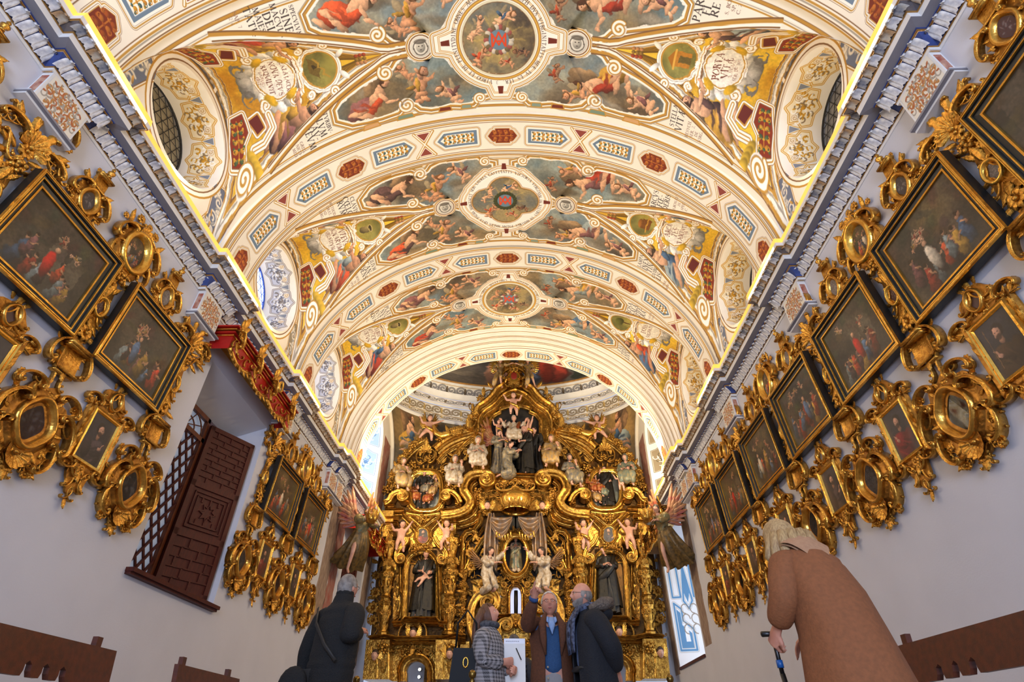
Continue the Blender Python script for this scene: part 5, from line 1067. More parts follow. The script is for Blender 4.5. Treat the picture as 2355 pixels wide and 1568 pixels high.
# shell crest under a pilaster stub
kS = Kit().put('shell', 0, .0, .26).put('flower', 0, -.05, .17).pair('c2', .24, .06, .26, -.9).pair('c', .38, .12, .20, .2).pair('s', .16, -.16, .28, .7).pair('leaf', .18, .14, .22, .9).pair('leaf', .07, .18, .24, .25).put('fruit', 0, -.22, .20).pair('leaf', .12, -.20, .20, 2.3).put('finial', .13, .28, .22, .25, -.06).put('c2', .20, .50, .22, .3).put('leaf', .10, .40, .22, -.3).put('flower', .26, .40, .12).pair('flower', .32, -.08, .10)
# vertical chain between two canvases with the console under it (origin = small stone)
PK = oval(.05, .085, 24, 2, .05)
kH = Kit().add('frame', rmould(PK, [(o*.8, y) for o, y in CAV], 'frame', GOLD2)).add('agate', disc(PK, -.03, 'agate', None)).pair('c', .10, .05, .18, 0).pair('c', .09, -.12, .16, .2)
kH.put('leaf', 0, .14, .22).pair('leaf', .04, .22, .17, .5).put('flower', 0, .32, .14).put('leaf', 0, .36, .18).put('leaf', 0, -.14, .22, PI).pair('leaf', .04, -.20, .17, PI - .5).put('flower', 0, -.36, .20).pair('leaf', .08, -.36, .18, 1.9).put('leaf', 0, -.42, .18, PI).put('fruit', 0, -.52, .14)
kH.put('bracket', 0, -.72, .30).pair('c2', .17, -.68, .26, .2).put('leaf', 0, -.84, .16, PI, -.05).pair('c', .12, -.92, .20, .9).pair('leaf', .14, -.58, .16, 1.3)

for q in range(4): kH.pair('leaff', .07, .02 - .09*q, .11, 2.4).pair('leaff', .09, -.50 - .08*q, .12, 1.8 + .2*q)
for q in range(5): kS.pair('leaff', .08 + .06*q, -.10 - .02*(q % 2), .15, 1.2 + .25*q).pair('cf', .12 + .06*q, .20 - .05*q, .13, -.6 + .2*q)
kH.add('back_plate', MB().prism([(x, z) for x, z in oval(.11, .46, 32, 9, .10)], -.025, 0).xf(T(0, 0, -.10)).mesh('back_plate', GOLDD, False))
YK = [2.05 + 1.55*k for k in range(7)]; YJ = [2.86 + 1.55*k for k in range(7)]
ORD = ['first', 'second', 'third', 'fourth', 'fifth', 'sixth', 'seventh']
AGM = [img_mat('veined_stone', agate_art(3 + k, k % 3), .35) for k in range(4)]
MIRM = mat('old_mirror_glass', (.40, .39, .40), .05, 1.0, (.30, .29, .30), 5, .04, 12); MIRC = mat('clear_mirror_glass', (.62, .64, .68), .03, 1.0)
def pframe():
    o = [(-.50, -.40), (.50, -.40), (.50, .40), (-.50, .40)]; k = Kit()
    k.add('frame', rmould(o, [(-.005, -.03), (.0, -.045), (.02, -.05), (.055, -.055), (.06, -.075), (.085, -.08), (.09, -.10), (.118, -.105), (.122, -.06), (.125, .0)], 'frame', BLACKW, False))
    for nm, a, b, y in (('inner_gold_fillet', -.004, .014, -.054), ('middle_gold_fillet', .058, .070, -.083), ('outer_gold_fillet', .096, .108, -.112)): k.add(nm, rmould(o, [(a, y + .03), (a, y), (b, y), (b, y + .02)], nm, GOLD2, False))
    k.add('rope_edge', rmould(o, [(.108, -.10), (.112, -.116), (.120, -.114), (.124, -.09)], 'rope_edge', GOLD2, False)); return k
kF = pframe(); CANV = disc([(-.50, -.40), (.50, -.40), (.50, .40), (-.50, .40)], -.035, 'canvas', None)
SUBJ = ['a procession under arches', 'a red-robed priest', 'a wooded landscape with small figures', 'a crowd below a radiant sky', 'a kneeling red figure', 'a family among tall trees', 'a hall with a bright window', 'a blue-cloaked group at prayer', 'a seated court in half light', 'figures on a dark stair', 'an angel above a crowd', 'a red-clad soldier and followers']
def canvas_of(me, m): c = me.copy(); c.materials.clear(); c.materials.append(m); return c
ni = 0
for s, sn in ((-1, 'left'), (1, 'right')):
    X = CX + s*HW - s*.022; rz = PI/2 if s < 0 else -PI/2
    for k, y in enumerate(YK):
        if s < 0 and k in (3, 4): continue
        pos = '%s from the front' % ORD[k if s > 0 or k < 3 else k - 2]; ni += 1
        if inframe(X, y, 4.23, 230):
            o = thing('framed_painting', 'framed canvas of %s, %s wall, %s' % (SUBJ[(ni + 10 + (s > 0)*0) % 12] if not (s < 0 and k < 3) else SUBJ[(9, 1, 2)[k]], sn, pos), 'painting', (X - s*.05, y, 4.25), rz, 'narrative canvases along the walls')
            o.rotation_euler = (-.05*0 + .055, 0, rz) if True else None
            kF.place(o); cv = canvas_of(CANV, img_mat('oil_canvas', scene_art((6 if (s < 0 and k == 1) else ni*5 + 2)), .42, .25)); link('canvas', cv, o)
        if inframe(X, y, 3.08, 130):
            o = thing('gilt_portrait', 'gilt carved half-length portrait with pendant, %s wall, %s' % (sn, pos), 'portrait', (X, y + .05, 3.08), rz, 'small portraits under the canvases')
            kP.place(o, {'canvas': canvas_of(kP.it[1][1], img_mat('oil_portrait', portrait_art(ni*3 + (0 if k == 1 and s > 0 else 1)), .45, .2)), 'agate': canvas_of([i for i in kP.it if i[0] == 'agate'][0][1], AGM[k % 4])})
        if inframe(X, y, 5.1, 110):
            o = thing('stone_cartouche', 'small gilt scrolled cartouche with grey stone above the %s canvas, %s wall' % (ORD[k if s > 0 or k < 3 else k - 2], sn), 'ornament', (X, y, 5.08), rz, 'cartouches over the canvases')
            kC.place(o, {'agate': canvas_of(kC.it[1][1], AGM[(k + 1) % 4])})
    for k, y in enumerate(YJ):
        if s < 0 and k == 3: continue
        pos = ORD[k if s > 0 or k < 3 else k - 1]
        if inframe(X, y, 2.85, 130):
            o = thing('mirror_cartouche', 'gilt rocaille cartouche with %s glass, low on the %s wall, %s from the front' % ('bright sky-reflecting' if s > 0 and k == 1 else 'dull veined', sn, pos), 'mirror', (X, y, 2.86), rz, 'mirror cartouches low on the walls')
            g = kM.it[2][1]; kM.place(o, {'mirror_glass': canvas_of(g, MIRC if (s > 0 and k == 1) else AGM[(k + (s > 0)) % 4])})
        if k % 2 == 1 or (s < 0 and k > 3 and k == 5):
            if inframe(X, y, 5.2, 110):
                o = thing('oval_picture', 'oval gilt-framed picture topped with flowers, %s wall, %s from the front' % (sn, pos), 'picture', (X, y, 5.14), rz, 'oval pictures below the cornice')
                kO.place(o, {'canvas': canvas_of(kO.it[1][1], img_mat('oval_canvas', scene_art(60 + k*4 + (s > 0)*3, .6, .8), .4, .2))})
        elif inframe(X, y, 5.0, 110):
            o = thing('shell_crest', 'gilt shell crest under a pilaster stub, %s wall, %s from the front' % (sn, pos), 'ornament', (X, y, 4.92), rz, 'shell crests below the pilaster stubs'); kS.place(o)
        if inframe(X, y, 4.2, 110):
            o = thing('gilt_chain', 'gilt leaf chain with tiny stone between canvases, %s wall, %s from the front' % (sn, pos), 'ornament', (X, y - .02, 4.27), rz, 'gilt chains between the canvases')
            kH.place(o, {'agate': canvas_of(kH.it[1][1], AGM[k % 4])})
# ------------------------------------------------------------------ figures
def skin_arrays(V, E, R, sub=1, root=0):
    """grow one continuous surface over a skeleton: V joints, E bones, R radii"""
    me = bpy.data.meshes.new('tmp'); me.from_pydata([tuple(map(float, v)) for v in V], E, []); o = bpy.data.objects.new('tmp', me); COL.objects.link(o)
    md = o.modifiers.new('s', 'SKIN'); md.use_smooth_shade = True; md.branch_smoothing = .4
    for i, r in enumerate(R):
        sv = me.skin_vertices[0].data[i]; sv.radius = (r, r) if np.isscalar(r) else tuple(r); sv.use_root = i == root
    if sub: ss = o.modifiers.new('u', 'SUBSURF'); ss.levels = sub; ss.render_levels = sub
    dg = bpy.context.evaluated_depsgraph_get(); ev = o.evaluated_get(dg); m2 = ev.to_mesh()
    n = len(m2.vertices); co = np.empty(n*3); m2.vertices.foreach_get('co', co); no = np.empty(n*3); m2.vertices.foreach_get('normal', no); F = [tuple(p.vertices) for p in m2.polygons]
    ev.to_mesh_clear(); bpy.data.objects.remove(o); bpy.data.meshes.remove(me)
    return co.reshape(-1, 3), no.reshape(-1, 3), F
def skin_mb(J, bones, sub=1, root=None, fold=0.0, fk=28, seed=0):
    """bones: list of (joint, radius, joint, radius)"""
    names = []; V = []; R = []
    def idx(n, r):
        if n not in names: names.append(n); V.append(J[n]); R.append(r)
        return names.index(n)
    E = [(idx(a, ra), idx(b, rb)) for a, ra, b, rb in bones]
    co, no, F = skin_arrays(V, E, R, sub, names.index(root) if root else 0)
    if fold:
        k = np.sin(co[:,0]*fk + np.sin(co[:,2]*fk*.35 + seed)*1.6)*.6 + np.sin(co[:,1]*fk*.9 + co[:,2]*fk*.25 + seed*2)*.5 + np.sin(co[:,2]*fk*.5 + co[:,0]*fk*.8 + seed)*.35 + np.sin(co[:,0]*fk*1.9 - co[:,2]*fk*.7 + seed)*.35
        co = co + no*(k*fold)[:, None]
    return MB().add(co, F)
def head_mb(nu=24, nv=20, female=False, child=False):
    """a head one unit high from chin to crown, looking along -y, centred"""
    th = np.linspace(-PI, PI, nu, endpoint=False); ph = np.linspace(-PI/2, PI/2, nv); TH, PH = np.meshgrid(th, ph)
    x = np.cos(PH)*np.sin(TH)*.345; y = -np.cos(PH)*np.cos(TH)*.42; z = np.sin(PH)*.5
    front = np.clip(-y/.42, 0, 1); low = np.clip(-z/.5, 0, 1)
    x = x*(1 - (.34 if not child else .18)*low**1.4); y = y + .05*low*(y < 0)*(1 if not child else .3) - .07*low*(y > 0)*-1*0 ; y = np.where(y > 0, y*(1 - .30*low), y*(1 + .02*low))
    g = lambda cx, cz, sx, sz: np.exp(-((x - cx)/sx)**2 - ((z - cz)/sz)**2)*(y < 0)
    y = y - .115*g(0, -.10, .052, .085)*(.8 if female or child else 1) - .05*g(0, .02, .035, .10) - .025*g(0, .10, .2, .05) - .035*g(0, -.27, .085, .03) - .03*g(0, -.315, .07, .022) - .04*g(0, -.43, .09, .06)
    y = y + .045*g(.135, .03, .07, .045) + .045*g(-.135, .03, .07, .045) + .018*g(0, -.36, .08, .03) - .02*g(.17, -.13, .09, .09) - .02*g(-.17, -.13, .09, .09)
    m = MB().grid(np.stack([x, y, z], -1), cv=True, flip=True)
    for s in (-1, 1): m.ell((s*.335, .04, -.03), (.035, .075, .11), 8, 6); m.ell((s*.125, -.315, .028), (.055, .04, .028), 8, 6)
    return m
def hair_mb(nu=26, nv=16, zline=.12, back=-.28, puff=1.07, side=-.02, seed=0, t0=0):
    th = np.linspace(-PI, PI, nu, endpoint=False); R = np.random.RandomState(seed)
    G = []
    for t in np.linspace(t0, 1, nv):
        low = np.where(np.abs(th) < .95, zline + .16*np.cos(th*1.6)*.4, np.where(np.abs(th) < 1.75, side, back)); phl = np.arcsin(np.clip(low/.5, -1, 1)); ph = PI/2 - (PI/2 - phl)*t
        k = puff + .025*np.sin(th*9 + 5*t + seed) + .02*R.rand(nu); G.append(np.stack([np.cos(ph)*np.sin(th)*.345*k, -np.cos(ph)*np.cos(th)*.42*k + .015, np.sin(ph)*.5*k], -1))
    G = np.array(G); m = MB().grid(G, cv=True); E = np.stack([G[-1], G[-1]*[.93, .93, 1]]); m.grid(E, cv=True); return m
def hand_mb(bend=.5, spread=.10, point=False):
    """right hand, wrist at 0, fingers along +z, palm towards -y, thumb on +x, length one"""
    m = MB(); m.tube([(0, 0, -.45), (0, 0, .08), (0, -.005, .28), (0, -.01, .46), (0, -.01, .50)], [(.15, .13), (.20, .12), (.23, .11), (.23, .10), (.17, .07)], 8, up=(0, -1, 0))
    for i, (x, L) in enumerate(((.175, .42), (.062, .48), (-.055, .45), (-.165, .35))):
        b = 0.06 if (point and i == 0) else bend*(1 + .12*i); P = [np.array([x*.95, -.01, .42])]; a = .1*b
        for k in range(3):
            a += b*(.75 if k == 0 else .85); P.append(P[-1] + L*(.42, .33, .25)[k]*np.array([spread*x*3*math.cos(a), -math.sin(a), math.cos(a)]))
        m.tube(P, [.062, .056, .05, .036], 6, up=(1, 0, 0)); m.ell(P[-1], (.036,)*3, 6, 4)
    P = [(.14, -.02, .10), (.26, -.08, .24), (.30, -.15, .38), (.28, -.21, .50)]; m.tube(P, [.085, .075, .06, .042], 6, up=(0, 0, 1)); m.ell(P[-1], (.042,)*3, 6, 4); return m
HEADS = {'m': head_mb(), 'f': head_mb(female=True), 'c': head_mb(child=True)}; HANDO = hand_mb(.28); HANDC = hand_mb(.85)
def frame_from(z, y):
    """rotation whose z axis is z and whose -y axis leans to y"""
    z = np.asarray(z, float); z = z/np.linalg.norm(z); f = np.asarray(y, float); f = f - z*(f @ z); f /= max(np.linalg.norm(f), 1e-9); yy = -f; x = np.cross(yy, z); M = np.eye(4); M[:3,0] = x; M[:3,1] = yy; M[:3,2] = z; return M
def at(M, p, s): M = M.copy(); M[:3,:3] *= s; M[:3,3] = p; return M
STAND = dict(pel=(0, 0, .93), bel=(0, -.01, 1.08), che=(0, .0, 1.28), nk=(0, .0, 1.46), hd=(0, -.02, 1.50), shL=(-.19, .0, 1.39), elL=(-.25, .03, 1.12), wrL=(-.22, -.08, .88), shR=(.19, .0, 1.39), elR=(.25, .03, 1.12), wrR=(.22, -.08, .88),
             hpL=(-.09, 0, .90), knL=(-.10, -.02, .50), anL=(-.10, .02, .09), toL=(-.11, -.15, .04), hpR=(.09, 0, .90), knR=(.10, -.02, .50), anR=(.10, .02, .09), toR=(.11, -.15, .04))
def pose(base=STAND, **kw): J = {k: np.array(v, float) for k, v in base.items()}; J.update({k: np.array(v, float) for k, v in kw.items()}); return J
BODYB = [('pel', .13, 'bel', .125), ('bel', .125, 'che', .14), ('che', .14, 'nk', .055), ('nk', .055, 'hd', .05), ('che', .14, 'shL', .07), ('shL', .07, 'elL', .045), ('elL', .045, 'wrL', .028), ('che', .14, 'shR', .07), ('shR', .07, 'elR', .045), ('elR', .045, 'wrR', .028),
         ('pel', .13, 'hpL', .095), ('hpL', .095, 'knL', .06), ('knL', .06, 'anL', .036), ('anL', .036, 'toL', .03), ('pel', .13, 'hpR', .095), ('hpR', .095, 'knR', .06), ('knR', .06, 'anR', .036), ('anR', .036, 'toR', .03)]
def body_mb(J, hs=.225, look=(0, -1, 0), up=(0, 0, 1), bones=None, k=1.0, head='m', hand=.19, lh=HANDO, rh=HANDO, sub=1, lpalm=(0, 0, -1), rpalm=(0, 0, -1)):
    m = skin_mb(J, [(a, ra*k, b, rb*k) for a, ra, b, rb in (bones or BODYB)], sub, 'pel')
    HM = frame_from(up, look); hc_ = J['hd'] + HM[:3,2]*hs*.42; m.join(HEADS[head], at(HM, hc_, hs))
    for e, w, H, pl, mir in (('elL', 'wrL', lh, lpalm, -1), ('elR', 'wrR', rh, rpalm, 1)):
        d = J[w] - J[e]; M = frame_from(d, pl); A = at(M, J[w], hand)
        if mir < 0: A[:3,0] *= -1
        m.join(H, A)
    return m, at(HM, hc_, hs)
def fig_part(name, mb, m, root): return mb.obj(name, m, root)
HAIRD = mat('dark_hair', (.16, .11, .08), .6, 0, (.24, .17, .11), 20); LIPM = mat('lip_red', (.62, .30, .27), .5); EYEM = mat('dark_eye', (.08, .06, .05), .25)
EST = {n: mat('estofado_' + n, a, .5, mt, b, 13, .25, 34, detail=8) for n, a, b, mt in (('black', (.055, .052, .055), (.15, .13, .095), .2), ('grey', (.40, .40, .40), (.62, .55, .40), .35), ('ochre', (.74, .58, .30), (.56, .50, .42), .5), ('olive', (.44, .44, .33), (.66, .55, .32), .4), ('white', (.76, .72, .66), (.60, .50, .36), .25), ('red', (.56, .20, .13), (.66, .46, .20), .35), ('teal', (.36, .44, .42), (.58, .52, .36), .35))}
def eyes(HM, root, m=None):
    e = MB()
    for s in (-1, 1):
        e.join(MB().ell((s*.125, -.352, .028), (.032, .022, .020), 6, 5), HM); e.join(MB().tube([(s*.06, -.385, .085), (s*.13, -.37, .108), (s*.20, -.315, .085)], [.010, .014, .007], 5), HM)
    e.join(MB().tube([(-.05, -.405, -.045 - .115), (.05, -.405, -.16)], [.006, .006], 4), HM); MB().join(MB().ell((0, -.392, -.272), (.075, .022, .020), 8, 5), HM).obj('lips', LIPM, root)
    e.obj('eyes', m or EYEM, root)
def robe_mb(rings, n=36, fold=.10, k=9, seed=0, top=True):
    """cloth hanging in folds: rings = (x, y, z, rx, ry, foldiness)"""
    th = np.linspace(0, 2*PI, n, endpoint=False); G = []
    for x, y, z, rx, ry, f in rings:
        w = 1 + f*fold*(np.sin(k*th + seed + z*1.5) + .6*np.sin((k+4)*th + seed*2 - z*2.1)); G.append(np.stack([x + rx*w*np.cos(th), y + ry*w*np.sin(th), np.full(n, z) + .012*np.sin(k*th)*f], -1))
    m = MB().grid(np.array(G), cv=True); 
    if top: m.fan(tuple(np.array(G[-1]).mean(0)), G[-1], True)
    m.fan(tuple(np.array(G[0]).mean(0)), G[0]); return m
def wing_mb(L=.75, n=9):
    """a folded wing of single feathers, root at 0, spreading along +x and up"""
    m = MB()
    for row, (cnt, l0, y) in enumerate(((n, 1.0, .03), (n - 2, .62, .0), (n - 3, .36, -.03))):
        for i in range(cnt):
            a = math.radians(75 - 95*i/(cnt-1)); l = L*l0*(1 - .45*i/(cnt-1)); b = np.array([.18*L*(1 - i/(cnt-1)), y, .25*L*(1 - i/(cnt-1))]); d = np.array([math.cos(a), 0, math.sin(a)]); s = np.array([-d[2], 0, d[0]]); G = []
            for t in np.linspace(0, 1, 5): w = .075*L*(.6 + .9*t - 1.2*t**3); G.append([b + d*l*t + s*w*v + np.array([0, .02*abs(v) + .03*t, 0]) for v in (-1, 0, 1)])
            G = np.array(G); m.grid(G); B = G + [0, .02, 0]; m.grid(B, flip=True)
    m.tube([(0, 0, 0), (.10*L, -.02, .22*L), (.22*L, -.02, .38*L)], [.05*L, .06*L, .03*L], 6); return m
WINGG = wing_mb().mesh('wing', GOLD2); WINGP = wing_mb().mesh('wing', mat('painted_feathers', (.62, .46, .30), .45, .2, (.52, .22, .16), 5, detail=6))
PUTB = [('pel', .15, 'bel', .165), ('bel', .165, 'che', .135), ('che', .135, 'nk', .06), ('nk', .06, 'hd', .05), ('che', .135, 'shL', .075), ('shL', .075, 'elL', .062), ('elL', .062, 'wrL', .042), ('che', .135, 'shR', .075), ('shR', .075, 'elR', .062), ('elR', .062, 'wrR', .042),
        ('pel', .15, 'hpL', .11), ('hpL', .11, 'knL', .085), ('knL', .085, 'anL', .055), ('anL', .055, 'toL', .04), ('pel', .15, 'hpR', .11), ('hpR', .11, 'knR', .085), ('knR', .085, 'anR', .055), ('anR', .055, 'toR', .04)]
PUT = dict(pel=(0, 0, .50), bel=(0, -.02, .62), che=(0, 0, .80), nk=(0, 0, .93), hd=(0, -.01, .96), shL=(-.16, 0, .86), elL=(-.32, -.06, .80), wrL=(-.42, -.16, .96), shR=(.16, 0, .86), elR=(.30, -.06, .78), wrR=(.36, -.2, .90), hpL=(-.09, 0, .46), knL=(-.13, -.16, .30), anL=(-.13, -.06, .08), toL=(-.14, -.16, .02), hpR=(.09, 0, .46), knR=(.15, -.04, .25), anR=(.16, .05, .05), toR=(.18, -.06, .0))
def putto_fig(name, label, loc, h, rotz=0, wings=True, J=None, group=None, sash=True, tilt=0, seed=0, cat='statue'):
    """a carved child, about h tall"""
    r = thing(name, label, cat, loc, rotz, group); s = h/1.32; J = J or pose(PUT)
    J = {k: v*s for k, v in J.items()}; m, HM = body_mb(J, .34*s, (.15*math.sin(seed), -1, .05), (.12*math.cos(seed), 0, 1), PUTB, s, 'c', .15*s)
    fig_part('body', m, SKINP, r); MB().join(hair_mb(20, 9, .13, -.28, 1.12, -.05, seed), HM).obj('hair', HAIRD if seed % 2 else mat_once('fair_hair', (.30, .19, .10), .6, 0, (.40, .27, .14), 20), r); eyes(HM, r)
    if wings:
        for sx in (-1, 1): link('wing', WINGG, r, Matrix.Translation((sx*.06*s, .12*s, .84*s)) @ Matrix.Rotation(sx*.35, 4, 'Z') @ Matrix.Diagonal((sx*s*.75, s, s*.75, 1)))
    if sash: MB().tube([(-.20*s, -.10*s, .62*s), (-.05*s, -.22*s, .52*s), (.12*s, -.17*s, .44*s), (.26*s, .02*s, .38*s), (.22*s, .14*s, .28*s)], [(.05*s, .04*s), (.07*s, .045*s), (.08*s, .05*s), (.06*s, .04*s), (.02*s, .02*s)], 6).obj('sash', GOLD2, r)
    return r
_MO = {}
def mat_once(n, *a, **k):
    if n not in _MO: _MO[n] = mat(n, *a, **k)
    return _MO[n]
def robed_fig(name, label, cat, loc, h, robe, cloak=None, J=None, rotz=0, veil=False, seated=False, wings=None, look=(0, -1, 0), group=None, head='m', seed=0, hairm=None, flesh=None, bareleg=False, up=(0, 0, 1), scale=None):
    """a carved figure in a long robe; h = full standing height (1.72 = life size)"""
    s = scale or h/1.72; r = thing(name, label, cat, loc, rotz, group); J = J or pose(); J = {k: np.asarray(v)*s for k, v in J.items()}
    m, HM = body_mb(J, .235*s, look, up, None, s, head, .18*s); fig_part('body', m, flesh or SKINP, r); eyes(HM, r)
    MB().join(hair_mb(22, 10, .13, -.34 if head == 'f' else -.25, 1.08, -.05, seed), HM).obj('hair', hairm or HAIRD, r)
    ts = [('pel', .155*s, 'bel', .15*s), ('bel', .15*s, 'che', .165*s), ('che', .165*s, 'ct', .085*s), ('che', .165*s, 'shL', .10*s), ('shL', .10*s, 'elL', .085*s), ('elL', .085*s, 'swL', .075*s), ('che', .165*s, 'shR', .10*s), ('shR', .10*s, 'elR', .085*s), ('elR', .085*s, 'swR', .075*s)]
    J['ct'] = J['che']*.35 + J['nk']*.65
    for q in 'LR': J['sw' + q] = J['el' + q]*.25 + J['wr' + q]*.75
    fold = .016*s
    if bareleg == 2: fig_part('robe', skin_mb(J, ts, 2, 'pel', fold, 34/s, seed), EST[robe], r)
    elif seated or bareleg:
        J['anL2'] = J['anL']*.85 + J['knL']*.15; J['anR2'] = J['anR']*.85 + J['knR']*.15
        J['knM'] = (J['knL'] + J['knR'])/2; J['anM'] = (J['anL2'] + J['anR2'])/2 + np.array([0, -.02*s, -.02*s])
        if not bareleg: ts += [('pel', .155*s, 'knM', .16*s), ('knM', .16*s, 'anM', .19*s)]
        ts += [('pel', .155*s, 'hpL', .14*s), ('hpL', .14*s, 'knL', .125*s), ('knL', .125*s, 'anL2', .12*s), ('pel', .155*s, 'hpR', .14*s), ('hpR', .14*s, 'knR', .125*s)] + ([] if bareleg else [('knR', .125*s, 'anR2', .12*s)])
        fig_part('robe', skin_mb(J, ts, 2, 'pel', .024*s, 34/s, seed), EST[robe], r)
    else:
        mb = skin_mb(J, ts, 2, 'pel', fold, 34/s, seed); p = J['pel']; a = (J['anL'] + J['anR'])/2; kn = (J['knL'] + J['knR'])/2
        mb.join(robe_mb([(a[0], a[1], a[2] - .07*s, .25*s, .21*s, 1.3), (a[0]*.8 + kn[0]*.2, a[1], a[2] + .18*s, .22*s, .185*s, 1.2), (kn[0], kn[1], kn[2], .195*s, .165*s, .9), (p[0]*.6 + kn[0]*.4, p[1], p[2] - .14*s, .18*s, .15*s, .6), (p[0], p[1], p[2] + .02*s, .165*s, .135*s, .3), (p[0], p[1], p[2] + .14*s, .145*s, .12*s, .1)], 48, .16, 8, seed)); fig_part('robe', mb, EST[robe], r)
    if cloak:
        p, c, a = J['pel'], J['che'], (J['anL'] + J['anR'])/2; th = np.linspace(-.55*PI*.5 - .55, PI + .55*PI*.5 + .55, 30) if not seated else np.linspace(-.5, PI + .5, 28); G = []
        zs = [c[2] + .17*s, c[2] + .05*s, p[2] + .12*s, p[2] - .15*s, (p[2] + a[2])/2, a[2] + (.08 if not seated else .25)*s]
        for i, z in enumerate(zs):
            t = i/(len(zs) - 1); cx = c[0] + (a[0] - c[0])*t; cy = c[1] + (p[1] - c[1])*min(1, t*2) + .03*s; rx = (.13, .25, .27, .29, .31, .33)[i]*s; ry = (.10, .17, .19, .21, .23, .25)[i]*s; w = 1 + .07*np.sin(7*th + seed + i*.6)*min(1, .3 + t)
            G.append(np.stack([cx + rx*w*np.cos(th), cy + ry*w*np.sin(th), np.full(len(th), z) + .02*s*np.sin(5*th + seed)], -1))
        G = np.array(G); e = MB().grid(G); B = G*1.0; ctr = G.mean(1, keepdims=True); e.grid(ctr + (G - ctr)*[.93, .93, 1], flip=True)
        # a sash of cloth drawn across the front
        e.tube([J['shR'] + np.array([.02, -.08, .02])*s, J['bel'] + np.array([.12, -.17, .02])*s, J['pel'] + np.array([-.06, -.20, 0])*s, J['pel'] + np.array([-.22, -.06, -.12])*s, J['pel'] + np.array([-.27, .05, -.35])*s], [(.05*s, .04*s), (.08*s, .04*s), (.10*s, .045*s), (.09*s, .04*s), (.03*s, .02*s)], 8)
        fig_part('cloak', e, EST[cloak], r)
    if veil: MB().join(hair_mb(24, 10, .2, -.62, 1.17, -.45, seed), HM).obj('veil', EST[cloak or robe], r)
    if wings:
        for sx in (-1, 1): link('wing', wings, r, Matrix.Translation(tuple(J['che'] + np.array([sx*.05, .13, .05])*s)) @ Matrix.Rotation(sx*.45, 4, 'Z') @ Matrix.Diagonal((sx*s*1.1, s*1.1, s*1.1, 1)))
    return r
SEAT = pose(pel=(0, 0, .48), bel=(0, -.01, .62), che=(0, -.0, .82), nk=(0, -.01, 1.0), hd=(0, -.03, 1.04), shL=(-.18, 0, .93), elL=(-.25, -.08, .68), wrL=(-.08, -.27, .66), shR=(.18, 0, .93), elR=(.26, -.06, .68), wrR=(.18, -.28, .62), hpL=(-.10, -.04, .47), knL=(-.15, -.42, .50), anL=(-.13, -.38, .08), toL=(-.14, -.52, .03), hpR=(.10, -.04, .47), knR=(.16, -.44, .46), anR=(.18, -.34, .06), toR=(.2, -.48, .02))
KNEEL = pose(pel=(0, .06, .50), bel=(0, .02, .64), che=(0, -.04, .83), nk=(0, -.08, 1.0), hd=(0, -.11, 1.04), shL=(-.18, -.03, .94), elL=(-.2, -.20, .74), wrL=(-.03, -.38, .84), shR=(.18, -.03, .94), elR=(.2, -.20, .74), wrR=(.03, -.38, .84), hpL=(-.10, 0, .47), knL=(-.12, -.22, .10), anL=(-.12, .24, .08), toL=(-.12, .38, .04), hpR=(.10, 0, .47), knR=(.13, -.20, .10), anR=(.12, .26, .08), toR=(.12, .40, .04))
# ------------------------------------------------------------------ the gilded altarpiece
RX, RY = -0.28, 17.30
ret = thing('altarpiece', 'towering carved and gilded altarpiece filling the end wall', 'altarpiece', (RX, RY, 0))
def F(px, py, d=0.0):
    p = onY(px, py, RY - d); return np.array([p[0] - RX, -d, p[2]])
def FW(px, py, d=0.0):
    p = onY(px, py, RY - d); return (float(p[0]), float(p[1]), float(p[2]))
def path(pts, d=0.0, smooth=0):
    P = np.array([F(x, y, d) for x, y in pts])
    for _ in range(smooth):
        Q = [P[0]]
        for a, b in zip(P[:-1], P[1:]): Q += [a*.75 + b*.25, a*.25 + b*.75]
        P = np.array(Q + [P[-1]])
    return P
STEP = np.array([(-1, -1), (-1, .15), (-.78, .25), (-.74, .5), (-.45, .55), (-.40, .85), (-.1, 1), (.25, .8), (.30, .45), (.62, .40), (.66, .1), (1, 0), (1, -1)])
def mirror(P): return np.asarray(P)*[-1, 1, 1]
def mould(name, P, w, d, m=GOLDR, both=True, closed=False, sec=STEP, rev=False):
    """a stepped moulding along a path in the altarpiece front, repeated on the other side"""
    P = np.asarray(P); P = P[::-1] if rev else P
    for k in ((1, -1) if both else (1,)):
        Q = P if k == 1 else mirror(P); s2 = sec if k == 1 else sec*[-1, 1]
        MB().tube(Q + [0, 0, 0], [(w/2, d)]*len(Q), sec=s2, closed=closed).obj(name, m, ret, False)
def slab(name, pts, d0, d1, m=GOLDR, both=True):
    P = [F(x, y, 0) for x, y in pts]
    for k in ((1, -1) if both else (1,)):
        MB().prism([(k*p[0], p[2]) for p in (P if k == 1 else P[::-1])], -d1, -d0).obj(name, m, ret, False)
def orn(k, px, py, sc, ry=0, d=.1, mx=1, both=True, parent=None, sz=1):
    p = F(px, py, d); link(NM[k], OMR[k], parent or ret, T(p[0], p[1], p[2], ry=ry, s=sc, sx=mx, sz=sz))
    if both: link(NM[k], OMR[k], parent or ret, T(-p[0], p[1], p[2], ry=-ry, s=sc, sx=-mx, sz=sz))
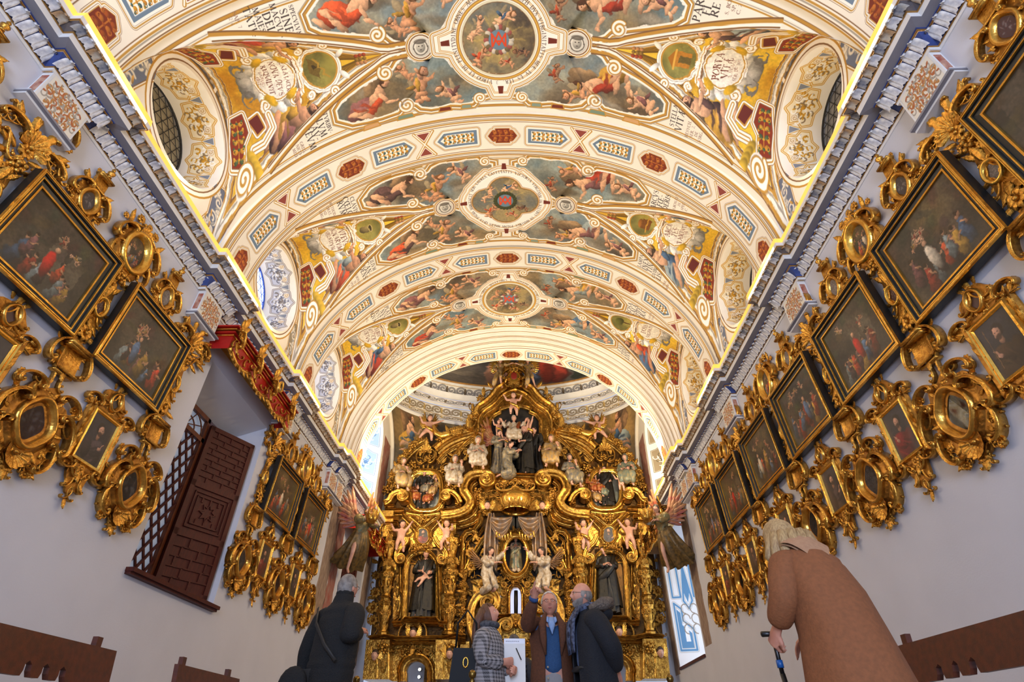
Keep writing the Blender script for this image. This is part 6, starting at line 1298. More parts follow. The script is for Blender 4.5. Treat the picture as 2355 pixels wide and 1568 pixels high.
def scrollband(name, P, w, d, turns=1.6, r=.16, sgn=1, m=GOLDR, both=True):
    """band ending in a rolled volute"""
    P = np.asarray(P); t = P[-1] - P[-2]; t /= np.linalg.norm(t); nrm = np.array([-t[2]*sgn, 0, t[0]*sgn]); c = P[-1] + nrm*r; a = np.linspace(0, turns*2*PI, 40)[1:]; V = [c + (-nrm*math.cos(q) + t*math.sin(q))*r*(1 - .84*q/a[-1]) for q in a]
    Q = np.vstack([P, V]); k = len(P); W = np.concatenate([np.full(k, w/2), np.linspace(w/2, w*.12, 39)]); Dp = np.concatenate([np.full(k, d), np.linspace(d, d*1.5, 39)])
    for kk in ((1, -1) if both else (1,)):
        MB().tube(Q if kk == 1 else mirror(Q), np.stack([W, Dp], 1), sec=np.array([(-1, -.8), (-1, .6), (-.7, 1), (-.3, .7), (.3, .7), (.7, 1), (1, .6), (1, -.8)])*([1, 1] if kk == 1 else [-1, 1])).obj(name, m, ret, True)
        MB().lathe([(r*.98, .02), (r*.95, d*.9), (.01, d*.95)], (c[0]*kk, c[1], c[2]), 20, 'y').xf(np.diag([1, 1, 1, 1])).obj('volute_disc', m, ret) if False else None
DARKG = mat('shadowed_gilding', (.42, .29, .12), .45, .75, (.26, .18, .08), 8, .5, 24); NICHED = mat('dark_niche', (.10, .085, .07), .7, 0, (.14, .12, .09), 5)  # niche backs carry the darkness of the recess in their colour
# back board
OUT = [(845, 1506), (852, 1470), (868, 1300), (880, 1230), (884, 1190), (889, 1150), (892, 1125), (905, 1095), (930, 1055), (960, 1025), (978, 1014), (1000, 1024), (1045, 1002), (1083, 987), (1076, 962), (1090, 938), (1110, 918), (1140, 900), (1160, 872), (1172, 852)]
P = [F(x, y, 0) for x, y in OUT]; full = [(p[0], p[2]) for p in P] + [(-p[0], p[2]) for p in P[::-1]]
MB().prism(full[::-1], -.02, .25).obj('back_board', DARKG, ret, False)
# ---- upper stage
mould('gable_moulding', path([(893, 1128), (905, 1093), (930, 1052), (960, 1024), (984, 1012)], .12, 2), .26, .14)
mould('pediment_band', path([(1001, 1036), (1020, 1019), (1050, 1003), (1090, 992)], .16, 1), .40, .22)
mould('pediment_band', path([(1004, 1062), (1026, 1038), (1058, 1021), (1092, 1010)], .10, 1), .22, .12)
mould('inner_arch', path([(1034, 1078), (1046, 1048), (1066, 1022), (1094, 1002)], .14, 2), .20, .12)
mould('top_cornice', path([(1083, 992), (1082, 962), (1096, 958), (1098, 940), (1118, 928), (1134, 912), (1143, 898), (1158, 889), (1172, 873), (1187.4, 869)], .30, 1), .34, .26)
mould('top_cornice', path([(1100, 996), (1100, 968), (1112, 948), (1136, 934), (1152, 915), (1168, 904), (1187.4, 899)], .22, 1), .22, .16)
slab('upper_panel', [(1096, 1096), (1096, 960), (1112, 945), (1140, 925), (1160, 895), (1187.4, 880), (1187.4, 936), (1160, 940), (1142, 950), (1127, 966), (1127, 1096)], 0, .16)
mould('niche_border', path([(1126, 1100), (1126, 968), (1136, 955), (1150, 948), (1150, 940), (1168, 934), (1187.4, 932)], .20, 0), .13, .10)
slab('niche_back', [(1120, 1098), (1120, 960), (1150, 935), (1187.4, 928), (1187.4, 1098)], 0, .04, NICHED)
for x, w in ((1094, .16), (1111, .20)):
    mould('upper_pilaster', path([(x - 1, 1096), (x, 985)], .20), w, .14)
    for y in (990, 1020, 1055, 1085): orn('flower' if y % 2 else 'fruit', x, y, .17, 0, .34)
mould('niche_floor', path([(1122, 1099), (1187.4, 1096)], .40), .16, .30)
mould('niche_floor', path([(1128, 1106), (1187.4, 1104)], .36), .10, .24)
# big broken volutes over the centre
scrollband('broken_cornice', path([(1016, 1190), (1052, 1186), (1074, 1176), (1084, 1160), (1078, 1145), (1066, 1132), (1068, 1112), (1080, 1098), (1100, 1092), (1120, 1093)], .50, 1), .30, .26, 1.7, .21, -1)
mould('inner_cornice', path([(1026, 1202), (1060, 1198), (1084, 1188), (1098, 1168), (1092, 1150), (1081, 1134), (1084, 1118), (1096, 1108)], .36, 1), .20, .20)
mould('inner_cornice', path([(1040, 1212), (1068, 1208), (1094, 1198), (1108, 1176), (1104, 1152), (1094, 1136)], .26, 1), .16, .16)
# scroll pediments over the side bays
scrollband('scroll_pediment', path([(886, 1160), (896, 1156), (903, 1142), (915, 1134), (928, 1134)], .42, 1), .20, .22, 1.7, .15, -1)
scrollband('scroll_pediment', path([(1060, 1160), (1054, 1146), (1042, 1135), (1030, 1133)], .42, 1), .18, .22, 1.7, .15, 1)
for pts, dd in (([(884, 1158), (902, 1158)], .55), ([(886, 1166), (908, 1165)], .50), ([(888, 1176), (930, 1174)], .46), ([(886, 1184), (926, 1183)], .40), ([(1048, 1158), (1062, 1162)], .55), ([(1014, 1176), (1064, 1176)], .50), ([(1020, 1186), (1062, 1186)], .44)): mould('entablature', path(pts, dd - .2), .14, dd*.5)
# oval relief frames
def ovalpath(cx, cy, rx, ry, d, n=40, lob=.06): return np.array([F(cx + rx*math.cos(t)*(1 + lob*math.cos(4*t)*-1), cy - ry*math.sin(t)*(1 + lob*math.cos(4*t)*-1), d) for t in np.linspace(0, 2*PI, n, endpoint=False)])
mould('oval_frame', ovalpath(979, 1130, 39, 47, .26), .17, .14, GOLD2, closed=True)
mould('oval_frame', ovalpath(979, 1130, 45, 53, .16), .14, .12, GOLDR, closed=True)
for k in range(30):
    t = k*2*PI/30; orn('leaff', 979 + 44*math.cos(t), 1130 - 52*math.sin(t), .17, PI/2 - t, .20)
LSC = mat('relief_sky', (.40, .45, .42), .6, 0, (.58, .52, .38), 3); LSC2 = mat('relief_landscape', (.34, .35, .28), .6, 0, (.56, .58, .54), 3)
for k, m_ in ((1, LSC), (-1, LSC2)):
    P = ovalpath(979, 1130, 37, 45, .10)*[k, 1, 1]; MB().fan(tuple(P.mean(0)), P, k < 0).obj('relief_ground', m_ if k < 0 else LSC2, ret)
for k in (1, -1):
    R = random.Random(4 + k)
    for i in range(14):
        t = 1.0 + i*.09; p = F(979 + k*0 + R.uniform(-26, 26), R.uniform(1090, 1112), .14); p[0] *= k; MB().ell(p, (R.uniform(.06, .14), .05, R.uniform(.04, .08)), 8, 6).obj('relief_foliage', LSC if i % 2 else LSC2, ret)
    p = F(979, 1172, .14); p[0] *= k; MB().ell(p, (.36, .10, .12), 16, 8).obj('relief_rock', mat_once('relief_rock', (.36, .35, .33), .7, 0, (.50, .46, .38), 5), ret)
# chevron panels and the small oval portraits
mould('chevron_moulding', path([(928, 1188), (946, 1206), (960, 1222), (957, 1240)], .20, 1), .20, .14); mould('chevron_moulding', path([(1018, 1188), (1000, 1206), (986, 1222), (989, 1240)], .20, 1), .20, .14)
mould('chevron_moulding', path([(946, 1188), (960, 1200), (973, 1212), (986, 1200), (1002, 1188)], .24, 1), .16, .12); mould('chevron_moulding', path([(935, 1178), (974, 1184), (1012, 1178)], .20, 1), .16, .12)
slab('chevron_panel', [(928, 1260), (928, 1184), (1020, 1184), (1020, 1260)], 0, .12)
mould('small_oval_frame', ovalpath(972.5, 1233, 17, 20.5, .24, 32, 0), .11, .10, GOLD2, closed=True)
for k in (1, -1):
    P = ovalpath(972.5, 1233, 16, 19.5, .26, 32, 0)*[k, 1, 1]; me = MB().fan(tuple(P.mean(0)), P, k < 0).mesh('oval_portrait', img_mat('oval_portrait', portrait_art(11 if k > 0 else 8, .42, .5), .5), False); c = P.mean(0); w, h = np.ptp(P[:,0]), np.ptp(P[:,2]); uvmap(me, lambda co: np.stack([(co[:,0] - c[0])/w + .5, (co[:,2] - c[2])/h + .5], 1)); link('oval_portrait', me, ret)
# S volutes beside the niche heads
scrollband('side_volute', path([(938, 1238), (934, 1252), (921, 1262), (913, 1276), (914, 1288)], .40, 2), .16, .20, 1.5, .12, 1)
scrollband('side_volute', path([(1000, 1238), (1006, 1252), (1018, 1262), (1027, 1276), (1026, 1288)], .40, 2), .16, .20, 1.5, .12, -1)
# niches with their saints
npx = [(928, 1428), (930, 1360), (932, 1310)] + [(969 + 36*math.cos(t), 1300 - 33*math.sin(t)) for t in np.linspace(PI, 0, 13)] + [(1006, 1310), (1008, 1360), (1010, 1428)]
mould('niche_arch', path(npx, .30), .16, .14); mould('niche_arch', path([(969 + (x-969)*.90, y + 3) for x, y in npx], .22), .10, .10, GOLD2)
mould('niche_jamb', path([(920, 1300), (920, 1360), (928, 1372), (918, 1420), (904, 1432)], .24), .10, .10); mould('niche_jamb', path([(1016, 1300), (1016, 1360), (1010, 1372), (1020, 1420), (1034, 1432)], .24), .10, .10)
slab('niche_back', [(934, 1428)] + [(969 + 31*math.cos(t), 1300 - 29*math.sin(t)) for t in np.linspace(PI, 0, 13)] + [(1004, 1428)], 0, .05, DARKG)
for k in range(9): mould('niche_ray', path([(969, 1300), (969 + 29*math.cos(.2 + k*.343), 1300 - 27*math.sin(.2 + k*.343))], .08), .05, .03)
slab('niche_side_panel', [(905, 1430), (905, 1300), (922, 1300), (922, 1420)], 0, .10); slab('niche_side_panel', [(1014, 1420), (1014, 1300), (1034, 1300), (1034, 1430)], 0, .10)
for y in (1320, 1345, 1372, 1398): orn('leaf', 913, y, .26, 0, .14); orn('leaf', 1024, y, .26, 0, .14); orn('flower', 913, y + 12, .14, 0, .16); orn('flower', 1024, y + 12, .14, 0, .16)
mould('niche_base', path([(905, 1434), (926, 1434), (934, 1424), (1004, 1424), (1012, 1434), (1032, 1434)], .55), .14, .28); mould('niche_base', path([(930, 1432), (1008, 1432)], .50), .10, .24)
mould('predella_cornice', path([(852, 1468), (888, 1464), (915, 1470), (1022, 1468), (1048, 1462), (1072, 1466)], .50), .16, .30); mould('predella_cornice', path([(856, 1478), (1072, 1476)], .40), .12, .22)
for q in ((930, 1452, -1), (968, 1452, 1)): orn('c2', q[0] + 2, q[1], .42, .2*q[2], .44, q[2])
orn('leaf', 950, 1478, .4, PI, .42); orn('shell', 950, 1440, .32, 0, .50); orn('fruit', 950, 1466, .26, 0, .5)
# columns: tapering shafts built of blocks and fruit
def column(px, py0, py1, k, d, w, nm='column'):
    b = F(px[0], py1, d); t = F(px[1], py0, d); h = t[2] - b[2]; prof = [(.62, 0), (.62, .025), (.50, .04), (.44, .07), (.40, .10), (.52, .17), (.62, .25), (.66, .29), (.50, .31), (.44, .34), (.50, .37), (.60, .385), (.46, .40), (.40, .44), (.58, .58), (.70, .63), (.74, .645), (.60, .66), (.52, .68), (.62, .73), (.52, .78), (.40, .80), (.36, .82), (.46, .87), (.60, .94), (.72, .955), (.76, .985), (.80, 1.0)]
    c = MB().lathe([(r*w, z*h) for r, z in prof], n=8); x0, x1 = b[0]*k, t[0]*k
    V = np.vstack(c.V); V[:,0] += x0 + (x1 - x0)*V[:,2]/h; V[:,1] += b[1]; V[:,2] += b[2]; c.V = [V]; o = c.obj(nm, GOLDR, ret, False); a = MB()
    for z, r, kk, s in ((.05, .5, 'leaff', .45), (.13, .55, 'leaff', .5), (.22, .66, 'flower', .40), (.27, .66, 'leaff', .36), (.33, .5, 'fruit', .34), (.42, .5, 'leaff', .62), (.52, .58, 'cf', .50), (.57, .6, 'leaff', .45), (.62, .72, 'flower', .42), (.72, .62, 'shell', .40), (.77, .5, 'fruit', .36), (.86, .5, 'leaff', .55), (.90, .6, 'leaff', .5), (.95, .7, 'cf', .42)):
        for ang in (-.85, 0, .85):
            x = x0 + (x1 - x0)*z; M = Matrix.Translation((x + math.sin(ang)*r*w*.85, b[1] - math.cos(ang)*r*w*.80, b[2] + z*h)) @ Matrix.Rotation(ang, 4, 'Z') @ Matrix.Diagonal((s*w*1.6,)*3).to_4x4() if False else Matrix.Translation((x + math.sin(ang)*r*w*.85, b[1] - math.cos(ang)*r*w*.80, b[2] + z*h)) @ Matrix.Rotation(ang, 4, 'Z') @ Matrix.Diagonal((s*w*1.5, s*w*1.5, s*w*1.5, 1))
            link(NM[kk], OMR[kk], o, M)
    return o
for k in (1, -1):
    column((880, 896), 1246, 1462, k, .55, .30); column((1031, 1041), 1240, 1460, k, .55, .30); column((1062, 1069), 1310, 1462, k, .35, .17, 'slim_column')
for px, y0, y1, w in ((899, 1186, 1246, 26), (1040, 1186, 1240, 26)):
    slab('column_block', [(px - w*.45, y1), (px - w*.5, y0), (px + w*.5, y0), (px + w*.45, y1)], .1, .50); 
    for yy in (y0 + 5, y0 + 18, y1 - 8): mould('block_moulding', path([(px - w*.62, yy), (px + w*.62, yy)], .48), .10, .16)
    orn('leaf', px, y1 - 16, .40, PI, .64); orn('flower', px, y0 + 30, .2, 0, .66)
# canopy: crown, curtains, zig-zag border, oval niche of the Virgin
mould('canopy_border', path([(1060, 1322), (1064, 1235), (1072, 1224), (1090, 1220), (1102, 1204), (1108, 1180)], .30), .16, .16); mould('canopy_border', path([(1071, 1322), (1076, 1246), (1086, 1236), (1102, 1230), (1112, 1214)], .24), .10, .12)
mould('canopy_stay', path([(1070, 1318), (1086, 1280), (1110, 1240), (1128, 1222)], .34, 1), .16, .12)
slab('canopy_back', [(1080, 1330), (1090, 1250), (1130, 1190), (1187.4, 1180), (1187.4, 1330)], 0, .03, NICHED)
slab('frieze_panel', [(1104, 1180), (1104, 1120), (1187.4, 1110), (1187.4, 1180)], 0, .22)
cr = F(1186, 1176, .62); c = MB().lathe([(.42, 0), (.44, .05), (.40, .08), (.43, .12), (.52, .34), (.46, .50), (.26, .60), (.10, .64), (.13, .72), (.02, .80)], tuple(cr), 20); co = c.obj('crown', GOLD2, ret)
for k in range(11):
    a = -PI*.05 - PI*.9*k/10; M = Matrix.Translation((cr[0] + .44*math.cos(a), cr[1] + .44*math.sin(a), cr[2] + .13)) @ Matrix.Rotation(a + PI/2, 4, 'Z') @ Matrix.Scale(.30 if k % 2 else .20, 4); link('leaf', OMR['leaff'], co, M); link('fruit_cluster', OMR['fruit'], co, M @ Matrix.Translation((0, -.1, -.2)) @ Matrix.Scale(.55, 4))
CURT = mat('estofado_curtain', (.50, .45, .42), .36, .4, (.52, .38, .20), 9, .2, 40)
def swag(x0, y0, x1, y1, sag, wd, k, n=24):
    G = []; A = F(x0, y0, .7); B = F(x1, y1, .7)
    for v in np.linspace(0, 1, 18):
        row = []
        for u in np.linspace(0, 1, n):
            p = A*(1-u) + B*u; dz = -sag*(.35 + .65*v)*math.sin(PI*u)**.9 - wd*v*(.25 + .75*math.sin(PI*u)); y = -.10*math.sin(v*PI*5)*math.sin(PI*u)*.6 - .16*math.sin(PI*u); row.append(((p[0])*k, p[1] + y, p[2] + dz))
        G.append(row)
    G = np.array(G); return MB().grid(G, flip=k < 0).grid(G + [0, .02, 0], flip=k > 0)
for k in (1, -1):
    swag(1124, 1186, 1178, 1187.4, .26, .50, k).obj('curtain_swag', CURT, ret)
    b = F(1122, 1180, .72); G = []
    for z in np.linspace(0, 1, 16):
        y1 = F(1130 - 2*z, 1180 + 128*z, .72); u = np.linspace(-1, 1, 19); w = .10 + .16*math.sin(min(1, z*1.6)*PI/2)*(1 - .4*z); G.append(np.stack([(y1[0] + u*w)*k, y1[1] - .06*np.cos(u*9 + z*2), np.full(19, y1[2]) - .06*np.cos(u*7)*z], -1))
    G = np.array(G); MB().grid(G, flip=k < 0).grid(G + [0, .02, 0], flip=k > 0).obj('curtain_fall', CURT, ret)
    for q in range(6):
        p = F(1142 + 6.5*q, 1228 + 10*math.sin(PI*(q + .5)/6), .88); MB().lathe([(.005, .12), (.03, .08), (.02, .06), (.045, -.06), (.0, -.07)], (p[0]*k, p[1], p[2]), 8).obj('tassel', GOLD2, ret)
mould('oval_niche_frame', ovalpath(1186.5, 1278, 30, 47, .40, 44, 0), .17, .16, GOLD2, False, True); mould('oval_niche_frame', ovalpath(1186.5, 1278, 36, 53, .28, 44, .03), .16, .14, GOLDR, False, True)
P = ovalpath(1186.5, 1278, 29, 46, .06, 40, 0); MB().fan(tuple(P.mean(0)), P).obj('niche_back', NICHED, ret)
for k in range(26):
    t = k*2*PI/26; orn('leaff' if k % 2 else 'fruit', 1186.5 + 38*math.cos(t), 1278 - 56*math.sin(t), .22, PI/2 - t, .34, both=False)
# lower centre: tabernacle with pierced windows, big scrolls, gradines
slab('tabernacle_wall', [(1088, 1506), (1088, 1335), (1160, 1330), (1164, 1420), (1164, 1506)], 0, .10); slab('tabernacle_wall', [(1160, 1506), (1160, 1430), (1187.4, 1430), (1187.4, 1506)], .02, .45)
LITW = mat('lit_window', (.85, .88, 1.0), .5, emit=.75)
P = [F(x, y, .02) for x, y in [(1172, 1412), (1172, 1366), (1175, 1356), (1182, 1350), (1187.4, 1349)]]
MB().prism([(p[0], p[2]) for p in P] + [(-p[0] - .0, p[2]) for p in P[::-1]], -.03, -.01).obj('lit_opening', LITW, ret, False)
p0, p1 = F(1186.5, 1410, .12), F(1186.5, 1358, .12); MB().tube([p0, p0*.5 + p1*.5, p1], [.055, .06, .055], 8).obj('dark_cross_stem', NICHED, ret)
mould('window_arch', path([(1169, 1412), (1169, 1366), (1172, 1354), (1179, 1346), (1187.4, 1345)], .26), .12, .16)
for px in (1145,):
    P = [F(x, y, .11) for x, y in [(px - 8, 1398), (px - 8, 1372), (px, 1360), (px + 7, 1372), (px + 7, 1398)]]
    for k in (1, -1): MB().prism([(k*p[0], p[2]) for p in P][::k], -.125, -.11).obj('lit_opening', LITW, ret, False)
for y in (1345, 1365, 1385, 1405): orn('flower', 1159, y, .24, 0, .26); orn('fruit', 1163, y + 10, .18, 0, .28)
scrollband('great_scroll', path([(1098, 1478), (1084, 1448), (1082, 1410), (1094, 1378), (1112, 1366)], .50, 2), .26, .24, 1.6, .30, -1)
scrollband('gradine_scroll', path([(1140, 1478), (1150, 1460), (1146, 1444), (1152, 1432), (1162, 1428)], .70, 1), .16, .20, 1.6, .13, -1)
mould('gradine', path([(1130, 1424), (1150, 1418), (1187.4, 1416)], .55), .12, .26); mould('gradine', path([(1120, 1492), (1187.4, 1490)], .7), .16, .3)
orn('shell', 1186, 1440, .42, 0, .72, both=False); orn('fruit', 1186, 1426, .28, 0, .72, both=False); orn('leaf', 1186, 1462, .45, PI, .72, both=False)
# pedestals and door arches at the foot
slab('pedestal', [(848, 1568), (856, 1480), (908, 1480), (906, 1568)], 0, .70); slab('pedestal', [(1008, 1568), (1010, 1480), (1058, 1480), (1058, 1568)], 0, .70); slab('pedestal', [(1060, 1568), (1062, 1480), (1082, 1480), (1082, 1568)], 0, .4)
for px in (880, 1034):
    for a in ((-13, 1508), (13, 1508)): mould('pedestal_strip', path([(px + a[0], 1560), (px + a[0], 1500)], .70), .06, .05, GOLD2)
    mould('pedestal_strip', path([(px - 13, 1500), (px + 13, 1500)], .70), .06, .05, GOLD2); orn('leaf', px, 1548, .36, 0, .72); orn('flower', px, 1528, .22, 0, .72); orn('fruit', px, 1490, .34, 0, .75); orn('s', px - 10, 1492, .3, 1.2, .74); orn('s', px + 10, 1492, .3, -1.2, .74, -1)
ap = [(926, 1568), (926, 1548)] + [(958 + 33*math.cos(t), 1546 - 36*math.sin(t)) for t in np.linspace(PI, 0, 15)] + [(991, 1548), (991, 1568)]
mould('door_arch', path(ap, .30), .22, .20); mould('door_arch', path([(958 + (x - 958)*1.22, 1548 + (y - 1548)*1.22) for x, y in ap], .22), .12, .14)
slab('arch_spandrel', [(906, 1568), (906, 1478), (1010, 1478), (1010, 1568), (992, 1568), (992, 1548)] + [(958 + 34*math.cos(t), 1546 - 37*math.sin(t)) for t in np.linspace(0, PI, 13)] + [(924, 1548), (924, 1568)], 0, .18)
slab('centre_base', [(1082, 1568), (1082, 1500), (1187.4, 1496), (1187.4, 1568)], 0, .5)
# rooms beyond the two doors: pale wall, lamps, a dark reliquary cupboard
for k, sd in ((1, 'left'), (-1, 'right')):
    x = F(958, 1540, 0)[0]*k; st = struct('wall_beyond_%s' % sd, MB().box(x + RX - .9, x + RX + .9, RY + 2.4, RY + 2.5, 0, 3.2).mesh('wall_beyond', WALLM, False)); st['label'] = 'pale wall seen through the %s altarpiece door' % sd
    cb = thing('reliquary_cupboard', 'dark ornate cupboard seen through the %s altarpiece door' % sd, 'cabinet', (x + RX + .12, RY + 2.32, 0)); MB().box(-.26, .26, -.08, .08, 0, 2.62).obj('body', DARKG, cb, False)
    for z in (2.46, 2.2, 1.95):
        MB().ring(oval(.08, .10, 16), [(0, -.10), (.03, -.13), (.05, -.08)]).xf(T(0, 0, z)).obj('oval_frame', GOLDR, cb); MB().fan((0, -.1, z), [(a, -.1, b + z) for a, b in oval(.08, .10, 16)]).obj('relic_glass', LSC, cb)
        for sx in (-1, 1): link('scroll', OMR['cf'], cb, T(sx*.16, -.09, z, s=.18, sx=sx))
    for zz in (2.42, 2.22):
        lt = thing('spot_lamp', '%s round white spot lamp beyond the %s altarpiece door' % ('upper' if zz > 2.3 else 'lower', sd), 'lamp', (x + RX - .30, RY + 2.38, zz)); MB().lathe([(.0, -.12), (.05, -.12), (.05, 0)], ax='y', n=14).obj('housing', LEAD, lt); MB().fan((0, -.122, 0), [(.043*math.cos(a), -.122, .043*math.sin(a)) for a in np.linspace(0, 2*PI, 14, endpoint=False)]).obj('bulb', mat_once('lamp_bulb', (1, .97, .9), .5, emit=9), lt)
# scattered carving, laid out in drifts along the architecture
def drift(pts, ks, n, sc, d, seed, jit=5, both=True):
    R = random.Random(seed)
    for i in range(n):
        t = (i + .5)/n*(len(pts) - 1); j = min(int(t), len(pts) - 2); u = t - j; x = pts[j][0]*(1-u) + pts[j+1][0]*u + R.uniform(-jit, jit); y = pts[j][1]*(1-u) + pts[j+1][1]*u + R.uniform(-jit, jit)
        orn(ks[i % len(ks)], x, y, sc*R.uniform(.8, 1.25), R.uniform(-2, 2), d + R.uniform(0, .06), R.choice((-1, 1)), both)
drift([(890, 1130), (905, 1085), (935, 1040), (970, 1008)], ('fruit', 'leaff', 'fruit', 'flower'), 13, .30, .20, 1, 3)
drift([(925, 1085), (950, 1060), (980, 1045), (1010, 1065), (1028, 1090)], ('leaff', 'cf', 'fruit', 'leaff', 'sf'), 13, .34, .18, 2, 7)
orn('c2', 968, 1052, .42, -.6, .24, -1); orn('c2', 992, 1052, .42, .6, .24)
orn('shell', 980, 1040, .36, 0, .26); orn('leaf', 980, 1030, .42, 0, .24)
drift([(1050, 1075), (1064, 1050), (1085, 1025)], ('leaff', 'sf', 'flower', 'leaff'), 12, .28, .08, 3, 9); drift([(1040, 1050), (1050, 1035)], ('cf', 'leaff'), 4, .26, .08, 13, 5)
drift([(1075, 1000), (1090, 960), (1090, 935), (1112, 912), (1140, 890)], ('leaff', 'cf', 'leaff', 'fruit'), 11, .30, .36, 4, 4)
drift([(1010, 1010), (1040, 996), (1070, 984)], ('fruit', 'flower', 'fruit', 'leaff'), 9, .30, .26, 5, 4)
drift([(1108, 1120), (1140, 1112), (1170, 1120)], ('sf', 'leaff', 'cf', 'shell'), 8, .40, .30, 6, 5); orn('c2', 1165, 1118, .62, 1.9, .36); orn('c2', 1150, 1132, .42, .9, .34)
drift([(1100, 1135), (1108, 1160), (1120, 1178)], ('fruit', 'leaff', 'flower', 'cf'), 12, .30, .34, 7, 7); drift([(1128, 1140), (1165, 1142)], ('fruit', 'leaff', 'cf'), 8, .26, .26, 8, 6)
drift([(1078, 1235), (1088, 1270), (1092, 1300), (1080, 1325)], ('cf', 'leaff', 'sf', 'flower'), 10, .30, .30, 9, 6); drift([(1096, 1222), (1112, 1250), (1100, 1285)], ('leaff', 'cf', 'leaff'), 7, .32, .28, 10, 6)
drift([(945, 1262), (970, 1264), (1000, 1262)], ('leaff', 'cf', 'fruit', 'flower'), 9, .26, .28, 11, 5); drift([(972, 1190), (972, 1205)], ('fruit', 'leaff'), 4, .28, .34, 12, 5)
drift([(860, 1500), (905, 1492), (930, 1500), (958, 1492), (990, 1500), (1030, 1492)], ('leaff', 'cf', 'flower', 'leaff', 'fruit'), 22, .27, .30, 14, 6)
drift([(868, 1290), (862, 1380), (856, 1455)], ('leaff', 'cf', 'flower'), 14, .30, .05, 15, 3); drift([(1048, 1300), (1050, 1380), (1052, 1450)], ('leaff', 'cf', 'flower'), 12, .24, .16, 16, 3); drift([(1066, 1320), (1064, 1400), (1062, 1460)], ('leaff', 'fruit'), 10, .20, .55, 17, 2)
drift([(1100, 1340), (1125, 1345), (1150, 1335)], ('leaff', 'cf', 'flower'), 10, .28, .16, 18, 8); drift([(1100, 1440), (1130, 1400), (1150, 1440)], ('leaff', 'cf', 'sf'), 10, .30, .2, 19, 8); drift([(1135, 1500), (1170, 1480)], ('leaff', 'cf', 'fruit'), 9, .28, .5, 20, 8)
drift([(1000, 1115), (1030, 1122), (1050, 1120), (1056, 1095)], ('leaff', 'cf', 'fruit'), 9, .28, .14, 21, 6); drift([(905, 1120), (930, 1092)], ('leaff', 'fruit'), 5, .28, .2, 22, 5)
# shield and palms of the crest
shp = F(1182, 868, .5); sh = MB().ell(tuple(shp), (.26, .10, .34), 16, 12); so = sh.obj('crest_shield', GOLD2, ret)
MB().ell((shp[0], shp[1] - .07, shp[2] + .02), (.13, .05, .18), 12, 8).obj('red_escutcheon', mat_once('red_enamel', (.52, .16, .12), .4), so)
for k in (-1, 1): link('scroll', OMR['c2'], so, T(shp[0] + k*.26, shp[1], shp[2] + .1, s=.42, sx=k)); link('scroll', OMR['c2'], so, T(shp[0] + k*.22, shp[1], shp[2] - .24, s=.36, sx=k, ry=k*.7))
link('leaf', OMR['leaf'], so, T(shp[0], shp[1], shp[2] + .30, s=.40)); link('fruit_cluster', OMR['fruit'], so, T(shp[0], shp[1] - .05, shp[2] + .32, s=.34)); link('shell', OMR['shell'], so, T(shp[0], shp[1] - .05, shp[2] - .34, s=.34, ry=PI))
for k in (-1, 1):
    for i in range(7):
        b = np.array([shp[0] + k*.16, shp[1] + .1, shp[2] + .22]); a = k*(.10 + .11*i); L = 1.05 - .05*i; e = MB(); P = [b + np.array([math.sin(a*(.5 + u))*L*u*.9, -.05*u, math.cos(a*(.5 + u))*L*u]) for u in np.linspace(0, 1, 7)]; e.tube(P, [(.035*math.sin(PI*min(1, .12 + u*.9)) + .006, .012) for u in np.linspace(0, 1, 7)], 6); e.obj('palm_frond', GOLD2, ret)
# ---- polychrome figures that stand on it
def pl(px, py, d): return FW(px, py, d)
HP = {}
def unit(px, d, y0, y1): return F(px, y0, d)[2] - F(px, y1, d)[2]
robed_fig('saint_statue', 'black-robed saint statue holding a naked child in the left altarpiece niche', 'statue', pl(967, 1421, .30), 2.0, 'black', 'black', pose(elL=(-.27, -.02, 1.14), wrL=(-.07, -.26, 1.10), elR=(.27, -.02, 1.14), wrR=(.20, -.27, 1.06)), look=(.15, -1, -.35), seed=3, scale=1.10)
_c = pl(970, 1338, .62); _ch = putto_fig('child_figure', 'small naked child in the arms of the left niche saint', (_c[0] - .16, _c[1] - .05, _c[2] - .08), .62, 0, False, None, None, False, seed=2); _ch.rotation_euler = (-.3, .75, 0)
robed_fig('saint_statue', 'black-robed saint statue with crossed hands in the right altarpiece niche', 'statue', pl(1405, 1412, .30), 2.0, 'black', 'black', pose(elL=(-.28, -.02, 1.14), wrL=(-.04, -.25, 1.18), elR=(.28, -.02, 1.14), wrR=(.03, -.27, 1.16), hd=(-.03, -.03, 1.49)), look=(-.3, -1, -.25), up=(-.25, 0, 1), seed=5, scale=1.10)
robed_fig('madonna_figure', 'small pale robed madonna inside the dark central oval niche', 'statue', pl(1186.5, 1316, .22), 1.05, 'white', 'teal', pose(elL=(-.24, -.05, 1.12), wrL=(-.03, -.22, 1.24), elR=(.24, -.05, 1.12), wrR=(.03, -.22, 1.24)), veil=True, head='f', seed=1, scale=.60)
WINGS_ = MB().join(wing_mb(), np.array([[.55, 0, .25, 0], [0, 1, 0, 0], [-.15, 0, .50, -.05], [0, 0, 0, 1]])).mesh('wing', mat_once('brown_gold_feathers', (.46, .33, .18), .4, .6, (.34, .24, .16), 8))
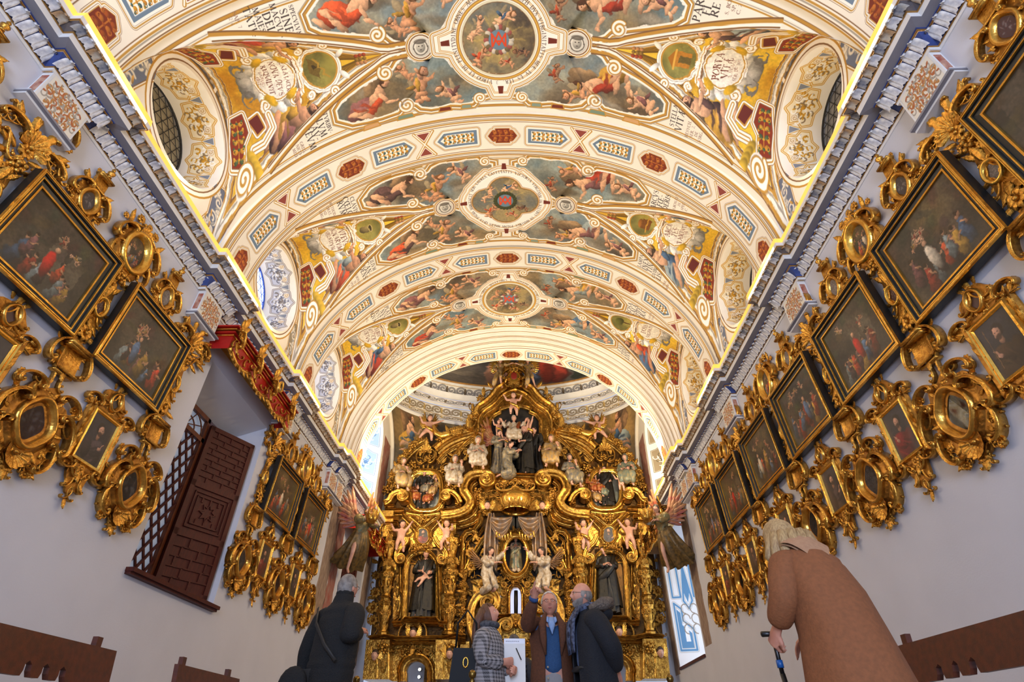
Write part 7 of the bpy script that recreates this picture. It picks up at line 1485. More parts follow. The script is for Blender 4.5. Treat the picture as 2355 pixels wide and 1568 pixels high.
for k, px, sd, lb in ((-1, 1122, 7, 'left'), (1, 1253, 8, 'right')):
    J = pose(KNEEL, elR=(.30, -.12, 1.0), wrR=(.42, -.22, 1.20), elL=(-.2, -.2, .74), wrL=(.12, -.30, .80)) if k < 0 else pose(KNEEL, elL=(-.30, -.12, 1.0), wrL=(-.42, -.22, 1.20), elR=(.2, -.2, .74), wrR=(-.12, -.30, .80))
    robed_fig('kneeling_angel', 'winged angel on the %s reaching up to the central oval niche' % lb, 'statue', pl(px, 1366, .70), 1.5, 'white', None, J, .55*k*-1, seated=True, wings=WINGS_, head='f', look=(-.5*k, -1, .1), seed=sd, scale=1.02, bareleg=True)
for px, py, w, lb, sd, ro, dd in ((918, 1268, True, 'far left', 1, .3, .55), (1024, 1266, False, 'inner left', 2, -.4, .6), (1346, 1266, False, 'inner right', 3, .4, .6), (1452, 1264, False, 'far right', 4, -.3, .55)):
    J = pose(PUT, elR=(.26, -.08, .98), wrR=(.34, -.14, 1.14)) if sd in (1, 3) else pose(PUT, elL=(-.26, -.08, .98), wrL=(-.34, -.14, 1.14))
    putto_fig('standing_putto', 'small naked putto beside the oval portrait, %s of the altarpiece' % lb, pl(px, py, dd), .98, ro, False, J, 'putti beside the oval portraits', sd in (3,), seed=sd)
for px, k, lb in ((984, 1, 'left'), (1377, -1, 'right')):
    J = pose(PUT, elR=(.34, -.08, .90), wrR=(.52, -.10, .98), hpL=(-.12, 0, .46), knL=(-.24, -.10, .28), anL=(-.36, -.05, .10), toL=(-.40, -.10, .03)) if k > 0 else pose(PUT, elL=(-.34, -.08, .90), wrL=(-.52, -.10, .98), hpR=(.12, 0, .46), knR=(.24, -.10, .28), anR=(.36, -.05, .10), toR=(.40, -.10, .03))
    putto_fig('gable_putto', 'winged putto holding a garland on the %s gable of the altarpiece' % lb, pl(px, 1012, .40), 1.02, .25*k, True, J, None, True, seed=7 + k)
    a, b, c = F(984 + 12, 978, .5), F(1016, 1002, .5), F(1060, 990, .5); Q = [np.array([p[0]*k, p[1], p[2]]) for p in (a, a*.55 + b*.45 + [0, 0, -.12], b + [0, 0, .02], b*.45 + c*.55, c)]
    g = thing('garland', 'gilt cloth and fruit garland strung from the %s gable putto' % lb, 'garland', (RX, RY, 0)); MB().tube(Q, [(.05, .05), (.10, .06), (.12, .08), (.13, .10), (.10, .10)], 8).obj('cloth', GOLD2, g)
    for i in range(5): link('fruit_cluster', OMR['fruit'], g, Matrix.Translation(tuple(Q[3]*(1 - i/5) + Q[4]*(i/5) + [0, -.05, 0])) @ Matrix.Scale(.34, 4))
putto_fig('crest_putto', 'naked putto standing under the shield at the altarpiece top', pl(1181, 955, .52), .98, 0, False, None, None, True, seed=11)
for px, k, lb in ((1150, 1, 'left'), (1215, -1, 'right')):
    J = pose(elR=(.34, -.10, 1.32), wrR=(.52, -.18, 1.34), elL=(-.30, .0, 1.12), wrL=(-.2, -.2, .98), knL=(-.22, -.10, .52), anL=(-.34, .12, .16), toL=(-.38, .0, .10), knR=(.02, -.20, .50)) if k > 0 else pose(elL=(-.34, -.10, 1.32), wrL=(-.52, -.18, 1.34), elR=(.30, .0, 1.12), wrR=(.2, -.2, .98), knR=(.22, -.10, .52), anR=(.34, .12, .16), toR=(.38, .0, .10), knL=(-.02, -.20, .50))
    robed_fig('crest_angel', 'winged angel holding the shield at the altarpiece top, %s side' % lb, 'statue', pl(px, 895, .45), 1.45, 'ochre', None, J, 0, False, True, WINGG, (.4*k, -1, -.2), None, 'f', 20 + k, scale=.78, bareleg=True)
for px, py, lb, c1, c2, sd, ro in ((918, 1138, 'outer left scroll', 'ochre', 'olive', 1, .4), (1042, 1132, 'inner left scroll', 'white', 'grey', 2, .1), (1096, 1092, 'left of the upper niche', 'white', 'teal', 3, .1), (1272, 1088, 'right of the upper niche', 'ochre', 'grey', 4, -.2), (1314, 1130, 'inner right scroll', 'grey', 'ochre', 5, .3), (1448, 1130, 'outer right scroll', 'teal', 'olive', 6, -.3)):
    robed_fig('seated_virtue', 'seated veiled woman in estofado robes on the altarpiece, %s' % lb, 'statue', pl(px, py, .55), 1.6, c1, None, pose(SEAT, wrR=(.10 if sd % 2 else .22, -.30, .70 + .08*(sd % 3))), ro, True, True, None, (.3 if sd < 4 else -.3, -1, -.1), None, 'f', sd, scale=1.02 if sd not in (3, 4) else 1.10)
for i, (px, py) in enumerate(((1430, 1128), (1448, 1112))): putto_fig('charity_child', 'naked child at the lap of the outer right seated woman, %s' % ('standing' if i == 0 else 'held'), pl(px, py, .85), .62, 0, False, None, None, False, seed=30 + i)
# the high relief in the upper niche
robed_fig('seated_pontiff', 'robed elder with open arms enthroned on clouds in the upper niche', 'statue', pl(1182, 1030, .24), 1.7, 'white', 'red', pose(SEAT, elL=(-.32, -.1, .78), wrL=(-.42, -.3, .90), elR=(.32, -.1, .78), wrR=(.42, -.3, .90)), 0, False, True, None, (0, -1, -.1), None, 'm', 41, mat_once('white_hair', (.74, .70, .64)), scale=1.0)
CLD = mat('painted_cloud', (.52, .53, .54), .6, 0, (.40, .40, .41), 4)
cl = thing('cloud_bank', 'carved grey cloud bank below the enthroned elder', 'relief', pl(1182, 1045, .14))
for i in range(13): MB().ell(((i % 7 - 3)*.17, -.05 - .06*(i % 2), -.12 + .20*(i//7) + .05*math.sin(i*2)), (.17, .12, .13), 10, 8).obj('cloud', CLD, cl)
for px, py, sd, lb in ((1146, 1008, 51, 'left'), (1216, 1006, 52, 'right'), (1204, 1022, 53, 'lower right'), (1166, 1038, 54, 'lower left')): putto_fig('relief_putto', 'small putto flying on the %s of the upper niche clouds' % lb, pl(px, py, .34), .78, (.5 if px < 1182 else -.5), False, pose(PUT, elR=(.3, -.1, .98), wrR=(.36, -.15, 1.14)), None, True, seed=sd)
robed_fig('relief_angel', 'bare-shouldered winged angel standing in the upper niche', 'statue', pl(1146, 1094, .42), 1.7, 'grey', None, pose(che=(0, -.0, 1.28), elL=(-.27, -.05, 1.14), wrL=(-.05, -.25, 1.2), elR=(.27, -.1, 1.1), wrR=(.22, -.34, 1.0)), .5, False, False, WINGP, (.5, -1, -.2), None, 'f', 61, scale=.98)
robed_fig('kneeling_friar', 'grey-habited friar kneeling in the upper niche', 'statue', pl(1167, 1097, .70), 1.4, 'grey', None, KNEEL, 1.1, False, True, None, (.2, -1, .25), None, 'm', 62, scale=1.0)
robed_fig('standing_friar', 'bald black-cloaked friar bending towards the kneeling one', 'statue', pl(1208, 1094, .46), 1.7, 'black', 'black', pose(elL=(-.26, -.12, 1.14), wrL=(-.26, -.36, 1.06), elR=(.26, -.05, 1.12), wrR=(.12, -.26, 1.06)), -.6, False, False, None, (-.4, -1, -.3), None, 'm', 63, SKINP, scale=1.06)
robed_fig('second_friar', 'black-robed friar standing behind at the right of the upper niche', 'statue', pl(1232, 1092, .28), 1.7, 'black', None, None, -.5, False, False, None, (-.3, -1, -.2), None, 'm', 64, scale=1.03)
# reliefs in the side ovals
robed_fig('relief_friar', 'blue-black habited friar in the left oval relief', 'statue', pl(968, 1172, .28), 1.7, 'black', None, pose(elR=(.30, -.1, 1.14), wrR=(.42, -.2, 1.34), elL=(-.25, -.05, 1.12), wrL=(-.2, -.2, .92)), .1, seed=71, look=(.3, -1, 0), scale=.78)
robed_fig('relief_preacher', 'black-robed preacher in the right oval relief', 'statue', pl(1399, 1165, .28), 1.7, 'black', 'black', pose(elL=(-.28, -.1, 1.2), wrL=(-.2, -.22, 1.38), elR=(.25, -.05, 1.12), wrR=(.18, -.24, 1.0)), -.1, seed=72, look=(-.3, -1, 0), scale=.80)
for px, py, c, sd, st in ((990, 1165, 'red', 73, True), (1000, 1148, 'ochre', 74, True), (952, 1160, 'red', 75, True), (985, 1142, 'grey', 76, True), (1365, 1162, 'ochre', 77, True), (1374, 1142, 'red', 78, True), (1382, 1150, 'teal', 79, True), (1358, 1140, 'red', 80, True)):
    robed_fig('relief_onlooker', '%s-clad crouching onlooker in the %s oval relief, %s' % (c, 'left' if px < 1187 else 'right', {73: 'lowest', 74: 'upper right', 75: 'behind the friar', 76: 'middle', 77: 'lowest and hatted', 78: 'middle', 79: 'nearest the preacher', 80: 'top left'}[sd]), 'statue', pl(px, py, .22), 1.3, c, None, SEAT, .5 if px in (990, 1000, 985) and False else (-.5 if px < 1187 and px > 970 else .5), True if False else False, True, None, (0, -1, .2), None, 'm', sd, scale=.60)
# cherub heads
for i, (px, py, d, lb) in enumerate(((1121, 1162, .80, 'over the left curtain'), (1247, 1162, .80, 'over the right curtain'), (950, 1455, .72, 'below the left niche'), (1424, 1452, .72, 'below the right niche'), (1034, 1503, .95, 'on the left inner pedestal'), (1348, 1500, .95, 'on the right inner pedestal'), (862, 1506, .9, 'on the left outer pedestal'), (1519, 1500, .9, 'on the right outer pedestal'))):
    r = thing('cherub_head', 'small winged cherub head %s' % lb, 'ornament', pl(px, py, d)); s = .26; MB().join(HEADS['c'], np.diag([s, s, s, 1])).obj('head', SKINP, r); MB().join(hair_mb(18, 8, .16, -.2, 1.08, .05, i), np.diag([s, s, s, 1])).obj('hair', HAIRD, r); eyes(np.diag([s, s, s, 1.]), r)
    for k in (-1, 1): link('wing', WINGG, r, Matrix.Translation((k*.06, .06, -.05)) @ Matrix.Diagonal((k*.30, .30, .30, 1)))
drift([(1100, 1520), (1140, 1512), (1180, 1520)], ('leaff', 'cf', 'fruit', 'sf'), 12, .34, .5, 23, 10); drift([(1092, 1455), (1120, 1470), (1150, 1482)], ('leaff', 'fruit', 'cf'), 10, .26, .14, 24, 10)
drift([(1090, 1350), (1096, 1400), (1086, 1450)], ('sf', 'leaff'), 8, .34, .14, 25, 5)
# ------------------------------------------------------------------ visitors
def remesh(mb, vox=.0056):
    me = mb.mesh('tmp', None); o = bpy.data.objects.new('tmp', me); COL.objects.link(o); r = o.modifiers.new('r', 'REMESH'); r.mode = 'VOXEL'; r.voxel_size = vox; s = o.modifiers.new('s', 'SMOOTH'); s.iterations = 2
    ev = o.evaluated_get(bpy.context.evaluated_depsgraph_get()); m2 = ev.to_mesh(); n = len(m2.vertices); co = np.empty(n*3); m2.vertices.foreach_get('co', co); F = [tuple(p.vertices) for p in m2.polygons]; ev.to_mesh_clear(); bpy.data.objects.remove(o); bpy.data.meshes.remove(me)
    E_ = np.array([(f[i], f[(i+1) % len(f)]) for f in F for i in range(len(f))]); L = np.arange(n)
    while True:
        K = L.copy(); np.minimum.at(K, E_[:,0], L[E_[:,1]]); np.minimum.at(K, E_[:,1], L[E_[:,0]]); K = K[K]; K = K[K]
        if (K == L).all(): break
        L = K
    ok = np.bincount(L, minlength=n)[L] > 150; ix = np.cumsum(ok) - 1; return MB().add(co.reshape(-1, 3)[ok], [tuple(int(ix[i]) for i in f) for f in F if ok[f[0]]])
HEADS_HI = {'m': head_mb(40, 34), 'f': head_mb(40, 34, True)}
def cloth(n, a, b, sc=30, bump=.25, rough=.85, **k): return mat(n, a, rough, 0, b, sc, bump, 90, **k)
def coat_mb(rings, a0, a1, n=40, fold=.03, k=7, seed=0, th=.012):
    """a garment shell open between a1 and a0 (angles from local +x, front = -90 deg)"""
    t = np.linspace(a0, a1, n); G = []
    for i, (x, y, z, rx, ry) in enumerate(rings):
        w = 1 + fold*np.sin(k*t + seed + z*2)*(1 - i/len(rings)*.7); G.append(np.stack([x + rx*w*np.cos(t), y + ry*w*np.sin(t), np.full(n, z)], -1))
    G = np.array(G); c = G.mean(1, keepdims=True); I = c + (G - c)*(1 - th/.2); m = MB().grid(G).grid(I, flip=True); m.grid(np.stack([G[0], I[0]]), flip=True); m.grid(np.stack([G[:, 0], I[:, 0]])); m.grid(np.stack([G[:, -1], I[:, -1]]), flip=True); m.grid(np.stack([G[-1], I[-1]])); return m
class Person:
    def __init__(s, label, x, y, rz, h, J, look=(0, -1, 0), up=(0, 0, 1), sex='m', lh=HANDO, rh=HANDO, lp=(0, 0, -1), rp=(0, 0, -1), hs=.232):
        s.r = thing('person', label, 'person', (x, y, 0), rz); k = h/1.735; s.k = k; s.J = {n: np.asarray(v)*k for n, v in J.items()}
        global HEADS
        hd = HEADS[sex]; HEADS[sex] = HEADS_HI[sex]; m, s.H = body_mb(s.J, hs*k, look, up, None, k, sex, .19*k, lh, rh, 1, lp, rp); HEADS[sex] = hd; remesh(m).obj('body', SKIN, s.r)
        e = MB(); p = MB()
        for q in (-1, 1): e.join(MB().ell((q*.125, -.345, .03), (.040, .030, .026), 10, 7), s.H); p.join(MB().ell((q*.125, -.372, .03), (.018, .01, .018), 8, 6), s.H)
        e.obj('eye_whites', mat_once('eye_white', (.85, .83, .80), .3), s.r); p.obj('pupils', EYEM, s.r); MB().join(MB().ell((0, -.388, -.272), (.085, .022, .022), 10, 6), s.H).obj('lips', LIPM, s.r)
    def sk(s, name, bones, m, fold=.006, fk=22, seed=1, sub=2): 
        k = s.k; return skin_mb(s.J, [(a, ra*k, b, rb*k) for a, ra, b, rb in bones], sub, bones[0][0], fold, fk, seed).obj(name, m, s.r)
    def head(s, name, mb, m): return MB().join(mb, s.H).obj(name, m, s.r)
    def trousers(s, m, rad=1.0): s.sk('trousers', [('bel', .12*rad, 'pel', .135*rad), ('pel', .135*rad, 'hpL', .10*rad), ('hpL', .10*rad, 'knL', .088*rad), ('knL', .088*rad, 'anL', .075*rad), ('pel', .135*rad, 'hpR', .10*rad), ('hpR', .10*rad, 'knR', .088*rad), ('knR', .088*rad, 'anR', .075*rad)], m, .005, 18); s.sk('shoe', [('anL', .055, 'toL', .05)], LEAD, 0); s.sk('shoe', [('anR', .055, 'toR', .05)], LEAD, 0)
    def sleeve(s, q, m, r=(.092, .075, .056), nm='sleeve'):
        J = s.J; J['cu' + q] = J['el' + q]*.08 + J['wr' + q]*.92; J['so' + q] = J['sh' + q] + (J['che'] - J['sh' + q])*.45; s.sk(nm, [('so' + q, r[0]*.95, 'sh' + q, r[0]), ('sh' + q, r[0], 'el' + q, r[1]), ('el' + q, r[1], 'cu' + q, r[2])], m, .006, 26, 2)
    def glasses(s):
        g = MB()
        for q in (-1, 1): g.tube([(q*.13 + .085*math.cos(a), -.42, .02 + .062*math.sin(a)) for a in np.linspace(0, 2*PI, 16, endpoint=False)], .007, 5, closed=True); g.tube([(q*.215, -.41, .04), (q*.32, -.20, .045), (q*.355, .04, .035)], .007, 5)
        g.tube([(-.045, -.425, .03), (.045, -.425, .03)], .007, 5); s.head('glasses', g, mat_once('glasses_wire', (.20, .20, .22), .3, .6))
def beard_mb():
    th = np.linspace(-1.5, 1.5, 25); a = np.abs(th)/1.5; G = []
    for t in np.linspace(0, 1, 8):
        z = (-.305 + .20*a**1.5)*(1-t) + (-.50 + .13*a**2)*t; w = .345*(1 - .34*np.clip(-z/.5, 0, 1)**1.4)*np.sqrt(np.clip(1 - (z/.56)**2, .05, 1)); k = 1.04 + .07*math.sin(PI*t)*(1 - .7*a); G.append(np.stack([np.sin(th)*w*k, -np.cos(th)*(.41*np.sqrt(np.clip(1 - (z/.62)**2, .05, 1)) + .03)*k - .03*(1-a)*t, z], -1))
    m = MB().grid(np.array(G), flip=True); m.tube([(-.10, -.385, -.265), (-.05, -.415, -.235), (0, -.42, -.228), (.05, -.415, -.235), (.10, -.385, -.265)], [.012, .022, .02, .022, .012], 6); return m
WHH = mat('white_hair', (.78, .76, .74), .6, 0, (.62, .60, .58), 30); GRH = mat('grey_hair', (.40, .37, .35), .6, 0, (.54, .51, .48), 30)
# the man in the black quilted jacket, seen from behind
P = Person('man in black quilted jacket seen from behind, black shoulder bag, paper in hand', -1.70, 5.45, PI - .55, 1.77, pose(elL=(-.29, .12, 1.14), wrL=(-.14, -.12, 1.24), elR=(.33, .02, 1.12), wrR=(.37, -.02, .86), hd=(.0, -.04, 1.50)), (.05, -1, .18), (0, .1, 1))
BLK = cloth('black_quilting', (.035, .035, .04), (.05, .05, .055), 14, .5)
for q in 'LR': P.sleeve(q, BLK, (.105, .088, .066))
rg = [(0, .01, .84, .225, .17), (0, .01, .96, .235, .175), (0, .0, 1.12, .225, .17), (0, 0, 1.28, .225, .16), (0, .0, 1.40, .19, .13), (0, .0, 1.47, .10, .09), (0, -.01, 1.53, .085, .085), (0, -.01, 1.56, .08, .08)]; rg2 = []
for a, b in zip(rg[:-1], rg[1:]):
    for u in np.linspace(0, 1, 7)[:-1]: q = [x*(1-u) + y*u for x, y in zip(a, b)]; f = 1 - .035*(abs(math.sin(PI*q[2]/.085)) < .35); rg2.append((q[0], q[1], q[2]*P.k, q[3]*f, q[4]*f))
coat_mb(rg2 + [(0, -.01, 1.56*P.k, .08, .08)], -PI/2 + .02, 3*PI/2 - .02, 52, .012).obj('jacket', BLK, P.r); P.trousers(cloth('charcoal_trousers', (.16, .16, .165), (.20, .20, .205), 40))
P.head('hair', hair_mb(40, 20, .20, -.30, 1.05, .0, 3), GRH); P.glasses()
MB().tube([np.array(v)*P.k for v in ((.20, .10, 1.43), (.08, .19, 1.28), (-.10, .21, 1.10), (-.22, .17, .98))], [(.018, .006)]*4, 6, up=(0, 1, 0)).obj('bag_strap', LEAD, P.r)
b = thing('shoulder_bag', 'black shoulder bag at the hip of the man seen from behind', 'bag', P.r.matrix_basis @ Vector((.17, .25, .83)), PI - .3); MB().ell((0, 0, 0), (.14, .06, .15), 16, 10).obj('body', BLK, b); MB().box(-.13, .13, -.065, -.05, -.01, .13).obj('flap', LEAD, b, False)
pp = thing('paper', 'white paper sheet in the left-hanging hand of the man in black', 'paper', P.r.matrix_basis @ Vector((.40, -.05, .70)), PI - .3); MB().box(-.08, .08, -.002, .002, -.14, .10).obj('sheet', WHITEP, pp, False)
# the man in the brown blazer, arm raised
P = Person('white-haired man in brown blazer and blue sweater pointing upwards', .25, 6.22, .10, 1.77, pose(shL=(-.18, -.02, 1.42), elL=(-.26, -.22, 1.37), wrL=(-.20, -.40, 1.58), elR=(.27, .04, 1.13), wrR=(.27, -.05, .88)), (-.10, -1, .20), (0, .12, 1), lh=hand_mb(.7, .1, True), lp=(.2, -1, 0))
BRNZ = cloth('brown_tweed', (.36, .20, .11), (.30, .165, .085), 60); k = P.k
P.trousers(cloth('pale_chinos', (.56, .54, .53), (.60, .58, .57), 10)); P.sk('sweater', [('pel', .145, 'bel', .148), ('bel', .148, 'che', .15), ('che', .15, 'shL', .07), ('che', .15, 'shR', .07)], cloth('blue_sweater', (.16, .30, .46), (.13, .26, .41), 80), .003)
for q in 'LR': P.sleeve(q, BRNZ, (.095, .078, .062))
coat_mb([(0, .01, .80*k, .215, .165), (0, .0, .95*k, .215, .17), (0, 0, 1.10*k, .20, .165), (0, 0, 1.28*k, .215, .165), (0, .0, 1.39*k, .19, .13), (0, .01, 1.47*k, .10, .095), (0, .01, 1.50*k, .08, .085)], -PI/2 + .42, 3*PI/2 - .42, 44, .02).obj('blazer', BRNZ, P.r)
for q in (-1, 1): MB().tube([np.array(v)*k for v in ((q*.055, -.10, 1.50), (q*.10, -.155, 1.38), (q*.095, -.18, 1.25), (q*.075, -.178, 1.12))], [(.015, .012), (.040, .012), (.035, .012), (.008, .008)], 6).obj('lapel', BRNZ, P.r); MB().tube([np.array(v)*k for v in ((q*.035, -.135, 1.405), (q*.045, -.115, 1.445), (q*.078, -.04, 1.475), (q*.04, .06, 1.49))], [(.006, .008), (.028, .010), (.026, .010), (.02, .012)], 6).obj('shirt_collar', cloth('pale_blue_shirt', (.52, .62, .78), (.48, .58, .74), 60), P.r)
MB().tube([np.array(v)*k for v in ((0, -.142, 1.30), (0, -.135, 1.38), (0, -.10, 1.45))], [(.004, .012), (.035, .014), (.045, .02)], 8).obj('shirt_front', cloth('pale_blue_shirt', (.52, .62, .78), (.48, .58, .74), 60), P.r)
MB().tube([P.J['elL']*.12 + P.J['wrL']*.88, P.J['elL']*.02 + P.J['wrL']*.98], [.048, .046], 10).obj('shirt_cuff', cloth('blue_cuff', (.16, .28, .48), (.14, .25, .42), 60), P.r)
P.head('hair', hair_mb(40, 20, .30, -.30, 1.06, -.02, 5), WHH); P.glasses()
for z in (1.02, .93): MB().ell((-.06, -.176, z*k), (.010, .006, .010), 8, 6).obj('button', mat_once('horn_button', (.62, .55, .45), .4), P.r)
# the bearded man in the navy parka, in profile
P = Person('bald bearded man in navy parka and patterned scarf, in left profile', .60, 5.80, -PI/2 + .18, 1.76, pose(elL=(-.26, .12, 1.12), wrL=(-.10, .20, .95), elR=(.26, .13, 1.12), wrR=(.10, .20, .95), hd=(0, -.05, 1.50)), (0, -1, .22), (0, .1, 1))
NAVY = cloth('navy_parka', (.045, .055, .085), (.06, .07, .10), 30, .4); k = P.k
P.trousers(cloth('beige_trousers', (.50, .47, .44), (.54, .51, .48), 10)); P.sk('shirt', [('pel', .148, 'bel', .150), ('bel', .150, 'che', .145), ('che', .145, 'shL', .06), ('che', .145, 'shR', .06)], cloth('chambray_shirt', (.36, .45, .62), (.32, .41, .57), 60), .004)
for q in 'LR': P.sleeve(q, NAVY, (.115, .10, .08))
coat_mb([(0, .05, .70*k, .235, .22), (0, .03, .92*k, .235, .205), (0, .02, 1.10*k, .235, .195), (0, .01, 1.28*k, .235, .185), (0, .02, 1.40*k, .20, .15), (0, .03, 1.48*k, .12, .11)], -PI/2 + .50, 3*PI/2 - .50, 44, .03, 6, 2).obj('parka', NAVY, P.r)
MB().tube([(0, .0, .98*k), (.0, -.152, .98*k)], [(.16, .02), (.16, .02)], 12, up=(0, 0, 1)).obj('belt', LEAD, P.r)
FURM = mat('grey_fur', (.36, .31, .27), .9, 0, (.50, .45, .40), 60, .9, 120)
hd = MB().tube([np.array(v)*k for v in ((-.13, -.03, 1.46), (-.15, .10, 1.50), (-.06, .20, 1.52), (.06, .20, 1.52), (.15, .10, 1.50), (.13, -.03, 1.46))], [.03, .055, .062, .062, .055, .03], 10); V = np.vstack(hd.V); hd.V = [V + .012*np.sin(V*170)]; hd.obj('fur_trim', FURM, P.r); MB().ell((0, .15*k, 1.44*k), (.13, .10, .07), 16, 10).obj('hood', NAVY, P.r)
SCF = mat('patterned_scarf', (.05, .07, .16), .8, 0, (.34, .38, .48), 38, .3, detail=1)
MB().tube([(.10*math.cos(a)*k, (.0 + .085*math.sin(a))*k, (1.485 + .02*math.sin(a))*k) for a in np.linspace(0, 2*PI, 16, endpoint=False)], [(.035, .045)]*16, 8, closed=True).obj('scarf', SCF, P.r)
for q in (-1, 1): MB().tube([np.array(v)*k for v in ((q*.06, -.10, 1.47), (q*.08, -.17, 1.36), (q*.075, -.18, 1.22), (q*.07, -.175, 1.10))], [(.05, .02), (.055, .02), (.055, .018), (.05, .012)], 8).obj('scarf_end', SCF, P.r)
P.head('beard', beard_mb(), GRH); th_ = np.linspace(1.25, 2*PI - 1.25, 40); bk = np.abs(th_ - PI)/(PI - 1.25); G = []
for t in np.linspace(0, 1, 8):
    zz = (.20 - .08*bk)*(1 - t) + (-.34 + .24*bk)*t; pp = np.arcsin(np.clip(zz/.5, -1, 1)); kk = 1.01 + .05*math.sin(PI*t); G.append(np.stack([np.cos(pp)*np.sin(th_)*.345*kk, -np.cos(pp)*np.cos(th_)*.42*kk*(1 - .25*np.clip(-zz/.5, 0, 1)), zz], -1))
P.head('hair', MB().grid(np.array(G), flip=True), GRH); P.glasses()
# the woman with the notes, looking up
P = Person('brown-haired woman in checked coat holding papers and looking up', -.37, 6.02, PI/2 - .25, 1.63, pose(elL=(-.25, .0, 1.12), wrL=(-.06, -.20, 1.14), elR=(.25, .02, 1.10), wrR=(.05, -.23, 1.07), hd=(0, -.03, 1.49)), (0, -1, .55), (0, .35, 1), 'f', HANDC, HANDC, (1, 0, .2), (-1, 0, .2))
def check_mat():
    m = bpy.data.materials.new('glen_check_wool'); m.use_nodes = True; nt = m.node_tree; b = nt.nodes['Principled BSDF']; b.inputs['Roughness'].default_value = .9; tc = nt.nodes.new('ShaderNodeTexCoord'); last = None
    for i, (sc, ax) in enumerate(((60, 'X'), (60, 'Z'), (260, 'DIAGONAL'))):
        w = nt.nodes.new('ShaderNodeTexWave'); w.inputs['Scale'].default_value = sc/6; w.bands_direction = ax; nt.links.new(tc.outputs['Object'], w.inputs['Vector']); r = nt.nodes.new('ShaderNodeMath'); r.operation = 'GREATER_THAN'; r.inputs[1].default_value = .5; nt.links.new(w.outputs['Fac'], r.inputs[0])
        if last: a = nt.nodes.new('ShaderNodeMath'); a.operation = 'ADD'; nt.links.new(last, a.inputs[0]); nt.links.new(r.outputs[0], a.inputs[1]); last = a.outputs[0]
        else: last = r.outputs[0]
    d = nt.nodes.new('ShaderNodeMath'); d.operation = 'DIVIDE'; d.inputs[1].default_value = 3; nt.links.new(last, d.inputs[0]); cr = nt.nodes.new('ShaderNodeValToRGB'); cr.color_ramp.elements[0].color = (*srgb((.10, .10, .12)), 1); cr.color_ramp.elements[1].color = (*srgb((.62, .60, .60)), 1); nt.links.new(d.outputs[0], cr.inputs['Fac']); nt.links.new(cr.outputs['Color'], b.inputs['Base Color']); return m
CHK = check_mat(); k = P.k
for q in 'LR': P.sleeve(q, CHK, (.095, .085, .066))
coat_mb([(0, .0, .42*k, .27, .23), (0, .0, .75*k, .235, .20), (0, 0, .98*k, .205, .17), (0, 0, 1.15*k, .19, .155), (0, 0, 1.30*k, .20, .15), (0, .0, 1.40*k, .165, .12), (0, .01, 1.47*k, .09, .08), (0, .01, 1.52*k, .075, .075)], -PI/2 + .06, 3*PI/2 - .06, 48, .035, 8, 1).obj('coat', CHK, P.r)
MB().tube([(.085*math.cos(a)*k, .08*math.sin(a)*k, 1.49*k) for a in np.linspace(0, 2*PI, 14, endpoint=False)], [(.03, .04)]*14, 8, closed=True).obj('scarf', cloth('grey_scarf', (.20, .20, .22), (.34, .34, .36), 50), P.r); P.trousers(LEAD, .9)
BRH = mat('brown_hair', (.30, .17, .10), .45, 0, (.40, .24, .14), 26, .3, 60, stretch=(6, 6, 1)); hm = hair_mb(40, 20, .24, -.62, 1.10, -.45, 2); P.head('hair', hm, BRH)
MB().tube([P.J['hd'] + np.array(v)*k for v in ((0, .07, .14), (0, .13, .02), (0, .15, -.12), (0, .14, -.24))], [(.10, .06), (.12, .06), (.12, .05), (.07, .025)], 14, up=(0, 1, 0)).obj('hair_fall', BRH, P.r)
def note_art():
    A = Art(.21, .30, 900, (.93, .93, .95), 3, .01); R = np.random.RandomState(2)
    for i in range(6):
        x = -.085; y = .125 - .026*i
        while x < .03 + .05*R.rand(): w = R.uniform(.008, .022); A.line([(x + w*u, y + .0045*math.sin(u*17 + i*2 + x*90)) for u in np.linspace(0, 1, 13)], .0016, (.42, .42, .48)); x += w + .006
    return A.image('handwritten_notes')
nt_ = thing('paper', 'sheaf of white handwritten notes held by the woman in checked coat', 'paper', P.r.matrix_basis @ Vector((.10, -.24, 1.14)), .05)
for i in range(3):
    dz = -.045*i; me = MB().add([(-.105, -.004*i, -.15 + dz), (.105, -.004*i, -.15 + dz), (.105, .02 - .004*i, .15 + dz), (-.105, .02 - .004*i, .15 + dz), (-.105, -.004*i + .002, -.15 + dz), (.105, -.004*i + .002, -.15 + dz), (.105, .022 - .004*i, .15 + dz), (-.105, .022 - .004*i, .15 + dz)], [(0, 1, 2, 3), (7, 6, 5, 4), (0, 4, 5, 1), (2, 6, 7, 3), (1, 5, 6, 2), (0, 3, 7, 4)]).mesh('sheet', img_mat('handwritten_notes', note_art(), .7) if i == 0 else WHITEP, False)
    if i == 0: uvmap(me, lambda co: np.stack([co[:,0]/.21 + .5, co[:,2]/.30 + .5], 1))
    link('sheet', me, nt_)
pn = thing('pencil', 'dark pencil in the hand of the woman with papers', 'pencil', P.r.matrix_basis @ Vector((.09, -.31, 1.15)), 0); MB().tube([(0, 0, -.05), (-.05, 0, .05)], .005, 6).obj('shaft', LEAD, pn)
hb = thing('handbag', 'black leather handbag with gold clasp on the arm of the woman in checked coat', 'bag', P.r.matrix_basis @ Vector((-.16, .17, 1.04)), .1); MB().prism([(-.15, -.17), (.15, -.17), (.12, .14), (-.12, .14)], -.05, .05).obj('body', mat_once('black_leather', (.03, .03, .033), .55, spec=.2), hb, False); MB().tube([(-.10, 0, .13), (-.09, 0, .36), (0, .02, .48), (.09, 0, .36), (.10, 0, .13)], .010, 6).obj('strap', mat_once('black_leather'), hb); MB().ring(oval(.018, .035, 12), [(0, -.06), (.008, -.066), (.012, -.052)]).xf(T(.0, 0, .02)).obj('clasp', GOLD2, hb)
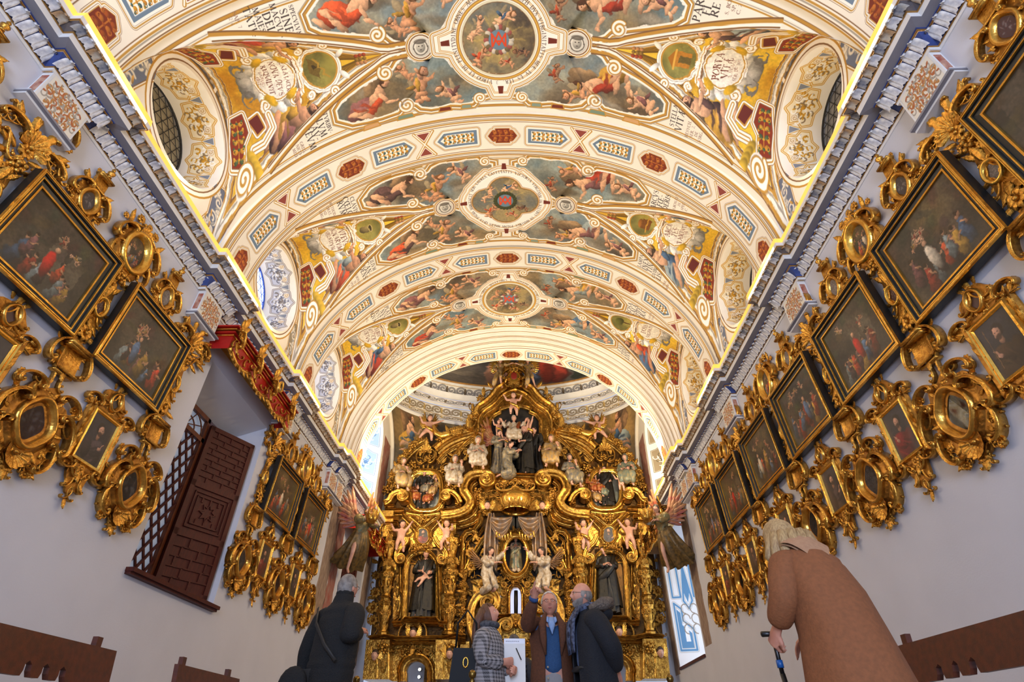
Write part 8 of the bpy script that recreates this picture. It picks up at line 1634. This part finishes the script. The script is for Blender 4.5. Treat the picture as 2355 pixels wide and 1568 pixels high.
# visitor in navy puffer, from behind
P = Person('grey-haired visitor in navy quilted puffer jacket seen from behind', -.16, 8.2, PI - .2, 1.66, pose(elL=(-.25, .0, 1.1), wrL=(-.12, -.22, 1.05), elR=(.26, .02, 1.1), wrR=(.24, -.1, .9)), (0, -1, .15), (0, .1, 1)); k = P.k
PUF = cloth('navy_puffer', (.05, .065, .12), (.065, .08, .14), 20, .4, .5)
for q in 'LR': P.sleeve(q, PUF, (.10, .09, .07))
rg2 = [(0, 0, z*k, (.22 if z < 1.35 else .22 - (z - 1.35)*1.0)*(1 + .03*math.sin(z*2*PI/.055)), (.175 if z < 1.35 else .175 - (z - 1.35)*.7)*(1 + .03*math.sin(z*2*PI/.055))) for z in np.linspace(.80, 1.48, 60)]
coat_mb(rg2, -PI/2 + .02, 3*PI/2 - .02, 44, .01).obj('jacket', PUF, P.r); P.trousers(LEAD); P.head('hair', hair_mb(40, 20, .2, -.46, 1.13, -.1, 4), mat_once('dark_grey_hair', (.22, .21, .21), .6, 0, (.34, .33, .33), 30))
MB().tube([np.array(v)*k for v in ((.14, .12, 1.42), (.0, .20, 1.2), (-.20, .16, .92))], [(.012, .006)]*3, 6, up=(0, 1, 0)).obj('bag_strap', LEAD, P.r)
# the woman in the long camel coat, stooping, from behind
P = Person('blonde woman in long camel coat seen from behind, leaning on a black stick', 1.60, 3.12, PI + .22, 1.60, pose(bel=(0, -.02, 1.08), che=(0, -.10, 1.27), nk=(0, -.18, 1.42), hd=(0, -.24, 1.44), shR=(.16, -.10, 1.36), elR=(.25, -.04, 1.13), wrR=(.255, -.20, .985), shL=(-.16, -.10, 1.36), elL=(-.17, -.22, 1.12), wrL=(-.06, -.35, 1.0)), (.1, -1, -.45), (0, -.35, 1), 'f', HANDO, HANDC, (0, 0, -1), (-1, 0, 0))
CAM = cloth('camel_wool', (.52, .31, .17), (.47, .28, .15), 50, .2); k = P.k
for q in 'LR': P.sleeve(q, CAM, (.10, .088, .068))
coat_mb([(0, .03, .10*k, .34, .32), (0, .03, .40*k, .29, .28), (0, .02, .70*k, .245, .235), (0, .01, .95*k, .21, .195), (0, -.02, 1.15*k, .195, .175), (0, -.07, 1.30*k, .18, .15), (0, -.10, 1.39*k, .14, .12), (0, -.14, 1.45*k, .08, .08)], -PI/2 + .03, 3*PI/2 - .03, 56, .025, 6, 2.4).obj('coat', CAM, P.r)
hg = []
for t in np.linspace(0, 1, 8): a = np.linspace(.15, PI - .15, 19); hg.append(np.stack([(.075 + .075*t)*np.cos(a), -.13 + (.07 + .085*t)*np.sin(a) + .02*t, 1.50 - .05*t - .13*t*t*np.sin(a)**3 + np.zeros(19)], -1)*k)
hg = np.array(hg); MB().grid(hg).grid(hg + [0, -.015, -.01], flip=True).obj('hood', cloth('hood_wool', (.66, .50, .37), (.62, .46, .34), 50, .2), P.r); P.trousers(LEAD, .8)
BLD = mat('blonde_hair', (.74, .62, .43), .45, 0, (.56, .43, .28), 22, .4, 60, stretch=(6, 6, 1)); P.head('hair', hair_mb(44, 22, .22, -.60, 1.20, -.48, 6), BLD)
for i in range(9):
    a = -.2 + (PI + .4)*i/8; c = P.J['hd'] + np.array([.105*math.cos(a), .05 + .10*math.sin(a), .02])*k; MB().tube([c + [0, 0, .07], c + np.array([.02*math.cos(a), .02*math.sin(a), .0]), c + np.array([.045*math.cos(a), .05*math.sin(a), -.055]), c + np.array([.035*math.cos(a), .035*math.sin(a), -.10])], [.035, .036, .028, .008], 8).obj('hair_lock', BLD, P.r)
BLKP = mat('black_tube', (.03, .03, .035), .35); BLUP = mat('blue_plastic', (.05, .30, .55), .4)
w = P.r.matrix_basis @ Vector(P.J['wrR']*1.07 - P.J['elR']*.07); st = thing('walking_stick', 'black folding stick seat with blue collar beside the camel coat', 'walking stick', (w.x - .0, w.y + .05, 0)); z0 = w.z - .02
MB().tube([(0, 0, z0 + .02), (.0, 0, z0 - .16)], .012, 8).obj('shaft', BLKP, st); MB().tube([(0, 0, z0 - .10), (0, 0, z0 - .135)], .017, 10).obj('blue_collar', BLUP, st); MB().tube([(.0, 0, z0 - .16), (.07, .02, .02)], .014, 8).obj('leg', BLKP, st); MB().tube([(-.02, .02, z0 - .34), (.05, .0, z0 - .56), (.16, .05, .02)], .012, 8).obj('leg', BLKP, st); MB().tube([(.0, .03, z0 - .2), (-.10, .05, .02)], .012, 8).obj('leg', BLKP, st)
MB().tube([(.03, 0, z0 + .025), (-.06, -.01, z0 + .02)], .014, 8).obj('handle', BLKP, st); MB().box(.09, .26, -.08, .08, z0 - .60, z0 - .565).obj('seat', BLUP, st, False)
# ------------------------------------------------------------------ niche, shutters, pelmets, wall angels, benches, posts
a0, a1, b0, b1 = NICHE; XB = XL - .56
nw = struct('window_11', None, 'deep window niche with carved brown shutter in the left nave wall')
MB().grid(np.array([[(XL, a0, b0), (XL, a0, b1)], [(XB, a0 + .14, b0), (XB, a0 + .14, b1 - .28)]])).obj('near_jamb', WALLM, nw, False); MB().grid(np.array([[(XL, a1, b0), (XL, a1, b1)], [(XB, a1 - .12, b0), (XB, a1 - .12, b1 - .28)]])).obj('far_jamb', WALLM, nw, False); MB().grid(np.array([[(XL, a0, b1), (XL, a1, b1)], [(XB, a0, b1 - .28), (XB, a1, b1 - .28)]])).obj('soffit', WALLM, nw, False)
MB().box(XB - .02, XL + .07, a0 - .04, a1 + .04, b0 - .06, b0).obj('sill', WOODR, nw, False); MB().box(XL - .02, XL + .10, a0 - .05, a1 + .05, b0 - .03, b0 + .015).obj('sill_nosing', WOODR, nw, False)
MB().box(XB - .06, XB - .04, a0, a1, b0, b1).obj('back_wall', WOODR, nw, False)
MB().box(XB - .03, XB - .02, a0 + .15, 7.86, b0, 4.78).obj('pane', mat('daylit_panes', (.62, .68, .78), .3, emit=.28), nw, False)
lat = thing('lattice_window', 'diagonal wooden lattice casement inside the left niche', 'window', (XB, 7.30, 3.45)); hw_, hz = .56, 1.33
bar = MB().box(-.014, .014, -.016, .016, -.5, .5).mesh('lattice_bar', WOODR, False)
for k in range(-9, 10):
    for sg in (-1, 1):
        c = k*.27; ang = .62*sg; L = []
        for t in np.linspace(-2.2, 2.2, 300):
            y, z = math.sin(ang)*t*1.0, c + math.cos(ang)*t
            if abs(y) < hw_ - .02 and -hz < z < hz - .38: L.append((y, z))
        if len(L) > 8: p, q = np.array(L[0]), np.array(L[-1]); d = q - p; n = np.linalg.norm(d); m_ = (p + q)/2; link('lattice_bar', bar, lat, Matrix.Translation((.012*sg, m_[0], m_[1])) @ Matrix.Rotation(-math.atan2(d[0], d[1]), 4, 'X') @ Matrix.Diagonal((1, 1, n, 1)))
for y0, y1, z0, z1 in ((-hw_, -hw_ + .07, -hz, hz), (hw_ - .07, hw_, -hz, hz), (-hw_, hw_, hz - .07, hz), (-hw_, hw_, hz - .42, hz - .35), (-hw_, hw_, -hz, -hz + .07)): MB().box(-.03, .04, y0, y1, z0, z1).obj('rail', WOODH, lat, False)
for r in (.16, .30): MB().tube([(.02, r*1.5*math.cos(t), hz - .35 + r*math.sin(t)) for t in np.linspace(0, PI, 14)], .012, 6).obj('fanlight_bar', WOODH, lat)
for t in (.6, 1.2, 1.9, 2.5): MB().tube([(.02, 0, hz - .35), (.02, .5*math.cos(t), hz - .35 + .28*math.sin(t))], .009, 5).obj('fanlight_bar', WOODH, lat)
def shutter(label, loc, rz, w, h):
    sh = thing('shutter', label, 'shutter', loc, rz); MB().box(0, w, -.02, .02, 0, h).obj('board', WOODR, sh, False)
    for x0, x1, z0, z1 in ((0, .075, 0, h), (w - .075, w, 0, h), (0, w, 0, .07), (0, w, h - .07, h), (0, w, h*.305, h*.34), (0, w, h*.60, h*.635)): MB().box(x0, x1, -.045, -.018, z0, z1).obj('stile' if z1 - z0 == h else 'rail', WOODR, sh, False)
    hb = MB().box(0, 1, -.038, -.018, -.009, .009).mesh('carved_bar', WOODR, False); vb = MB().box(-.009, .009, -.038, -.018, 0, 1).mesh('carved_bar', WOODR, False)
    for z0, z1, n in ((.07, h*.305, 5), (h*.635, h - .07, 9)):
        s_ = (z1 - z0)/n
        for i in range(n):
            if i: link('carved_bar', hb, sh, Matrix.Translation((.075, 0, z0 + s_*i)) @ Matrix.Diagonal((w - .15, 1, 1, 1)))
            for x in ((.22, .62), (.36, .80), (.14, .50, .86))[i % 3]: link('carved_bar', vb, sh, Matrix.Translation((.075 + x*(w - .15), 0, z0 + s_*i)) @ Matrix.Diagonal((1.6, 1, s_, 1)))
    z0, z1 = h*.34, h*.60; c = ((w)/2, (z0 + z1)/2)
    for q in (.05, .11): 
        for x0, x1, y0, y1 in ((.075 + q, w - .075 - q, z0 + q, z0 + q + .02), (.075 + q, w - .075 - q, z1 - q - .02, z1 - q), (.075 + q, .095 + q, z0 + q, z1 - q), (w - .095 - q, w - .075 - q, z0 + q, z1 - q)): MB().box(x0, x1, -.042, -.018, y0, y1).obj('panel_moulding', WOODR, sh, False)
    st = [(c[0] + (.15 if i % 2 == 0 else .085)*math.cos(i*PI/8), c[1] + (.15 if i % 2 == 0 else .085)*math.sin(i*PI/8)) for i in range(16)]; MB().ring(st, [(-.014, -.018), (-.014, -.042), (0, -.042), (0, -.018)]).obj('carved_star', WOODR, sh, False)
    for x in (.2, .5, .8): 
        for zz in (z0 + .12, z1 - .20): link('carved_bar', vb, sh, Matrix.Translation((.19 + (x)*(w - .38), 0, zz)) @ Matrix.Diagonal((1.6, 1, .08, 1)))
    return sh
shutter('tall carved red-brown shutter folded open in the left nave niche', (XL - .50, 7.86, 2.16), math.atan2(.80, .42), .86, 2.52)
shutter('small carved brown shutter in the left chancel window', (XL - .50, 15.2, 2.5), math.atan2(.85, .40), .9, 2.2)
def pelmet(label, s, y0, y1, zt, zb, d, face, full=True):
    X = CX + s*HW; p = thing('pelmet', label, 'pelmet', (X, (y0 + y1)/2, zb)); w = (y1 - y0)/2; h = zt - zb; n = 40; e = MB(); ys = np.linspace(-w, w, n); lo = [.10*abs(math.sin(3.5*PI*(y + w)/(2*w)))*-1 + .03 for y in ys]; sx = -s
    e.grid(np.array([[(sx*d, y, l) for y, l in zip(ys, lo)], [(sx*d, y, h) for y in ys]]), flip=s > 0); e.grid(np.array([[(sx*(d - .02), y, l) for y, l in zip(ys, lo)], [(sx*(d - .02), y, h) for y in ys]]), flip=s < 0)
    for q in (-1, 1): e.add([(0, q*w, 0), (sx*d, q*w, 0), (sx*d, q*w, h), (0, q*w, h)], [(0, 1, 2, 3)])
    e.obj('valance', face, p, False)
    for i, (z, o) in enumerate(((h*.62, .02), (h*.74, .04), (h*.86, .06), (h*.97, .09))): MB().box(min(0, sx*(d + o)), max(0, sx*(d + o)), -w - o, w + o, z, z + h*.06).obj('gilt_moulding' if i % 2 == 0 else 'red_moulding', GOLD2 if i % 2 == 0 else face, p, False)
    MB().tube([(sx*(d + .02), y, l - .02) for y, l in zip(ys, lo)], .035, 6).obj('gilt_border', GOLD2, p); rzz = PI/2 if s < 0 else -PI/2
    for i in range(int(w*2/.11)):
        y = -w + .06 + i*.11; l = .10*abs(math.sin(3.5*PI*(y + w)/(2*w)))*-1 + .03; link('leaf', OM['leaff'], p, Matrix.Translation((sx*(d + .01), y, l + .03)) @ Matrix.Rotation(rzz, 4, 'Z') @ Matrix.Rotation(PI + .4*math.sin(i), 4, 'Y') @ Matrix.Scale(.17, 4))
        if i % 2 == 0: link('scroll', OM['cf'], p, Matrix.Translation((sx*(d + .02), y, l + .12)) @ Matrix.Rotation(rzz, 4, 'Z') @ Matrix.Rotation(1.2*(-1)**(i//2), 4, 'Y') @ Matrix.Scale(.15, 4))
    for y in (-w + .05, -w*.42, w*.12, w*.80):
        M = Matrix.Translation((sx*(d + .04), y, h*.5)) @ Matrix.Rotation(rzz, 4, 'Z')
        for nm, kk, z, sc, ry in (('leaf', 'leaf', .20, .30, .1), ('leaf', 'leaf', .14, .24, -.5), ('leaf', 'leaf', .14, .24, .6), ('rosette', 'flower', .16, .17, 0), ('scroll', 'c2', .02, .26, .3), ('leaf', 'leaf', -.05, .24, PI), ('shell', 'shell', .06, .17, 0)): link(nm, OM[kk], p, M @ T(0, -.02, z, ry=ry, s=sc))
        if abs(y - w*.12) < .01 and full:
            o = MB().ring(oval(.05, .085, 18), [(0, -.05), (.012, -.07), (.02, -.03)]).obj('mirror_frame', GOLD2, p, True, M @ T(0, -.14, .02)); MB().fan((0, -.05, 0), [(a, -.05, b) for a, b in oval(.05, .085, 18)]).obj('mirror_glass', MIRC, o)
    return p
pelmet('scarlet pelmet with gilt lambrequin over the left nave niche', -1, 6.34, 8.82, 5.50, 5.14, .32, REDP)
pelmet('scarlet and gilt pelmet behind the left flying angel', -1, 14.0, 16.6, 5.32, 5.0, .45, REDP, False)
pelmet('brown and gilt pelmet behind the right flying angel', 1, 13.6, 16.6, 5.36, 5.02, .45, mat('brown_lacquer', (.36, .24, .12), .45, .3), False)
for s, lb in ((-1, 'left'), (1, 'right')):
    J = pose(bel=(0, -.04, 1.08), che=(0, -.12, 1.26), nk=(0, -.20, 1.42), hd=(0, -.24, 1.45), shL=(-.19, -.14, 1.36), elL=(-.24, -.36, 1.22), wrL=(-.14, -.60, 1.22), shR=(.19, -.14, 1.36), elR=(.24, -.34, 1.18), wrR=(.12, -.58, 1.14), hpL=(-.09, .02, .90), knL=(-.12, -.02, .52), anL=(-.12, .12, .12), toL=(-.12, .02, .0), knR=(.12, .22, .58), anR=(.13, .50, .30), toR=(.14, .62, .22))
    o = robed_fig('flying_angel', 'painted winged angel leaning from the %s chancel wall with a lamp bracket' % lb, 'statue', (CX + s*(HW - .62), 13.35, 3.72), 1.5, 'olive', None, J, -s*.75, False, True, WINGP, (-s*.0, -1, -.35), None, 'f', 90 + s, scale=.92, bareleg=2)
    Js = {k: v*.92 for k, v in J.items()}; G = []
    for i, t in enumerate(np.linspace(0, 1, 12)):
        c = Js['pel'] + np.array([0, -.02, .16]) + np.array([.03, .20*t + .32*t*t, -.86*t + .16*t*t]); th = np.linspace(0, 2*PI, 44, endpoint=False); r = (.15 + .30*t - .10*t*t)*(1 + (.03 + .17*t)*np.sin(8*th + 2.5*t) + .07*t*np.sin(13*th)); n_ = np.array([0, .2 + .6*t, -.8]); n_ /= np.linalg.norm(n_); u = np.array([1, 0, 0]); v = np.cross(n_, u); G.append(c + u*(r*np.cos(th))[:, None]*1.15 + v*(r*np.sin(th))[:, None]*.8)
    MB().grid(np.array(G), cv=True).grid(np.array(G)*.995, cv=True, flip=True).obj('skirt', mat_once('gilt_brocade', (.30, .25, .15), .4, .4, (.52, .40, .20), 14, .3, 40), o)
    for q in 'LR': MB().ell(Js['sh' + q]*.6 + Js['el' + q]*.4, (.12, .12, .12), 14, 10).obj('puffed_sleeve', EST['olive'], o)
    MB().tube([Js['wrL'] + [.07, -.02, -.1], Js['wrL'] + [.07, -.06, .10]], [.10, .16], 10).obj('lamp_bracket', GOLD, o)
    for i in range(7): link('leaf', OM['leaff'], o, Matrix.Translation(tuple(Js['wrL'] + [.07 + .10*math.cos(i*.9), -.06 + .10*math.sin(i*.9), -.02])) @ Matrix.Rotation(i*.9 + PI/2, 4, 'Z') @ Matrix.Scale(.24, 4))
    for i in range(3): MB().lathe([(.03, 0), (.012, .04), (.03, .10), (.008, .16), (.012, .30), (0, .36)], tuple(Js['wrL'] + [.07 - .1 + .1*i, -.08, .10])).obj('candle_spike', GOLD, o)
# benches
def bench(label, x, y0, y1, s, rake=.10):
    b = thing('bench', label, 'bench', (x, (y0 + y1)/2, 0)); w = (y1 - y0)/2; k = -s
    def slope(m_): V = np.vstack(m_.V); V[:,0] += -k*(V[:,2] - .45)*.16*(V[:,2] > .45); m_.V = [V]; return m_
    cuts = []; pts = [(-w, .76)]
    for c in (.26*w, .40*w, .54*w) if w > .5 else (): pts += [(c - .045, .76), (c - .03, .79), (c - .028, .825), (c, .845), (c + .028, .825), (c + .03, .79), (c + .045, .76)]
    pts += [(w, .76), (w, 1.0), (-w, 1.0)]; m_ = MB(); n = len(pts); m_.add([(-.02, p[0], p[1]) for p in pts] + [(.02, p[0], p[1]) for p in pts], [tuple(range(n)), tuple(range(2*n - 1, n - 1, -1))] + [(i, i + n, (i+1) % n + n, (i+1) % n) for i in range(n)]); slope(m_).obj('back_plank', WOODB, b, False)
    for y in (-w + .16, w - .16): slope(MB().box(-k*.06, -k*.02, y - .03, y + .03, .0, 1.07)).obj('post', WOODB, b, False); MB().box(min(k*.36, k*.41), max(k*.36, k*.41), y - .03, y + .03, 0, .42).obj('leg', WOODB, b, False); MB().box(min(-k*.04, k*.40), max(-k*.04, k*.40), y - .02, y + .02, .36, .42).obj('bearer', WOODB, b, False)
    MB().box(min(-k*.02, k*.44), max(-k*.02, k*.44), -w, w, .42, .46).obj('seat', WOODB, b, False)
    return b
bench('dark brown notched bench at the left wall, nearest the viewer', -3.02, 2.4, 4.60, -1); bench('short dark bench at the left wall, beyond the notched one', -2.94, 5.36, 6.60, -1); bench('red-brown notched bench at the right wall', 2.60, 2.3, 4.62, 1)
BRASS = mat('brass', (.50, .40, .20), .3, .95)
for x, y, lb in ((-1.60, 5.95, 'left, by the man in black'), (1.33, 5.92, 'right, under the blue strapwork niche'), (-.47, 5.5, 'middle, beside the black handbag')):
    o = thing('barrier_post', 'brass barrier post with ball top, %s' % lb, 'post', (x, y, 0)); MB().lathe([(.0, 0), (.14, 0), (.14, .02), (.03, .04), (.016, .06), (.016, .86), (.024, .88), (.012, .90)], n=16).obj('pole', BRASS, o); MB().ell((0, 0, .93), (.034, .034, .036), 16, 10).obj('ball', BRASS, o)
pt = thing('framed_painting', 'low gilt-framed dark picture behind the handbag', 'painting', (RX - 1.06, 15.7, 1.2)); MB().ring([(-.4, -.5), (.4, -.5), (.4, .95), (-.4, .95)], [(0, -.02), (.0, -.06), (.08, -.05), (.09, .02)]).obj('frame', GOLD, pt, False); MB().box(-.4, .4, -.02, 0, -.5, .95).obj('canvas', mat('dark_blue_canvas', (.12, .14, .20), .4), pt, False); MB().box(-.03, .03, -.0, .3, -1.2, .9).obj('easel_leg', WOODB, pt, False)
